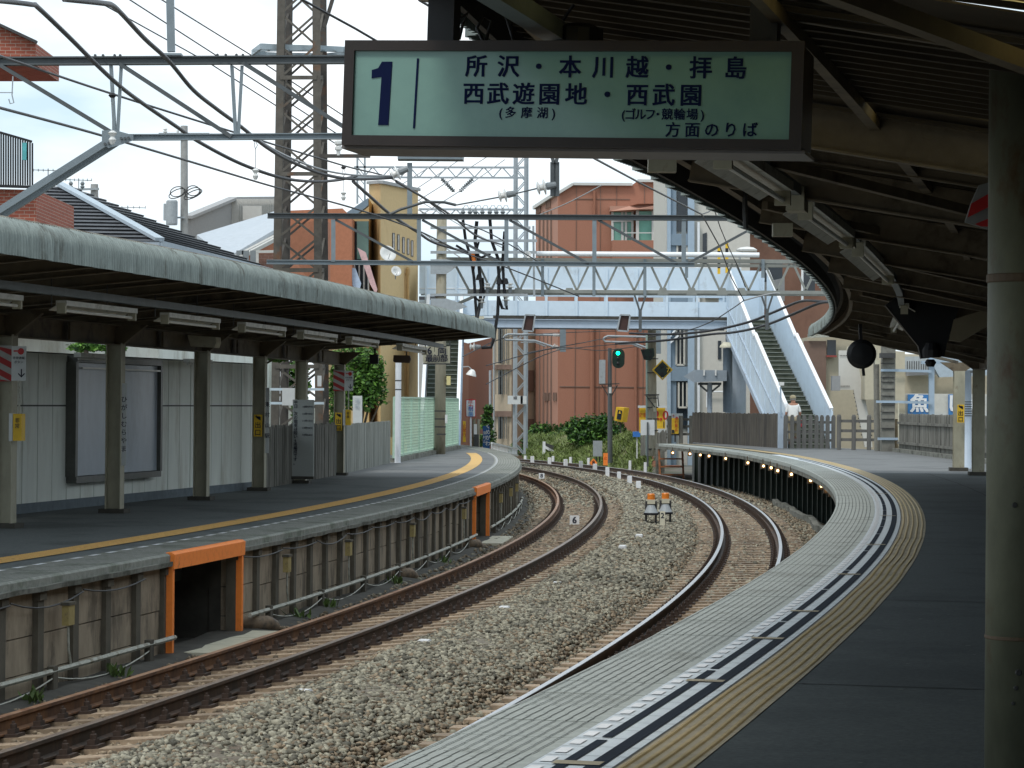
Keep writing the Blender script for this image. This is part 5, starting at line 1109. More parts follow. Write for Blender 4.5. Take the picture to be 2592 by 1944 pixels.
# beige houses behind the right fence
m_bh = mat('beige_mortar', (.5,.45,.34), v=.08, sc=6, c2=(.36,.32,.24), f2=.57, sc2=.7, r=.85, soft=.3); m_red2 = mat('red_sill',(.3,.06,.05),v=.1)
t = thing('beige_house', at(1800,960,106), 'beige rendered house behind the grey open gate posts', 'building')
MB().prism([at(1745,728,106),at(1905,728,106),at(1905,1000,106),at(1745,1000,106)],(0,5,0)).prism([at(1895,755,100),at(1955,760,100),at(1955,905,100),at(1895,905,100)],(0,4,0)).build('wall', m_bh, t)
MB().box(at(1760,790,105.8),(.9,.2,2.)).build('recess', m_brownb, t)
w = MB().box(at(1796,752,105.8),(.36,.1,.66)).build('window', m_dkgl, t); MB().box(at(1796,769.5,105.7),(.42,.14,.07)).build('sill', m_red2, w)
pp = MB().tube([at(1826,768,105.6),at(1832,748,105.6),at(1833,790,105.6),at(1850,792,105.6)],.05,6).tube([at(1882,895,103),at(1882,830,103)],.03,6); pp.build('pipe', m_cream, t)
MB().bar(at(1745,726,105.6),at(1880,722,105.6),.25,.14).build('gutter', m_pipe, t)
# white sided outdoor stair and blocks
m_wsteel = mat('white_steel', (.6,.58,.53), v=.06, sc=4, c2=(.4,.36,.3), f2=.64, sc2=2, r=.5)
t = thing('outdoor_stair', at(1900,960,98), 'white panel sided outdoor stair descending behind the lattice fence on the right', 'staircase')
pts = [(1812,757),(1848,757),(1862,828),(1875,892),(1885,966),(1868,966),(1854,892),(1844,842),(1812,842)]
MB().prism([at(x,y,98) for x,y in pts],(0,.1,0)).build('side_panel', m_wsteel, t); MB().prism([at(x,y,99.6) for x,y in pts],(0,.1,0)).build('side_panel', m_wsteel, t)
stp = MB()
for i in range(11): stp.box(at(1855+i*1.7,850+i*9,98.85),(.24,1.3,.05))
stp.build('steps', m_darkmetal, t)
bt = MB()
for y in (768,834):
    for i in range(7): bt.box(at(1815+i*3.2,y,97.97),(.03,.02,.03))
bt.build('bolt', m_darkmetal, t)
MB().prism([at(1868,752,97),at(1893,750,97),at(1893,863,97),at(1868,863,97)],(0,1.,0)).build('wall_block', m_bh, thing('cream_block', at(1880,863,97), 'cream boxy wall block between white stair and square concrete column', 'wall'))
MB().box(at(1805,828,97.5),(.3,.4,.55)).build('meter_cabinet', m_stucco, thing('meter_cabinet', at(1805,842,97.5), 'open grey cabinet frame beside the white outdoor stair', 'cabinet'))
t = thing('square_pole', at(1917,975,86.6), 'square banded concrete column at the back of the near platform', 'pole'); pb = Vector((at(1917,975,86.6).x,86.6,HR)); zt2 = at(1917,745,86.6).z
m_sqp = mat('banded_concrete',(.2,.195,.17),v=.2,sc=6,c2=(.12,.115,.1),f2=.52,sc2=1.4,r=.9)
MB().box(pb+up*((zt2-HR)/2),(.43,.43,zt2-HR)).build('shaft', m_sqp, t)
b_ = MB()
for y,w_,m_x in ((800,.6,0),(868,.9,0),(948,.8,0)): b_.box(at(1922,y,86.35),(w_,.06,.08))
b_.build('clamp_band', m_apbl, t); b_ = MB()
for y in (770,785,815,825,840,855,875,890,905,925): b_.box(at(1917,y,86.36),(.45,.04,.02))
b_.build('wire_band', m_darkmetal, t); MB().box(at(1917,768,86.2),(.5,.3,.16)).build('equipment_box', m_darkmetal, t); MB().box(at(1895,782,86.3),(.14,.1,.15)).build('small_box', m_cream, t); MB().tube([at(1941,870,86.3),at(1941,930,86.3),at(1943,975,86.3)],.025,6).build('conduit', m_cream, t)
MB().tube([at(1893,780,87.),at(1895,975,87.)],.1,10).build('companion_pole', m_sqp, thing('companion_pole', at(1895,975,87), 'dark slim pole right beside the square concrete column', 'pole'))
# house with shop boards beyond the right fence
t = thing('shop_house', at(2060,900,104), 'beige house with blue and white shop boards beyond the right fence', 'building')
MB().prism([at(1955,765,105),at(2400,765,105),at(2400,1000,105),at(1955,1000,105)],(0,5,0)).build('wall', m_bh, t)
MB().prism([at(1955,770,104.6),at(2012,770,104.6),at(2012,800,104.6),at(1955,800,104.6)],(0,.2,0)).build('window', mat('grey_window',(.4,.43,.44),v=.15,r=.2), t)
MB().prism([at(1958,802,104.4),at(2100,796,104.4),at(2100,806,104.4),at(1958,812,104.4)],(0,.2,0)).build('ledge', m_stucco, t)
MB().prism([at(2005,770,103.5),at(2250,775,103.5),at(2250,806,103.5),at(2030,815,103.5)],(0,.4,0)).build('roof', m_trim, t)
rl = MB()
for i in range(12): rl.bar(at(1960+i*5,780,104.2),at(1960+i*5,801,104.2),.03)
rl.build('railing', m_darkmetal, t)
m_sblue = mat('shop_blue',(.05,.21,.5),v=.1,sc=5,r=.5); m_swh = mat('shop_white',(.58,.57,.52),v=.12,sc=5,c2=(.4,.36,.28),f2=.6,sc2=2)
MB().prism([at(1955,850,103.4),at(2400,853,103.4),at(2400,905,103.4),at(1955,904,103.4)],(0,.1,0)).build('board', m_swh, t)
for x0,x1 in ((1961,2010),(2049,2096),(2135,2182),(2220,2270)): MB().prism([at(x0,852,103.3),at(x1,852.5,103.3),at(x1,897,103.3),at(x0,896,103.3)],(0,.06,0)).build('blue_panel', m_sblue, t)
MB().prism([at(1961,898,103.3),at(2400,900,103.3),at(2400,905,103.3),at(1961,904,103.3)],(0,.06,0)).build('blue_strip', m_sblue, t)
for ch,x in (('魚',1986),('じ',2064),('め',2086)): text(ch, at(x,874,103.27),(1,0,0),(0,0,1),.75,m_fbe,t,.035)
t = thing('steel_column', at(2012,905,100), 'pale blue steel column with cross arms in front of the shop boards', 'pole'); MB().bar(at(2012,745,100),at(2012,905,100),.2).build('shaft', m_apbl, t); MB().bar(at(1930,800,99.8),at(2012,802,99.8),.06,.1).bar(at(1930,868,99.8),at(2012,870,99.8),.06,.1).bar(at(1990,783,99.8),at(2040,783,99.8),.12).build('cross_arm', m_apbl, t)
# ---------------------------------------------------------------- right fences and gate
g1 = [Vector((12.45,70,HR)),Vector((12.72,86.4,HR))]
fence((12.9,62,HR),(12.75,86.2,HR),1.26,'wooden_fence','dark grey board fence running behind the right canopy pillars',m_wood,.15,.145,jit=.015)
tag(MB().bar(Vector((12.75,62,HR+.06)),Vector((12.6,86.,HR+.06)),.16,.12).build('kerb', m_lip), 'low concrete kerb under the fence behind the right canopy pillars','kerb')
fence((7.22,104.2,HR-.02),(9.42,91.4,HR),1.2,'wooden_fence','dark brown board fence left of the grey gate post along the near platform end',mat('dark_brown_wood',(.085,.075,.062),v=.35,sc=9,c2=(.05,.045,.04),f2=.5,sc2=2,r=.9,zs=.15,island=.22),.16,.155,jit=.02)
tag(MB().box(at(1686,930,91.1)+Vector((0,0,-.02)),(.18,.18,1.3)).build('gate_post', m_fbg), 'pale grey square gate post at the foot of the right staircase','post')
sc_ = thing('security_camera', at(1687,830,91), 'white boxed camera on a thin pole above the gate post','camera'); MB().box(at(1688,829,91),(.16,.3,.12)).build('case', m_porc, sc_); MB().tube([at(1686,836,91),at(1687,900,91)],.03,8).build('pole', m_apbl, sc_)
gt = thing('picket_gate', at(1750,970,90.2), 'dark grey picket gate closing the platform in front of the right staircase', 'gate'); gA,gB = Vector((9.68,90.6,HR)),Vector((11.12,89.3,HR)); pk = MB()
gx = [1697,1711,1725,1737,1750.5,1763.7,1775,1787.6,1800]
m_gate = mat('dark_grey_picket',(.14,.135,.125),v=.25,sc=8,r=.85,zs=.2)
for x in gx:
    b_ = at(x,970.5,90.); b_.z = HR; pk.prism([b_+Vector((-.07,0,.02)),b_+Vector((.07,0,.02)),b_+Vector((.07,0,1.1)),b_+Vector((.035,0,1.17)),b_+Vector((-.035,0,1.17)),b_+Vector((-.07,0,1.1))],(0,.04,0))
pk.build('picket', m_gate, gt); r_ = MB()
for z_ in (.3,.58,.92): r_.bar((at(1694,950,90).x,90.06,HR+z_),(at(1803,950,90).x,90.06,HR+z_),.04,.09)
r_.build('rail', m_gate, gt)
gt = thing('post_rail_fence', at(1845,970,88.5), 'low grey three rail fence between picket gate and square column', 'fence'); pk = MB()
for x in (1812,1844,1877): b_ = at(x,970,88.6); b_.z = HR; pk.lathe(b_,[(.075,0),(.075,1.14),(.05,1.2)],8)
pk.build('post', m_gate, gt); r_ = MB()
for z_ in (.35,.65,.98): r_.bar((at(1812,950,88.6).x,88.65,HR+z_),(at(1890,950,88.6).x,88.65,HR+z_),.05,.1)
r_.build('rail', m_gate, gt)
gt = thing('post_rail_fence', at(1460,940,108), 'dark wooden rail fence with a yellow notice right of the tracks', 'fence'); pk = MB()
for x in (1446,1471,1493): pk.bar(at(x,898,106),at(x,960,106),.16)
pk.build('post', m_wood, gt); r_ = MB()
for y in (906,921,938): r_.bar(at(1440,y,106.1),at(1496,y,106.1),.06,.1)
r_.build('rail', m_wood, gt)
fence(at(1385,985,118),at(1440,975,112),.9,'wooden_fence','low old picket fence on the grass bank below the yellow boards',m_wood,.22,.12,jit=.06,rails=(.25,.6))
# ---------------------------------------------------------------- grass bank, hedge
m_grass = mat('bank_soil_grass', (.12,.15,.045), v=.4, sc=6, c2=(.16,.14,.07), f2=.52, sc2=.5)
xs_ = [at(1128,985,134).x,at(1205,980,128).x,at(1300,985,126).x,at(1400,985,121).x,at(1450,985,112).x]
front = [on(1130,990,-.1),on(1180,992,-.1),on(1240,994,-.1),on(1300,997,-.1),on(1360,1002,-.1),on(1410,1008,-.1)]
rows = []
for i,p in enumerate(front): rows.append([p+Vector((0,.5,-.25)),p+Vector((.1,3,.35+.25*(i in(1,2,3,4)))),p+Vector((.2,6.5,.9+.45*(i in(2,3,4)))),p+Vector((.3,12,1.2))])
B_ = MB(); n = 4
B_.add([v for r in rows for v in r],[(i*n+j,(i+1)*n+j,(i+1)*n+j+1,i*n+j+1) for i in range(len(rows)-1) for j in range(n-1)]); tag(B_.build('grass_bank', m_grass, smooth=True), kind='structure')
m_blade = mat('grass_blade', (.15,.2,.055), v=.3, sc=5, island=.5, r=.6); vs=[]; fs=[]
for _ in range(9000):
    i = random.randrange(len(rows)-1); j = random.choice((0,0,1,1,2)); u,v = random.random(),random.random()
    a = rows[i][j].lerp(rows[i+1][j],u); b = rows[i][j+1].lerp(rows[i+1][j+1],u); p = a.lerp(b,v); h_ = random.uniform(.05,.22); w_ = random.uniform(.02,.05); an = random.uniform(0,pi); l_ = Vector((random.gauss(0,.12),random.gauss(0,.12),h_)); d_ = Vector((cos(an),sin(an),0))*w_
    k = len(vs); vs += [p-d_,p+d_,p+l_]; fs.append((k,k+1,k+2))
tag(MB().add(vs,fs).build('grass', m_blade), kind='stuff')
def shrub(cs,n,size,label,name='hedge',cat='hedge'):
    t = thing(name,Vector(cs[0][0])-Vector((0,0,1)),label,cat); st = MB()
    for c,r in cs: c=Vector(c); st.tube([c-Vector((0,0,r[2]*1.2)),c],.04,5,.02)
    st.build('stem',m_bark,t); leaves(cs,int(n*.1),size,m_leaf[0],'crown',t,.85); leaves(cs,int(n*.35),size,m_leaf[1],'crown',t,.6); leaves(cs,int(n*.75),size,m_leaf[2],'crown',t,.2)
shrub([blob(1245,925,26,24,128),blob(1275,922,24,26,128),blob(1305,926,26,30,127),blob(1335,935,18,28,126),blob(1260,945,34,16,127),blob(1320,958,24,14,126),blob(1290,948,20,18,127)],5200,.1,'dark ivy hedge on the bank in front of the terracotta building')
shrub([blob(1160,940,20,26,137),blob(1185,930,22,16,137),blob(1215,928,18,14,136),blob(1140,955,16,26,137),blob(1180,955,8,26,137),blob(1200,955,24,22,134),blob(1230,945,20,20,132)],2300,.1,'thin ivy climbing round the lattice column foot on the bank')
shrub([blob(1052,912,14,22,118),blob(1055,885,10,12,118)],700,.09,'small bright green bush at the end of the far platform','shrub','shrub')
shrub([blob(1150,975,40,12,134),blob(1110,972,12,14,132)],800,.08,'low weeds by the lattice column foot','weeds','weeds')
shrub([blob(1062,945,12,18,125),blob(1035,952,16,14,125)],500,.08,'dark green weeds behind the small blue street sign','weeds','weeds')
# ---------------------------------------------------------------- catenary steel
m_gal = mat('gantry_steel', (.085,.095,.1), v=.15, sc=5, c2=(.13,.1,.075), f2=.66, sc2=1.5, r=.55); m_galb = mat('blue_gantry_steel', (.2,.24,.265), v=.12, sc=5, r=.5); m_beige2 = mat('beige_gantry_steel', (.25,.26,.24), v=.12, sc=5, c2=(.2,.16,.11), f2=.68, sc2=1.5, r=.55)
Y1 = 36.; P1 = lambda x,y,d=0: at(x,y,Y1+d)
t = thing('overhead_gantry', P1(400,300), 'nearest steel overhead gantry with V struts behind the destination sign', 'gantry')
MB().ibar(P1(-120,133),P1(1160,127),.13,.115,.02).build('top_chord', m_gal, t); MB().ibar(P1(245,297),P1(1160,292),.1,.085,.015).build('bottom_chord', m_galb, t)
dg_ = MB()
for a,b in (((-130,50),(0,141)),((0,141),(250,292)),((258,138),(500,296)),((525,136),(770,292)),((790,135),(1030,292))): dg_.bar(P1(*a,-.03),P1(*b,-.03),.05,.075,up=(0,1,0)).bar(P1(a[0],a[1]-4,.05),P1(b[0],b[1]-4,.05),.02,.05,up=(0,1,0))
dg_.build('diagonal', m_gal, t); vv = MB()
for x in (251,512,775,1035): vv.bar(P1(x-11,142),P1(x-3,290),.045,.07,up=(0,1,0)).bar(P1(x+11,142),P1(x+3,290),.04,.06,up=(0,1,0))
vv.build('strut', m_galb, t)
MB().bar(P1(246,298,-.06),P1(-60,492,-.06),.09,.085,up=(0,1,0)).bar(P1(252,308,.06),P1(-50,500,.06),.09,.08,up=(0,1,0)).build('knee_brace', m_galb, t)
gp = MB().prism([P1(220,282,-.1),P1(245,280,-.1),P1(288,292,-.1),P1(288,303,-.1),P1(262,312,-.1),P1(235,320,-.1),P1(220,312,-.1)],(0,.02,0)).build('gusset_plate', m_galb, t)
bo = MB()
for x,y in ((262,299),(270,299),(278,298),(227,311),(236,309),(206,120),(223,120),(248,120),(260,120),(470,119),(488,119),(511,119),(525,119)): bo.lathe(P1(x,y,-.11),[(.02,0),(.02,.025)],6,axis=(0,-1,0))
bo.build('bolt', m_gal, t)
MB().bar(P1(367,-30),P1(370,112),.1,.1).box(P1(373,119),(.26,.2,.03)).build('post', m_galb, t)
yb = MB(); yb.bar(P1(1183,298,.3),P1(1196,352,.3),.05,.05,up=(0,1,0)).bar(P1(1213,298,.3),P1(1201,352,.3),.05,.05,up=(0,1,0)); yb.build('hanging_bracket', m_gal, t)
pf = MB().bar(P1(1192.5,350,.3),P1(1192.5,424,.3),.012,.05,up=(1,0,0)).bar(P1(1204.5,350,.3),P1(1204.5,424,.3),.012,.05,up=(1,0,0)).bar(P1(1198.5,350,.33),P1(1198.5,424,.33),.03,.03); pf.build('perforated_strap', m_gal, t)
mb = MB().box(P1(930,342,.2),(.9,.3,.05)).bar(P1(885,345,.2),P1(885,300,.2),.05).build('service_plate', m_galb, t)
def insul(parent_label, p, ax, sc=1., mats=None):
    o = thing('insulator', p, parent_label, 'insulator'); MB().lathe(p,[(.03*sc,-.16*sc),(.05*sc,-.15*sc),(.06*sc,-.02*sc),(.05*sc,0)],10,axis=ax).build('cap', m_porcd, o); MB().lathe(p,[(.04*sc,0),(.12*sc,.02*sc),(.12*sc,.035*sc),(.05*sc,.05*sc),(.05*sc,.1*sc),(.1*sc,.115*sc),(.1*sc,.13*sc),(.03*sc,.15*sc)],14,axis=ax).build('disc', m_porc, o); return o
insul('large disc insulator on the perforated hanging strap', P1(1180,403,.3), (-1,0,-.2), .9); insul('cream barrel insulator in the middle of the slanting bar', P1(1095,421,.3), (-1,0,-.2), .8); insul('large disc insulator below the sign at the left end of its bar', at(862,372,50), (-1,0,-.45), 1.2)
tag(MB().tube([P1(842,463,.3),P1(866,452,.3),P1(919,436,.3),P1(960,437,.3),P1(985,443,.3)],.022,6).tube([P1(985,443,.3),P1(1089,424,.3),P1(1165,406,.3)],.011,6).build('steady_arm', m_gal), 'curved steady arm and rod reaching to the hanging strap', 'steady arm')
Y2 = 63.6; P2 = lambda x,y,d=0: at(x,y,Y2+d)
t = thing('overhead_gantry', P2(1000,570), 'second steel overhead gantry spanning from the rusty tower to the near canopy', 'gantry')
MB().ibar(P2(578,466),P2(1680,472),.16,.13,.02).build('top_chord', m_gal, t); MB().ibar(P2(576,566),P2(1500,572),.14,.11,.02).build('bottom_chord', m_galb, t)
dg_ = MB()
for a,b in (((724,474),(893,566)),((912,475),(1085,569)),((1100,475),(1272,570)),((1292,475),(1464,570)),((1486,569),(1640,485))): dg_.bar(P2(*a),P2(*b),.06,.08,up=(0,1,0))
dg_.build('diagonal', m_gal, t); vv = MB()
for x in (720,905,1094,1284,1477): vv.bar(P2(x,474,-.02),P2(x,566,-.02),.1,.09,up=(0,1,0))
vv.build('strut', m_galb, t); MB().bar(P2(885,465),P2(885,352),.12).box(P2(931,343),(1.6,.3,.1)).build('post', m_galb, t)
Y3 = 87.; P3 = lambda x,y,d=0: at(x,y,Y3+d)
t = thing('overhead_gantry', P3(1370,630), 'long zigzag truss gantry in front of the pale blue footbridge', 'gantry')
MB().bar(P3(960,560),P3(1800,566),.16,.13).bar(P3(960,571,.5),P3(1800,575,.5),.14,.1).build('top_chord', m_beige2, t); MB().bar(P3(1010,629),P3(1795,632),.16,.11).bar(P3(1010,634,.5),P3(1790,637,.5),.14,.08).build('bottom_chord', m_beige2, t)
zz = MB(); k_ = -5
while True:
    xb = 1308+61.8*k_; k_ += 1
    if xb > 1770: break
    if xb > 1000: zz.bar(P3(xb,628),P3(xb-27,570),.07,.07,up=(0,1,0)).bar(P3(xb,628),P3(xb+27,570),.07,.07,up=(0,1,0))
zz.bar(P3(985,575),P3(1020,640),.08).bar(P3(963,668),P3(1025,640),.16,.1); zz.build('diagonal', m_beige2, t)
dp_ = MB()
for x in (1283,1483,1393,1648,1172): dp_.bar(P3(x,560,-.1),P3(x,640 if x in(1283,1393,1172) else 600,-.1),.1)
dp_.build('strut', m_galb, t)
gs = MB()
for x in (1120,1230,1432,1494,1560,1602): gs.prism([P3(x-12,637,-.1),P3(x+12,637,-.1),P3(x+7,622,-.1),P3(x-7,622,-.1)],(0,.02,0))
gs.build('gusset_plate', m_beige2, t)
tag(MB().tube([P3(1158,548,-.3),P3(1640,551,-.3)],.085,10).build('service_pipe', m_fbe), 'long white service pipe lying along the zigzag truss gantry', 'pipe')
for x,y0,y1,lb in ((1383,640,705,'forked grey hanger below the zigzag truss, middle of three'),(1657,640,700,'forked grey hanger below the zigzag truss by the right staircase'),):
    tag(MB().bar(P3(x-12,638,-.1),P3(x-1,672,-.1),.06).bar(P3(x+12,638,-.1),P3(x+1,672,-.1),.06).bar(P3(x,668,-.1),P3(x,y1+12,-.1),.14,.1).build('hanger', m_gal), lb, 'hanger')
# far portal with lattice columns
Y4 = 130.; P4 = lambda x,y,d=0: at(x,y,Y4+d)
m_lat = mat('pale_lattice_steel', (.32,.36,.39), v=.12, sc=4, r=.55)
t = thing('overhead_gantry', P4(1120,980), 'far lattice portal with tall square lattice column in front of the terracotta building', 'gantry')
c_ = MB()
for dx in (-12,11): 
    for dy in (0,.9): c_.bar(P4(1122+dx+dy*5,985,dy),P4(1124+dx+dy*5,280,dy),.12)
c_.build('column', m_lat, t); z_ = MB(); n = 26
for i in range(n):
    ya,yb_ = 985-i*27,985-(i+1)*27
    for dy in (0,.9):
        if i%2: z_.bar(P4(1110+dy*5,ya,dy),P4(1134+dy*5,yb_,dy),.05)
        else: z_.bar(P4(1134+dy*5,ya,dy),P4(1110+dy*5,yb_,dy),.05)
z_.build('lacing', m_lat, t)
tr_ = MB()
for yt,yb_,x0 in ((361,383,765),(452,472,905)):
    for dy in (0,1.): tr_.bar(P4(x0,yt,dy),P4(1138,yt+1,dy),.1).bar(P4(x0,yb_,dy),P4(1138,yb_+1,dy),.09)
    x = x0; k = 0
    while x < 1110: tr_.bar(P4(x,yb_ if k%2 else yt),P4(x+20,yt if k%2 else yb_),.06); x += 20; k += 1
tr_.build('truss', m_lat, t)
for dy in (0,.9):
    for dx in (-8,8): z_ = 0
l2 = MB().bar(P4(772,340),P4(772,440),.1).bar(P4(788,340),P4(788,440),.1)
for i in range(5): l2.bar(P4(772,340+i*20),P4(788,360+i*20),.05)
l2.build('column', m_lat, t)
MB().box(P4(1113,864,-.3),(.75,.05,.42)).box(P4(1131,864,-.3),(.3,.05,.4)).build('notice_plate', m_notice, t); text('線', P4(1113,860,-.34),(1,0,0),(0,0,1),.2,m_ink,t)
st_ = thing('insulator_string', P4(985,410), 'V shaped string of disc insulators hanging from the far portal', 'insulator'); b_ = MB(); w_ = MB()
for (a,b) in (((952,384),(982,415)),((1023,384),(992,415))):
    w_.tube([P4(*a),P4(*b)],.03,5)
    for i in range(8): b_.lathe(P4(a[0]+(b[0]-a[0])*(i+1)/9,a[1]+(b[1]-a[1])*(i+1)/9),[(.04,-.05),(.13,0),(.05,.06)],8,axis=(b[0]-a[0],0,-(b[1]-a[1])))
w_.build('rod', m_darkmetal, st_); b_.build('disc', m_porcd, st_)
# equipment on the concrete pole arms
def P87(x,y,d=0): return at(x,y,87.+d)
for i,(x,y) in enumerate([(957 if 0 else 1000,455),(1015,452),(1027,455),(1042,452),(1058,456),(1072,453),(1086,457)]):
    o = thing('pole_insulator', P87(x,466), ['first','second','third','fourth','fifth','sixth','last'][i]+' small dark insulator from the left on the top arm of the concrete pole', 'insulator'); MB().lathe(P87(x,468),[(.04,0),(.09,.06),(.05,.1),(.09,.15),(.05,.2),(.02,.3)],8).build('body', m_porcd, o)
    MB().tube([P87(x,452),P87(x+4,444),P87(x+10,444),P87(x+14,455)],.012,5).build('loop_wire', m_greymetal, o)
for i,(pts,r,lb) in enumerate([([(1000,475),(1006,520),(1018,560),(1024,600),(1027,650),(1030,690),(1035,700)],.05,'thick black cable dropping from the pole arms, leftmost'),([(1030,478),(1026,520),(1034,560),(1036,590),(1040,620),(1037,655),(1030,690)],.06,'thick black cable with a cone collar, second from left'),([(1035,520),(1028,545),(1022,590),(1026,640),(1042,660),(1046,640),(1043,600)],.035,'looped black cable between the pole arms'),([(1058,470),(1062,520),(1075,556),(1078,600),(1077,632),(1075,679),(1066,734),(1061,750),(1040,751)],.055,'longest black cable reaching down past the canopy end'),([(1090,500),(1086,560),(1088,610),(1092,650),(1095,668),(1085,666),(1076,640)],.05,'black cable curling under the lower pole arm on the right'),([(985,530),(1010,545),(1040,556),(1060,548)],.04,'black cable bundle running along the middle pole arm')]):
    tag(MB().tube([P87(x,y,-.3) for x,y in pts],r,8).build('cable', m_black, smooth=True), lb, 'cable')
for x,y,lb in ((1035,601,'left'),(1079,610,'middle'),(1092,610,'right')): tag(MB().lathe(P87(x,y,-.3),[(.12,-.06),(.08,.1),(.05,.14)],10).build('cable_cone', m_black), lb+' black cone collar on the drooping pole cables', 'cable collar')
for x,y,lb in ((1053,622,'cream ribbed insulator on the lower pole arm, left of two'),(1102,622,'cream ribbed insulator on the lower pole arm, right of two'),(1040,655,'cream insulator hanging at the lower left pole cables'),(1093,650,'cream insulator under the right black cable')): insul(lb, P87(x,y,-.3), (0,0,1), 1.1)
tag(MB().tube([P87(1021,545,-.4),P87(1023,560,-.4),P87(1026,575,-.4)],.06,8).build('orange_sleeve', m_orange), 'short orange sleeve on the cable bundle by the pole', 'cable sleeve')
insul('yellow brown insulator at the bottom of the longest black cable', P87(1026,749,-.3), (-1,0,0), 1.2)
# wires
m_wire = mat('dark_wire', (.03,.03,.035), v=.2, r=.5); m_wireg = mat('grey_wire', (.3,.31,.32), v=.1, r=.45)
def wire(pts, r, label, m=None, Ys=None, smooth=True):
    P = []
    for i,p in enumerate(pts):
        Y = p[2] if len(p) > 2 else Ys[0]+(Ys[1]-Ys[0])*i/(len(pts)-1); P.append(at(p[0],p[1],Y))
    if smooth and len(P) > 2:                                  # Catmull-Rom through the measured points
        Q = []
        for i in range(len(P)-1):
            a,b,c,d = P[max(i-1,0)],P[i],P[i+1],P[min(i+2,len(P)-1)]
            for k in range(6): u = k/6; Q.append(.5*((2*b)+(c-a)*u+(2*a-5*b+4*c-d)*u*u+(3*b-a-3*c+d)*u**3))
        P = Q+[P[-1]]
    tag(MB().tube(P,r*1.35,6).build('wire', m or m_wire, smooth=True), label, 'wire')
wire([(-30,2),(0,2),(69,10),(83,17),(149,80),(208,139),(260,187),(312,226),(382,274),(434,309),(521,354),(608,384),(677,392),(729,389),(770,380)],.022,'thick dark feeder cable sagging from the top left corner',Ys=(24,52))
wire([(139,-2),(222,7),(243,12),(264,31),(312,83),(365,132),(417,194),(469,236),(521,274),(573,316),(625,347),(694,375),(764,387),(850,384)],.022,'second thick feeder cable bending down towards the disc insulator',Ys=(24,50))
wire([(520,274),(573,312),(625,340),(694,366),(764,378),(850,380)],.014,'pale wire paired beside the second feeder cable',m_wireg,Ys=(40,50))
wire([(-20,116),(0,121),(243,203),(552,300),(743,358),(860,392),(978,472),(1060,505),(1172,571)],.013,'messenger wire with dark clamps crossing the V struts',m_wire,Ys=(26,80))
wire([(-20,228),(0,233),(200,287),(417,351),(590,403),(768,451),(900,497),(1000,545),(1100,580),(1250,640)],.015,'lowest dark wire falling from the left edge to the pole',Ys=(26,87))
wire([(763,392),(800,425),(846,465),(900,500),(940,525),(1010,545)],.03,'heavy dark cable from the tower to the concrete pole',Ys=(58,86))
wire([(856,392),(920,430),(978,468),(1030,510),(1090,530)],.02,'dark cable from the disc insulator to the pole arms',Ys=(50,86))
wire([(220,8),(458,140),(740,320)],.012,'thin straight power line, lowest of three at top left',Ys=(60,75),smooth=False); wire([(278,-2),(514,150),(760,310)],.012,'thin straight power line, middle of three at top left',Ys=(60,75),smooth=False); wire([(347,-2),(560,130),(760,262)],.012,'thin straight power line, upper of three at top left',Ys=(60,75),smooth=False)
wire([(645,-5),(768,62),(850,110),(960,165)],.02,'dark power line from the tower top behind the sign',Ys=(55,60),smooth=False)
wire([(905,0),(990,50),(1090,110)],.015,'dark wire passing behind the sign hanger',Ys=(40,44),smooth=False)
wire([(1230,310),(1280,340),(1380,394),(1516,463),(1556,535),(1580,600),(1607,649)],.013,'dark wire running from under the sign down past the apartment block',Ys=(30,84),smooth=False)
wire([(1516,463),(1530,458),(1542,450),(1556,492),(1572,530),(1593,574),(1610,620)],.012,'dark wire with ball clamps in front of the apartment block',Ys=(70,86),smooth=False)
wire([(1607,649),(1580,668),(1536,695),(1480,715),(1400,728)],.013,'dark droplet wire under the zigzag truss',Ys=(86,95))
wire([(1607,649),(1640,640),(1670,634),(1685,634)],.022,'grey steady arm ending at the right staircase',m_wireg,Ys=(86,86))
wire([(1800,652),(1770,651),(1729,651),(1672,674),(1616,696),(1536,714),(1450,722),(1360,720)],.035,'upper thick dark cable crossing the right staircase',Ys=(84,100)); wire([(1800,652),(1767,656),(1703,683),(1663,699),(1622,711),(1576,719),(1536,722),(1440,735),(1330,742)],.035,'lower thick dark cable crossing the right staircase',Ys=(84,100))
for i,(x0,y0,x1,y1) in enumerate([(960,340,740,470),(1000,340,780,480),(1050,340,690,560),(1090,345,900,470),(1150,470,1300,400),(770,400,1000,560),(900,430,1105,545),(800,395,960,480)]):
    wire([(x0,y0),((x0+x1)/2,(y0+y1)/2+4),(x1,y1)],.016,['first','second','third','fourth','fifth','sixth','seventh','eighth'][i]+' hair thin wire in the crossing web of wires below the sign',m_wireg,Ys=(120,100))
for i,(pts) in enumerate([[(1050,830),(1180,765),(1260,750),(1450,735)],[(1140,762),(1250,742),(1340,728),(1536,718)],[(1000,770),(1090,730),(1190,720),(1330,715)],[(1050,790),(1200,752),(1300,757),(1400,745)]]):
    wire(pts,.014,['lowest','second','third','topmost'][i]+' thin contact wire curving below the footbridge girder',m_wire,Ys=(96,122))
dr = []
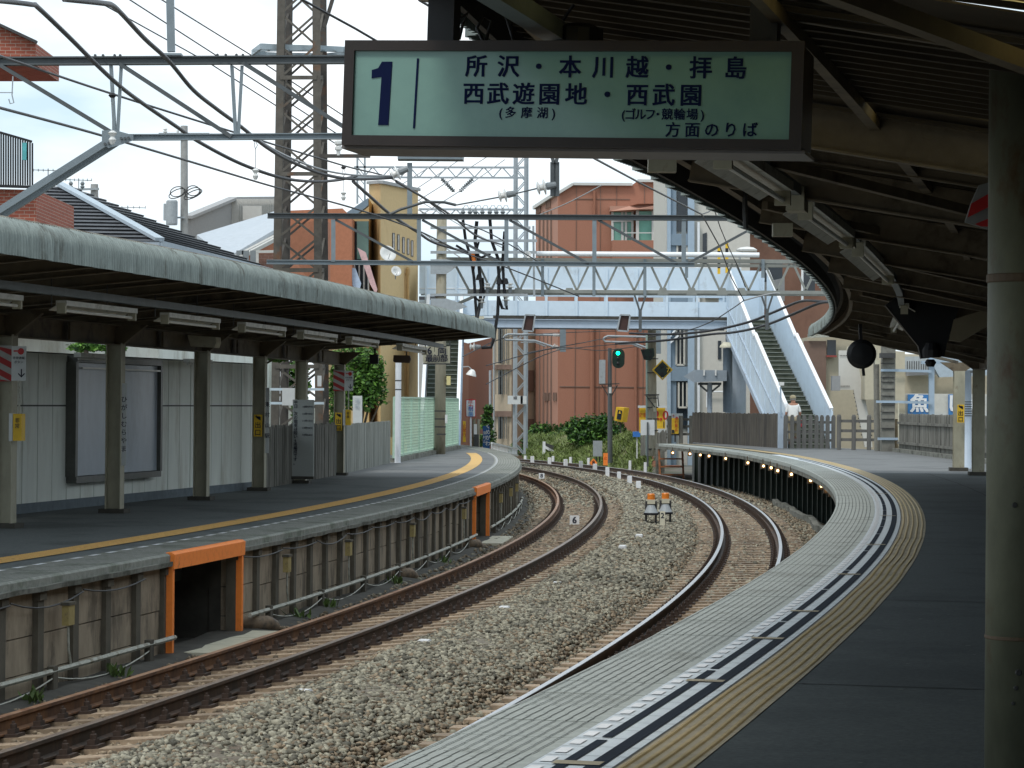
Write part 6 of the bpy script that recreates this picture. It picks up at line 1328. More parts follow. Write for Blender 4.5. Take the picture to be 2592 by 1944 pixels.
for x,y0,y1,Y,lb in ((243,206,292,34,'thin dropper wire hanging beside the first V strut'),(552,302,372,42,'thin dropper wire with a white insulator in front of the rusty tower'),(742,362,420,52,'thin dropper wire under the tower arm'),(970,45,85,30,'thin dropper wire by the sign hanger')):
    o = thing('dropper', at(x,y1,Y), lb, 'dropper'); MB().lathe(at(x,y0,Y),[(.03,-.03),(.055,0),(.03,.03)],8).build('clamp', m_black, o); MB().tube([at(x,y0,Y),at(x-3,y0+12,Y),at(x,y0+20,Y),at(x,y1,Y)],.006,5).tube([at(x,y0,Y),at(x+4,y0+12,Y),at(x,y0+20,Y)],.006,5).build('wire', m_wireg, o); MB().lathe(at(x,y1,Y),[(.025,-.12),(.05,-.06),(.025,-.02),(.06,.03),(.02,.06)],8).build('insulator', m_porc, o)
for x,y,lb in ((1060,472+28,'clamp ball'),(1113,543,'clamp ball'),(1172,571,'clamp ball'),(1548,517,'clamp ball'),(1562,551,'clamp ball'),(1584,584,'clamp ball'),(1593,590,'clamp ball')):
    pass
# cantilevers over the tracks beyond the footbridge
for (x0,x1,yy,lb) in ((1088,1210,722,'left looped pipe cantilever holding the contact wire under the footbridge'),(1303,1415,726,'right looped pipe cantilever holding the contact wire under the footbridge')):
    Yc = 112; o = thing('cantilever', at(x0,yy,Yc), lb, 'cantilever'); L1 = x1-x0
    MB().tube([at(x1,yy+2,Yc),at(x0+10,yy,Yc),at(x0+3,yy+3,Yc),at(x0,yy+7,Yc),at(x0+4,yy+12,Yc),at(x0+L1*.55,yy+14,Yc),at(x1,yy+32,Yc)],.045,8).tube([at(x0+L1*.3,yy+18,Yc),at(x0+L1*.55,yy+17,Yc),at(x0+L1*.75,yy+27,Yc)],.03,6).build('pipe', m_greymetal, o)
    b_ = MB()
    for k in range(6): b_.lathe(at(x1-14+k*2.4,yy+25+k*1.3,Yc),[(.05,-.02),(.11,0),(.05,.02)],8,axis=(1,0,-.5)); b_.lathe(at(x1-14+k*2.4,yy+2,Yc),[(.04,-.02),(.08,0),(.04,.02)],8,axis=(1,0,0))
    b_.build('insulator', m_porc, o); MB().bar(at(x1+6,yy-12,Yc),at(x1+6,yy+38,Yc),.3,.25).build('bracket_post', m_galb, o)
for x,y,lb in ((1142,697,'left dark framed signal back board hung under the footbridge'),(1347,697,'right dark framed signal back board hung under the footbridge')):
    o = thing('hanging_board', at(x,y,102.5), lb, 'board'); a,b,c,d = [at(x+dx,y+dy,102.5) for dx,dy in ((-14,17),(9,19),(14,-16),(-7,-17))]
    MB().prism([a,b,c,d],(0,.15,0)).build('board', mat('dark_brown_board',(.06,.03,.025),v=.1) if x<1200 else bpy.data.materials['dark_brown_board'], o); f_ = MB()
    for p,q in ((a,b),(b,c),(c,d),(d,a)): f_.bar(p-Vector((0,.05,0)),q-Vector((0,.05,0)),.06,.06)
    f_.build('frame', m_greymetal, o)
# ---------------------------------------------------------------- signals and signs in the middle distance
m_gsig = glow('green_signal', (.0,.95,.45), 6.); m_sig = mat('signal_black_green',(.008,.022,.016),v=.1,r=.4)
Ys = 121.; Sg = lambda x,y,d=0: at(x,y,Ys+d)
t = thing('colour_light_signal', Sg(1318,998), 'railway signal showing green on a pole in front of the terracotta building', 'signal')
MB().tube([Sg(1318,1000),Sg(1317,752)],.12,12,.09).build('pole', m_gal, t)
k = 1.17178/F*Ys; hd = MB(); c = Sg(1336,774,-.3); w_,h_ = .29,.46
pts = [Vector((c.x+w_*cos(a),c.y,c.z+(h_-w_+0)*(1 if sin(a)>0 else -1)+w_*sin(a))) for a in [i*pi/12+.001 for i in range(24)]]
hd.prism(pts,(0,.12,0)); hd.build('head', m_sig, t)
for y,m_,r in ((763,m_gsig,.085),(774,m_black,.07),(785,m_black,.07)): MB().lathe(Sg(1335,y,-.33),[(r*k/k,-.02),(r,.03),(r*.5,.05)],14,axis=(0,-1,0)).build('lens', m_, t)
MB().box(Sg(1301,803),(.28,.25,1.1)).build('relay_case', m_greymetal, t); MB().bar(Sg(1296,830),Sg(1338,829),.25,.05).bar(Sg(1300,832),Sg(1314,855),.05).bar(Sg(1334,832),Sg(1321,855),.05).build('platform_bracket', m_darkmetal, t); MB().box(Sg(1318,843,-.15),(.12,.03,.28)).build('number_plate', m_notice, t)
Yq = 108.; Q = lambda x,y,d=0: at(x,y,Yq+d)
t = thing('signal_pole', Q(1410,980), 'stout concrete pole with step rungs carrying the diamond signal sign', 'pole')
MB().tube([Q(1410,985),Q(1408,700)],.19,16,.17).build('shaft', m_cpole, t, smooth=True); r_ = MB()
for y in (775,805,853,860,880,905,930,970): r_.bar(Q(1398,y,-.15),Q(1422,y,-.15),.06,.04)
r_.bar(Q(1392,853,-.2),Q(1424,853,-.2),.05).bar(Q(1396,855,-.2),Q(1415,880,-.2),.04).bar(Q(1421,855,-.2),Q(1423,878,-.2),.04).build('step_rung', m_darkmetal, t); MB().tube([Q(1398,720),Q(1398,985)],.06,8).build('conduit', mat('pale_green_pipe',(.35,.45,.4),v=.1), t); MB().box(Q(1414,880,-.2),(.1,.03,.35)).build('plate', m_cream, t)
t = thing('diamond_sign', Q(1431,799,-.4), 'black diamond signal board with yellow border marked 7', 'signal'); dm = lambda r,d: [Q(1431-r,799,d),Q(1431,799+r,d),Q(1431+r,799,d),Q(1431,799-r,d)]
MB().prism(dm(22.5,-.4),(0,.05,0)).build('border', m_yel, t); MB().prism(dm(18.5,-.42),(0,.02,0)).build('board', m_sig, t); text('7', Q(1443,800,-.47),(1,0,0),(0,0,1),.27,m_yel,t,.02)
ln_ = MB()
for y in (791,808): ln_.lathe(Q(1430,y,-.43),[(.075,0),(.08,.03),(.05,.035)],12,axis=(0,-1,0))
ln_.build('lens', m_black, t); MB().lathe(Q(1431,816.5,-.44),[(.03,0),(.02,.02)],8,axis=(0,-1,0)).build('lamp', m_porc, t)
t = thing('pentagon_signal', Q(1398,763,-.4), 'black five sided route signal beside the concrete pole top', 'signal'); MB().prism([Q(1384,755,-.4),Q(1412,752,-.4),Q(1414,768,-.4),Q(1405,779,-.4),Q(1391,777,-.4)],(0,.1,0)).build('board', m_sig, t)
ln_ = MB()
for x,y in ((1390,758),(1406,759),(1393,770),(1404,770)): ln_.lathe(Q(x,y,-.43),[(.06,0),(.06,.03),(.03,.035)],10,axis=(0,-1,0))
ln_.build('lens', m_black, t)
def board(name, x0,y0,x1,y1,Y,m,label,cat='sign',th=.05,leg=None,post=m_darkmetal):
    t = thing(name, at((x0+x1)/2,y1,Y), label, cat); MB().prism([at(x0,y1,Y),at(x1,y1,Y),at(x1,y0,Y),at(x0,y0,Y)],(0,th,0)).build('board', m, t)
    if leg: MB().bar(at((x0+x1)/2,y0+2,Y+.06),at((x0+x1)/2,leg,Y+.06),.07).build('post', post, t)
    return t
X_ = (1,0,0); U_ = (0,0,1)
b = board('white_board',1384,907,1414,940,101,m_notice,'blank white back of a square board on a thin post by the platform end',leg=1008)
MB().bar(at(1399,912,100.95),at(1399,1008,100.95),.06).build('front_post', m_gal, b)
t = thing('yellow_sign_box', at(1340,915,118), 'tilted yellow sign box standing above the hedge', 'sign'); MB().prism([at(1327,908,118),at(1343,912,118),at(1348,881,118),at(1331,879,118)],(.25,.3,0)).build('box', m_yel, t); MB().bar(at(1341,912,118.2),at(1341,935,118.2),.05).build('post', m_darkmetal, t)
MB().prism([at(1332,905,117.97),at(1341,907,117.97),at(1344,887,117.97),at(1335,885,117.97)],(0,-.01,0)).build('marking', m_dkgl, t); MB().prism([at(1336,893,117.94),at(1341,894,117.94),at(1339,886,117.94)],(0,-.01,0)).build('triangle_mark', m_yel, t)
t = board('advert_board',1381,880,1437,935,114.5,m_yel,'large yellow advertising board with red numerals beside the concrete pole'); text('2,0', at(1428,898,114.47),X_,U_,.55,m_red,t,.02); text('1', at(1434,918,114.47),X_,U_,.4,m_ink,t); MB().prism([at(1420,935,114.46),at(1437,935,114.46),at(1437,926,114.46),at(1420,926,114.46)],(0,-.01,0)).build('white_footer', m_notice, t); MB().prism([at(1378,881,114.4),at(1440,881,114.4),at(1440,876,114.4),at(1378,876,114.4)],(0,-.1,0)).build('hood', m_notice, t); text('空室', at(1388,897,114.47),X_,U_,.2,m_red,t)
t = board('yellow_notice',1451,903,1466,937,105.8,m_yel,'narrow yellow notice with red characters tied to the dark rail fence',leg=955); text('通行禁止', at(1461,916,105.77),X_,U_,.14,m_red,t,.01,vertical=True); MB().box(at(1454,932,105.77),(.1,.02,.13)).build('mark', m_dkgl, t)
t = board('fence_notice',1449,893,1475,906,107,m_notice,'white notice with red marks behind the dark rail fence'); text('+', at(1455,899,106.97),X_,U_,.2,m_red,t)
t = board('blue_street_sign',1043,920,1058,971,108,mat('sign_blue',(.02,.09,.25),v=.1),'narrow blue sign with white characters at the end of the far platform'); text('くめがわ', at(1054,940,107.97),X_,U_,.22,m_porc,t,.01,vertical=True); text('東村山', at(1047,945,107.97),X_,U_,.16,m_porc,t,vertical=True)
t = board('red_edged_sign',1006,863,1028,901,101,m_red,'red edged white sign on a pale post at the far platform end',leg=972,post=m_wpost); MB().prism([at(1007.5,899.5,100.97),at(1026.5,899.5,100.97),at(1026.5,864.5,100.97),at(1007.5,864.5,100.97)],(0,-.01,0)).build('face', m_notice, t); text('圧力', at(1017,873,100.94),X_,U_,.2,m_red,t,.01,vertical=True); text('制限', at(1017,890,100.94),X_,U_,.2,m_sblue,t,.01,vertical=True)
t = board('yellow_notice',1000,910,1006,955,100,m_yel,'slim yellow upright notice beside the left staircase foot'); text('止禁行', at(1003,930,99.97),X_,U_,.16,m_red,t,vertical=True)
pb_ = thing('post_group', at(1017,972,102), 'dark and pale posts at the far end of the far platform', 'posts'); MB().tube([at(1024,905,101.5),at(1024,972,101.5)],.07,8).tube([at(1033,905,102),at(1033,972,102)],.06,8).build('pole', m_cpole, pb_); MB().box(at(1027,930,101.3),(.12,.1,.5)).build('white_box', m_porc, pb_); MB().box(at(1029,955,101.3),(.18,.12,.6)).build('dark_box', m_darkmetal, pb_)
gr_ = thing('white_railing', at(1085,975,116), 'low white railing curving beyond the end of the far platform', 'railing'); b_ = MB()
for i in range(18): x = 1062+i*3.2; b_.bar(at(x,958+i*.7,114+i*.3),at(x,974+i*.6,114+i*.3),.05)
b_.bar(at(1062,957,114),at(1118,970,119.4),.08).bar(at(1062,973,114),at(1118,984,119.4),.08); b_.build('bars', m_notice, gr_)
gg_ = thing('mint_gate', at(1012,972,97.5), 'short mint green bar gate at the foot of the left staircase', 'gate'); b_ = MB()
for x in (973,977,981,985,989): b_.bar(at(x-2,893,96.6),at(x-4,972,96.6),.04)
b_.bar(at(964,893,96.6),at(990,893,96.6),.05).bar(at(962,970,96.6),at(987,970,96.6),.05); b_.build('bars', m_mint, gg_)
t = thing('distance_post', on(1175,988,-.1), 'white track post with a slanted dark board behind the far rail', 'post'); p = on(1175,990,-.1); MB().bar(p-up*.1,p+up*.82,.14).build('post', m_white, t); MB().prism([p+Vector((.05,-.1,.62)),p+Vector((.48,-.1,.38)),p+Vector((.45,-.1,.28)),p+Vector((.05,-.1,.48))],(0,.05,0)).build('arm', m_white, t); MB().prism([p+Vector((.07,-.02,.75)),p+Vector((.5,-.02,.62)),p+Vector((.48,-.02,.38)),p+Vector((.07,-.02,.62))],(0,.05,0)).build('dark_board', m_darkmetal, t)
text('102', p+Vector((.28,-.115,.44)),(.87,0,-.48),(.48,0,.87),.1,m_ink,t)
t = thing('relay_cabinet', at(1294,985,122), 'grey relay cabinet on legs on the grass bank', 'cabinet'); MB().box(at(1291,969,122),(.42,.35,.72)).box(at(1298,969,122.1),(.12,.3,.6)).build('case', m_greymetal, t); MB().bar(at(1288,985,122),at(1288,998,122),.06).bar(at(1295,985,122),at(1295,998,122),.06).build('leg', m_darkmetal, t)
t = thing('number_marker', on(1282,1002,.0), 'orange diamond marker numbered 8 beside the far rail', 'number marker'); c = at(1282,1000,112); r = .17
MB().prism([c+Vector((-r,0,0)),c+Vector((0,0,-r*1.2)),c+Vector((r,0,0)),c+Vector((0,0,r*1.2))],(0,.03,0)).build('plate', m_orange, t); MB().bar(c-up*.15,c-up*.55,.05).build('peg', m_darkmetal, t); text('8', c-Vector((0,.02,0)),X_,U_,.24,m_ink,t,.02)
t = thing('orange_marker', on(1308,1002,-.1), 'slim orange marker post on the grass bank', 'marker post'); MB().box(at(1308,992,117),(.2,.06,.55)).build('plate', m_orange, t); text('止', at(1308,990,116.96),X_,U_,.16,m_red,t)
bc = thing('blue_box', at(1375,945,116), 'small bright blue box on a white post behind the white board', 'box'); MB().box(at(1375,938,116),(.32,.25,.24)).build('case', mat('bright_blue',(.05,.2,.6),v=.1), bc); MB().bar(at(1376,944,116),at(1376,990,116),.06).build('post', m_notice, bc)
# roofed pole on the near platform end
t = thing('roofed_lamp_pole', at(1533,957,102.5), 'grey pole with a wedge shaped sheet roof on the near platform end', 'pole'); Yr = 102.5; Rr = lambda x,y,d=0: at(x,y,Yr+d)
MB().tube([Rr(1533,957),Rr(1533,826)],.1,12).build('pole', m_fbg, t, smooth=True); wd = MB(); wd.add([Rr(1476,813,-.2),Rr(1500,799,-.6),Rr(1570,800,-.6),Rr(1570,823,-.6),Rr(1500,826,-.6),Rr(1476,813,1.2),Rr(1500,799,1.4),Rr(1570,800,1.4),Rr(1570,823,1.4),Rr(1500,826,1.4)],[(0,4,3,2,1),(5,6,7,8,9),(0,1,6,5),(1,2,7,6),(2,3,8,7),(3,4,9,8),(4,0,5,9)]); wd.build('sheet_roof', mat('grey_blue_sheet',(.26,.3,.34),v=.08,r=.5), t)
b_ = MB().bar(Rr(1508,829),Rr(1558,829),.12,.1).bar(Rr(1512,832),Rr(1531,848),.07).bar(Rr(1555,832),Rr(1535,848),.07); b_.build('bracket', m_gal, t)
for x in (1521,1546): MB().box(Rr(x,805,-.65),(.06,.06,.22)).build('clip', m_porc, t)
cp_ = thing('street_lamp', at(1566,890,103), 'grey cylinder lamp post with a pale hood below the stair stringer', 'lamp'); MB().tube([at(1572,890,103),at(1572,752,103)],.19,14).build('post', mat('blue_grey_post',(.16,.2,.24),v=.1), cp_, smooth=True); MB().lathe(at(1569,748,102.8),[(.27,-.05),(.25,.02),(.12,.16)],12).build('hood', m_cream, cp_)
for x,y0,y1,lb in ((1553,530,592,'left yellow and black striped cable guard by the right staircase top'),(1570,523,590,'right yellow and black striped cable guard by the right staircase top')):
    g_ = thing('cable_guard', at(x,y1,103), lb, 'cable guard'); h_ = (y1-y0)/5
    for k,m_ in ((0,m_yel),(1,m_black)):
        b_ = MB()
        for i in range(k,5,2): b_.bar(at(x,y0+i*h_,103),at(x,y0+(i+1)*h_-.3,103),.11)
        b_.build('yellow_band' if k==0 else 'black_band', m_, g_)
tl = thing('street_lamp', at(1610,541,110), 'pale oval street lamp above the white service pipe', 'lamp'); MB().lathe(at(1613,541,110),[(.1,-.1),(.42,-.05),(.45,.03),(.3,.12),(.05,.16)],16).build('shade', m_porc, tl); MB().tube([at(1606,544,110),at(1598,552,110),at(1596,600,110)],.05,6).build('arm', m_greymetal, tl)
# ---------------------------------------------------------------- signs on the far platform
ZU = Vector((0,0,1))
def pill_at(q,do,dz): return C(q,-9.38+do,HL+dz)
def fax(q): a = TH(q); return Vector((cos(a),-sin(a),0))
for q,lb,lb2 in ((26.1,'red and white striped plate at the top of the leftmost visible pillar','white emergency notice with a red hand and an arrow, leftmost pillar'),(53.0,'red and white striped plate at the top of the last pillar','white emergency notice with a red hand and an arrow, last pillar')):
    xd = fax(q); c = pill_at(q-.16,0,2.2); t = tag(MB().box(c,(.26,.02,.48),ax=(xd,Vector((-xd.y,xd.x,0)),ZU)).build('striped_plate', mat('shaded_white_plate',(.34,.34,.32),v=.15)), lb, 'sign')
    sd = MB()
    nrm = Vector((xd.y,-xd.x,0))*-.0
    for k in range(-1,3):
        z0 = -.24+k*.17; poly = []
        for (u,v) in ((-.13,z0+.13),(.13,z0),(.13,z0+.085),(-.13,z0+.215)): poly.append((u,max(-.24,min(.24,v))))
        if max(p[1] for p in poly)-min(p[1] for p in poly) > .02: sd.prism([c+xd*u+ZU*v-Vector((-xd.y,xd.x,0))*.012 for u,v in poly],Vector((-xd.y,xd.x,0))*.002)
    sd.build('red_stripe', mat('shaded_red',(.33,.03,.03),v=.2,sc=9), t)  # plate white and stripe red darkened in the colour for canopy shade
    c = c+xd*.23; t = tag(MB().box(c,(.2,.02,.46),ax=(xd,Vector((-xd.y,xd.x,0)),ZU)).build('emergency_notice', m_notice), lb2, 'notice'); fy = -Vector((-xd.y,xd.x,0))*.013
    MB().lathe(c+fy+ZU*.16+xd*.03,[(.045,0),(.04,.003)],10,axis=fy).box(c+fy+ZU*.165-xd*.04,(.06,.006,.02),ax=(xd,fy.normalized(),ZU)).build('red_hand', m_red, t); text('非常通報', c+fy+ZU*.07,xd,ZU,.042,m_ink,t); text('ボタン', c+fy+ZU*.015,xd,ZU,.042,m_ink,t); text('↓', c+fy-ZU*.14+xd*.04,xd,ZU,.15,m_ink,t,.01)
    c2 = pill_at(q-.1,.22,1.35); t = thing('alarm_box', c2-ZU*.2, 'yellow emergency alarm box on the '+('leftmost visible' if q<30 else 'last')+' canopy pillar', 'alarm box'); MB().box(c2,(.12,.14,.36),ax=(xd,Vector((-xd.y,xd.x,0)),ZU)).build('case', m_yel, t); MB().box(c2-xd*.09,(.05,.15,.37),ax=(xd,Vector((-xd.y,xd.x,0)),ZU)).build('side', m_notice, t); MB().tube([c2+ZU*.18,c2+ZU*.75],.015,5).build('conduit', m_pipe, t)
    text('非常', c2-Vector((-xd.y,xd.x,0))*.075+ZU*.05,xd,ZU,.07,m_ink,t,vertical=True)
for q in (41.9,53.0):
    xd = fax(q); fy = -Vector((-xd.y,xd.x,0)); c = pill_at(q-.16,0,1.25); t = tag(MB().box(c,(.16,.008,.42),ax=(xd,fy,ZU)).build('exit_sticker', m_yel), 'yellow exit sticker with arrow on the '+('pillar at the white wall end' if q<50 else 'last pillar of the far canopy'), 'sticker'); text('↰出口', c+fy*.008,xd,ZU,.13,m_ink,t,.01,vertical=True)
q = 54.3; xd = fax(q); fy = -Vector((-xd.y,xd.x,0)); c = C(q,5.08,HR+1.35)+fy*.16; t = tag(MB().box(c,(.16,.008,.42),ax=(xd,fy,ZU)).build('exit_sticker', m_yel), 'yellow exit sticker on the near canopy end pillar', 'sticker'); text('↰出口', c+fy*.008,xd,ZU,.13,m_ink,t,.01,vertical=True)
# vertical station names on pillar sides
for q,lb,tx in ((31.2,'narrow white vertical station name strip on the pillar before the poster board','ひがしむらやま'),(41.9,'narrow white vertical strip with black text on the white wall end pillar','東村山駅')):
    xd = fax(q); fy = -Vector((-xd.y,xd.x,0)); c = pill_at(q-.1,.17,1.35); t = tag(MB().box(c,(.07,.01,1.25),ax=(xd,fy,ZU)).build('name_strip', m_notice), lb, 'sign'); text(tx, c+fy*.008,xd,ZU,.1,m_ink,t,.006,vertical=True,pitch=1.25 if len(tx)>5 else 2)
# tall timetable board
xd = fax(46.8); fy = -Vector((-xd.y,xd.x,0)); c = at(655,946,54.0); t = thing('timetable_board', c-ZU*.8, 'tall pale grey standing board with vertical Japanese notice in front of a pillar', 'notice board'); MB().box(c,(.44,.06,1.58),ax=(xd,fy,ZU)).build('board', mat('pale_grey_board',(.4,.42,.4),v=.06,sc=3), t); MB().box(c-ZU*.82,(.46,.2,.06),ax=(xd,fy,ZU)).build('foot', m_dark, t)
text('平日、次の電車は短い6両編成です。', c+fy*.035-xd*.155+ZU*.1,xd,ZU,.085,m_ink,t,.008,vertical=True,pitch=.92)
for i,s_ in enumerate(('10時57分','11時10分','11時19分','13時24分','14時54分')): text(s_, c+fy*.035+xd*.09+ZU*(.64-i*.145),xd,ZU,.055,m_ink,t)
t = board('white_notice_box',762,855,782,918,71.5,m_notice,'upright white notice panel on a dark stand by the board fence',cat='notice board',th=.12); MB().bar(at(770,918,71.7),at(770,1010,71.7),.22,.1).build('stand', m_frame, t); text('運転', at(772,872,71.47),X_,U_,.14,mat('faded_ink',(.4,.45,.5)),t,vertical=True)
# hanging car marker board and equipment at the canopy end
t = board('car_marker',914,748,972,786,66,mat('old_cream_sign',(.42,.4,.3),v=.1,sc=6),'hanging cream board reading 6 cars front end below the canopy end',th=.06); hd_ = MB().bar(at(918,748,66.02),at(918,700,66.02),.03).bar(at(972,786,66.02),at(972,700,66.02),.03).bar(at(914,786,65.98),at(972,786,65.98),.02,.03); hd_.build('hanger', m_darkmetal, t)
text('6', at(928,758,65.96),X_,U_,.26,m_ink,t,.02); text('両', at(955,758,65.96),X_,U_,.24,m_ink,t,.02)
for ch,x in (('最',927),('前',943),('部',959)): text(ch, at(x,775,65.96),X_,U_,.2,m_ink,t,.02)
t = thing('hanging_speaker', at(868,775,60), 'brown box speaker hanging on a rod near the canopy end', 'speaker'); MB().prism([at(849,780,60),at(853,783,60),at(884,784,60),at(887,776,60),at(885,768,60),at(850,767,60)],(0,.3,0)).build('case', mat('brown_plastic',(.09,.06,.045),v=.1), t); MB().bar(at(878,768,60),at(879,690,60),.035).build('rod', m_raft, t)
t = thing('hanging_monitor', at(808,770,61), 'small dark camera unit hanging under the canopy end', 'camera'); MB().box(at(808,776,61),(.2,.2,.22)).build('case', m_black, t); MB().bar(at(810,770,61),at(810,735,61),.05).build('rod', m_black, t)
t = thing('ceiling_speaker', at(438,742,45), 'cream trapezoid box under the far canopy beam', 'speaker'); MB().prism([at(412,748,44),at(463,751,44),at(467,740,44),at(466,728,44),at(405,724,44)],(.05,.3,0)).build('case', m_cream, t)
# dark boards hanging under the near canopy
t = thing('hanging_signal', at(2000,780,36), 'black diamond topped departure signal hanging under the near canopy', 'signal'); Yh = 36
hp = [(1913,660),(1950,628),(2070,634),(2072,664),(2047,735),(2040,770),(1990,775),(1984,748)]
MB().prism([at(x,y,Yh) for x,y in hp],(0,.12,0)).build('board', m_black, t); MB().lathe(at(2012,772,Yh-.05),[(.12,0),(.13,.1),(.08,.2)],12).lathe(at(2010,792,Yh-.05),[(.05,0),(.08,.06),(.05,.1)],10).build('lamp_housing', m_black, t)
t = thing('round_mirror', at(1861,795,48), 'dark round platform mirror back hanging from the near canopy end', 'mirror'); MB().lathe(at(1861,765,48),[(.27,-.04),(.27,.03),(.2,.08),(.02,.1)],28,axis=(0,-1,0)).build('disc', m_black, t); MB().bar(at(1861,770,48.1),at(1858,700,48.1),.06).bar(at(1864,790,48),at(1866,812,48),.05).build('rod', m_black, t)
t = thing('platform_speaker', at(2105,735,33), 'beige horn speaker under the near canopy beside the big post', 'speaker'); MB().prism([at(2050,735,33),at(2075,738,33),at(2140,700,33),at(2140,665,33),at(2060,690,33)],(.05,.3,0)).build('horn', mat('dim_beige_plastic',(.2,.17,.11),v=.1), t)
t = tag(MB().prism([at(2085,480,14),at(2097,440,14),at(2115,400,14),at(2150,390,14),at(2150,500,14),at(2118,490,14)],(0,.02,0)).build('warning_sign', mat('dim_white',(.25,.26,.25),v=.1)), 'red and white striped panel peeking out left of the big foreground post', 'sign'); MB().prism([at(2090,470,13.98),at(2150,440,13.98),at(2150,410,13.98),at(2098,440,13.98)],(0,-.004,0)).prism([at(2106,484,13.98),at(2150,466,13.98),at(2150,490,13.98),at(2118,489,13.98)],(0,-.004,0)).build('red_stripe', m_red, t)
tag(MB().prism([at(1966,909,84),at(1978,909,84),at(1978,923,84),at(1966,923,84)],(0,.03,0)).build('yellow_tag', m_yel), 'small yellow tag on the dark fence behind the right pillars', 'tag')
t = thing('lamp_column', at(2088,1017,64), 'pale round lamp column behind the near canopy end pillars', 'pole'); MB().tube([at(2088,1012,64),at(2088,800,64)],.12,12).build('shaft', m_fbg, t, smooth=True); MB().bar(at(2060,803,64),at(2120,803,64),.2,.06).build('cap', m_gal, t); b_ = MB()
for y in range(868,900,5): b_.lathe(at(2088,y,64),[(.13,-.01),(.13,.01)],10)
b_.build('band', m_darkmetal, t)
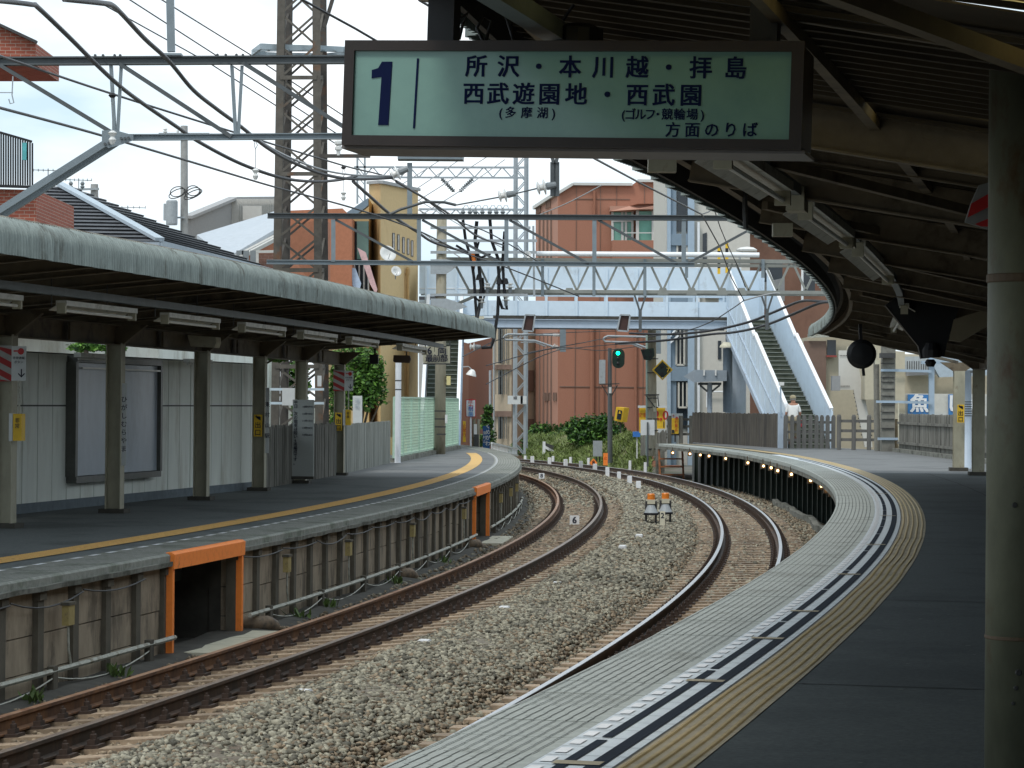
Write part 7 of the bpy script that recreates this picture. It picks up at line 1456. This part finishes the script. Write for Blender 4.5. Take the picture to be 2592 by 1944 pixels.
# ---------------------------------------------------------------- the person on the stair
def person():
    fx,fy,fz = at(1714,965,91.).x,91.2,HR+.16; o = thing('person',(fx,fy,fz),'person in white shirt, khaki trousers and cap seen from behind at the stair foot','person')
    J = {'pel':(0,0,.86),'waist':(0,.01,1.0),'chest':(0,.03,1.22),'neck':(0,.05,1.4),'headb':(0,.07,1.47),'head':(0,.08,1.56),'top':(0,.075,1.63),
     'hl':(-.09,0,.84),'kl':(-.1,.02,.46),'al':(-.1,-.02,.08),'tl':(-.11,.1,.03),'hr':(.09,0,.84),'kr':(.1,.1,.52),'ar':(.1,.16,.22),'tr':(.11,.28,.19),
     'sl':(-.17,.03,1.33),'el':(-.24,.0,1.07),'wl':(-.25,.08,.86),'pl':(-.25,.1,.78),'sr':(.17,.03,1.33),'er':(.25,.0,1.08),'wr':(.24,.12,.92),'pr':(.235,.16,.85)}
    R = {'pel':.15,'waist':.145,'chest':.16,'neck':.065,'headb':.075,'head':.098,'top':.07,'hl':.1,'kl':.068,'al':.045,'tl':.035,'hr':.1,'kr':.068,'ar':.045,'tr':.035,'sl':.07,'el':.045,'wl':.032,'pl':.036,'sr':.07,'er':.045,'wr':.032,'pr':.036}
    E_ = [('pel','waist'),('waist','chest'),('chest','neck'),('neck','headb'),('headb','head'),('head','top'),('pel','hl'),('hl','kl'),('kl','al'),('al','tl'),('pel','hr'),('hr','kr'),('kr','ar'),('ar','tr'),('chest','sl'),('sl','el'),('el','wl'),('wl','pl'),('chest','sr'),('sr','er'),('er','wr'),('wr','pr')]
    fing = []
    for sd,sg_ in (('pl',-1),('pr',1)):
        for k in range(4): a = f'{sd}{k}'; b2_ = f'{sd}{k}b'; x,y,z = J[sd]; J[a] = (x+.003*sg_,y+(k-1.5)*.02,z-.05+abs(k-1.2)*.008); J[b2_] = (x-.006*sg_,y+(k-1.5)*.021+.012,z-.09+abs(k-1.2)*.012); R[a]=.01; R[b2_]=.008; E_ += [(sd,a),(a,b2_)]
        J[sd+'t'] = (J[sd][0]-.02*sg_,J[sd][1]+.04,J[sd][2]-.03); R[sd+'t']=.011; E_.append((sd,sd+'t'))
    names = list(J); idx = {n_:i for i,n_ in enumerate(names)}
    def skin(keys, grow, name, m):
        ks = [k for k in names if k in keys]; ii = {k:i for i,k in enumerate(ks)}; me = bpy.data.meshes.new(name); me.from_pydata([J[k] for k in ks],[(ii[a],ii[b]) for a,b in E_ if a in ii and b in ii],[])
        ob = bpy.data.objects.new(name, me); COL.objects.link(ob); md = ob.modifiers.new('skin','SKIN'); md.use_smooth_shade = True
        for i,k in enumerate(ks): r_ = R[k]*grow; me.skin_vertices[0].data[i].radius = (r_*(1.25 if k in('pel','waist','chest') else 1), r_*(.8 if k in('pel','waist','chest') else 1))
        me.skin_vertices[0].data[0].use_root = True; sb = ob.modifiers.new('sub','SUBSURF'); sb.levels = sb.render_levels = 2
        bpy.context.view_layer.update(); m2 = bpy.data.meshes.new_from_object(ob.evaluated_get(bpy.context.evaluated_depsgraph_get())); m2.materials.clear(); m2.materials.append(m); bpy.data.objects.remove(ob)
        n_ = bpy.data.objects.new(name, m2); COL.objects.link(n_); n_.parent = o; return n_
    skin(set(names),1.,'body',mat('skin_tone',(.42,.22,.15),v=.1,sc=6))
    skin({'pel','waist','chest','sl','el','sr','er'},1.12,'shirt',mat('white_shirt',(.78,.78,.76),v=.05,sc=6))
    skin({'pel','hl','kl','al','hr','kr','ar'},1.13,'trousers',mat('khaki_trousers',(.27,.23,.15),v=.1,sc=6))
    b = Vector((fx,fy,fz)); h0 = b+Vector((0,.08,1.575)); MB().lathe(h0,[(.108,0),(.112,.02),(.105,.07),(.075,.11),(.02,.125)],16).box(h0+Vector((0,.14,.012)),(.16,.12,.014)).build('cap', mat('khaki_cap',(.35,.3,.19),v=.1), o, smooth=False)
    MB().lathe(h0,[(.1,-.06),(.104,.0)],14).build('hair', mat('grey_hair',(.25,.23,.21),v=.2), o)
    sh = MB()
    for k in ('al','ar'): x,y,z = J[k]; sh.box(b+Vector((x,y+.06,z-.05)),(.1,.26,.09))
    sh.build('shoe', mat('brown_shoe',(.12,.07,.05)), o)
    bg_ = tag(MB().box(b+Vector((.25,.17,.7)),(.14,.2,.22)).tube([b+Vector((.25,.1,.81)),b+Vector((.25,.12,.86)),b+Vector((.25,.2,.86)),b+Vector((.25,.24,.81))],.01,6).build('hand_bag', mat('red_bag',(.5,.05,.07),v=.15)), 'small red bag held in the right hand of the person', 'bag')
person()
# street lights / tall background: distant low city masses behind everything
m_far = mat('far_house_wall',(.4,.39,.37),v=.1,sc=.6)
for i,(x0,x1,y,Yd,lb) in enumerate([(905,960,640,170,'pale distant block glimpsed between ochre building and footbridge')]):
    o = thing('distant_house', at((x0+x1)/2,900,Yd), lb, 'building'); MB().prism([at(x0,y,Yd),at(x1,y,Yd),at(x1,1000,Yd),at(x0,1000,Yd)],(0,6,0)).build('wall', m_far, o); MB().prism([at(x0,y,Yd-.2),at(x1,y,Yd-.2),at(x1,y+8,Yd-.2),at(x0,y+8,Yd-.2)],(0,6.4,0)).build('roof', m_slate, o)
make_texts()
# deeper levels: what belongs to a part hangs under that part
SUBS = {'strip_light':('housing',('tube','end_cap','reflector')),'destination_sign':('panel',('lettering','numeral','divider_line')),'colour_light_signal':('head',('lens',)),'diamond_sign':('border',('board','lettering','lens','lamp')),'pentagon_signal':('board',('lens',)),'canopy_pillar':('column',('bracket',)),'poster_board':('frame',('light_strip',)),'alarm_box':('case',('side','lettering')),'timetable_board':('board',('lettering',)),'car_marker':('board',('lettering',)),'junction_box':('case',('lid','lead')),'edge_lamp':('housing',('bulb',)),'number_marker':('plate',('lettering',)),'advert_board':('board',('lettering','white_footer','hood')),'yellow_notice':('board',('lettering','mark')),'blue_street_sign':('board',('lettering',)),'red_edged_sign':('board',('face','lettering')),'refuge_frame':(None,()),'shop_house':('board',('blue_panel','blue_strip','lettering')),'brick_house':('balcony_railing',('cloth',)),'slate_house':('roof',('snow_guard','hip_trim')),'utility_pole':('cross_arm',('insulator',)),'trackside_beacon':('horn',('horn_rim',)),'foreground_post':('column',('rust_spot','band')),'insulator':('cap',('disc',)),'conduit':('pipe',('bracket',)),'square_pole':('shaft',('clamp_band','wire_band')),'outdoor_stair':('side_panel',('bolt',)),'sleeper':('timber',('rail_chair',))}
for r in [o for o in COL.objects if o.parent is None and o.type == 'EMPTY']:
    pn,cs = SUBS.get(r.name.split('.')[0],(None,()))
    if not pn: continue
    ch = list(r.children); host = next((c for c in ch if c.name.split('.')[0] == pn), None)
    if host is None: continue
    for c in ch:
        if c is not host and c.name.split('.')[0] in cs: c.parent = host
# pieces of one part that stand apart become parts of their own
SPLIT = {'junction_cover','window','post','strut','gusset_plate','bracket','lacing','hanger','recess','cross_arm','clamp_band','wire_band','window_slit','lens','snow_guard','downpipe','floor_band','column','spandrel','awning','truss','picket','bars','step_rung','notice_plate','red_stripe','band','rust_spot','shoe','end_cap','hanger_rod','joint_line','tile_joint_x','wall_x','bolt_x','diagonal','eave','pole','platform_bracket','knee_brace','blue_panel','bolt','arm','window_frame','insulator','yellow_band','black_band','steps_x','refuge_wall'}
def split_part(o):
    me = o.data; n = len(me.vertices); par = list(range(n))
    def find(i):
        while par[i] != i: par[i] = par[par[i]]; i = par[i]
        return i
    for e in me.edges:
        a,b = find(e.vertices[0]),find(e.vertices[1])
        if a != b: par[a] = b
    isl = {}
    for i in range(n): isl.setdefault(find(i),[]).append(i)
    if not 2 <= len(isl) <= 80: return
    co = np.array([v.co for v in me.vertices]); keys = list(isl); bb = [(co[isl[k]].min(0),co[isl[k]].max(0)) for k in keys]; m = len(keys); gp = list(range(m))
    def gf(i):
        while gp[i] != i: i = gp[i]
        return i
    for i in range(m):
        for j in range(i+1,m):
            gap = np.linalg.norm(np.maximum(0,np.maximum(bb[i][0]-bb[j][1],bb[j][0]-bb[i][1]))); sz = max(np.linalg.norm(bb[i][1]-bb[i][0]),np.linalg.norm(bb[j][1]-bb[j][0]))
            if gap < .12*sz: gp[gf(i)] = gf(j)
    cl = {}
    for i in range(m): cl.setdefault(gf(i),[]).append(i)
    if not 2 <= len(cl) <= 60: return
    vg = {}
    for g_,(k,ids) in enumerate(cl.items()):
        for i in ids:
            for v in isl[keys[i]]: vg[v] = g_
    for g_ in range(len(cl)):
        vs = [v for v in range(n) if vg[v] == g_]; ix = {v:i for i,v in enumerate(vs)}
        m2 = bpy.data.meshes.new(me.name); m2.from_pydata([tuple(me.vertices[v].co) for v in vs],[],[tuple(ix[v] for v in p.vertices) for p in me.polygons if vg[p.vertices[0]] == g_])
        for mm in me.materials: m2.materials.append(mm)
        if len(me.polygons) and me.polygons[0].use_smooth: m2.polygons.foreach_set('use_smooth',[True]*len(m2.polygons))
        if g_ == 0: first = m2
        else:
            c = o.copy(); c.data = m2; COL.objects.link(c)
    o.data = first
for o in list(COL.objects):
    if o.type == 'MESH' and o.parent is not None and o.name.split('.')[0] in SPLIT and o.data.users == 1: split_part(o)
for o in list(COL.objects):
    if '_o' in o: del o['_o']
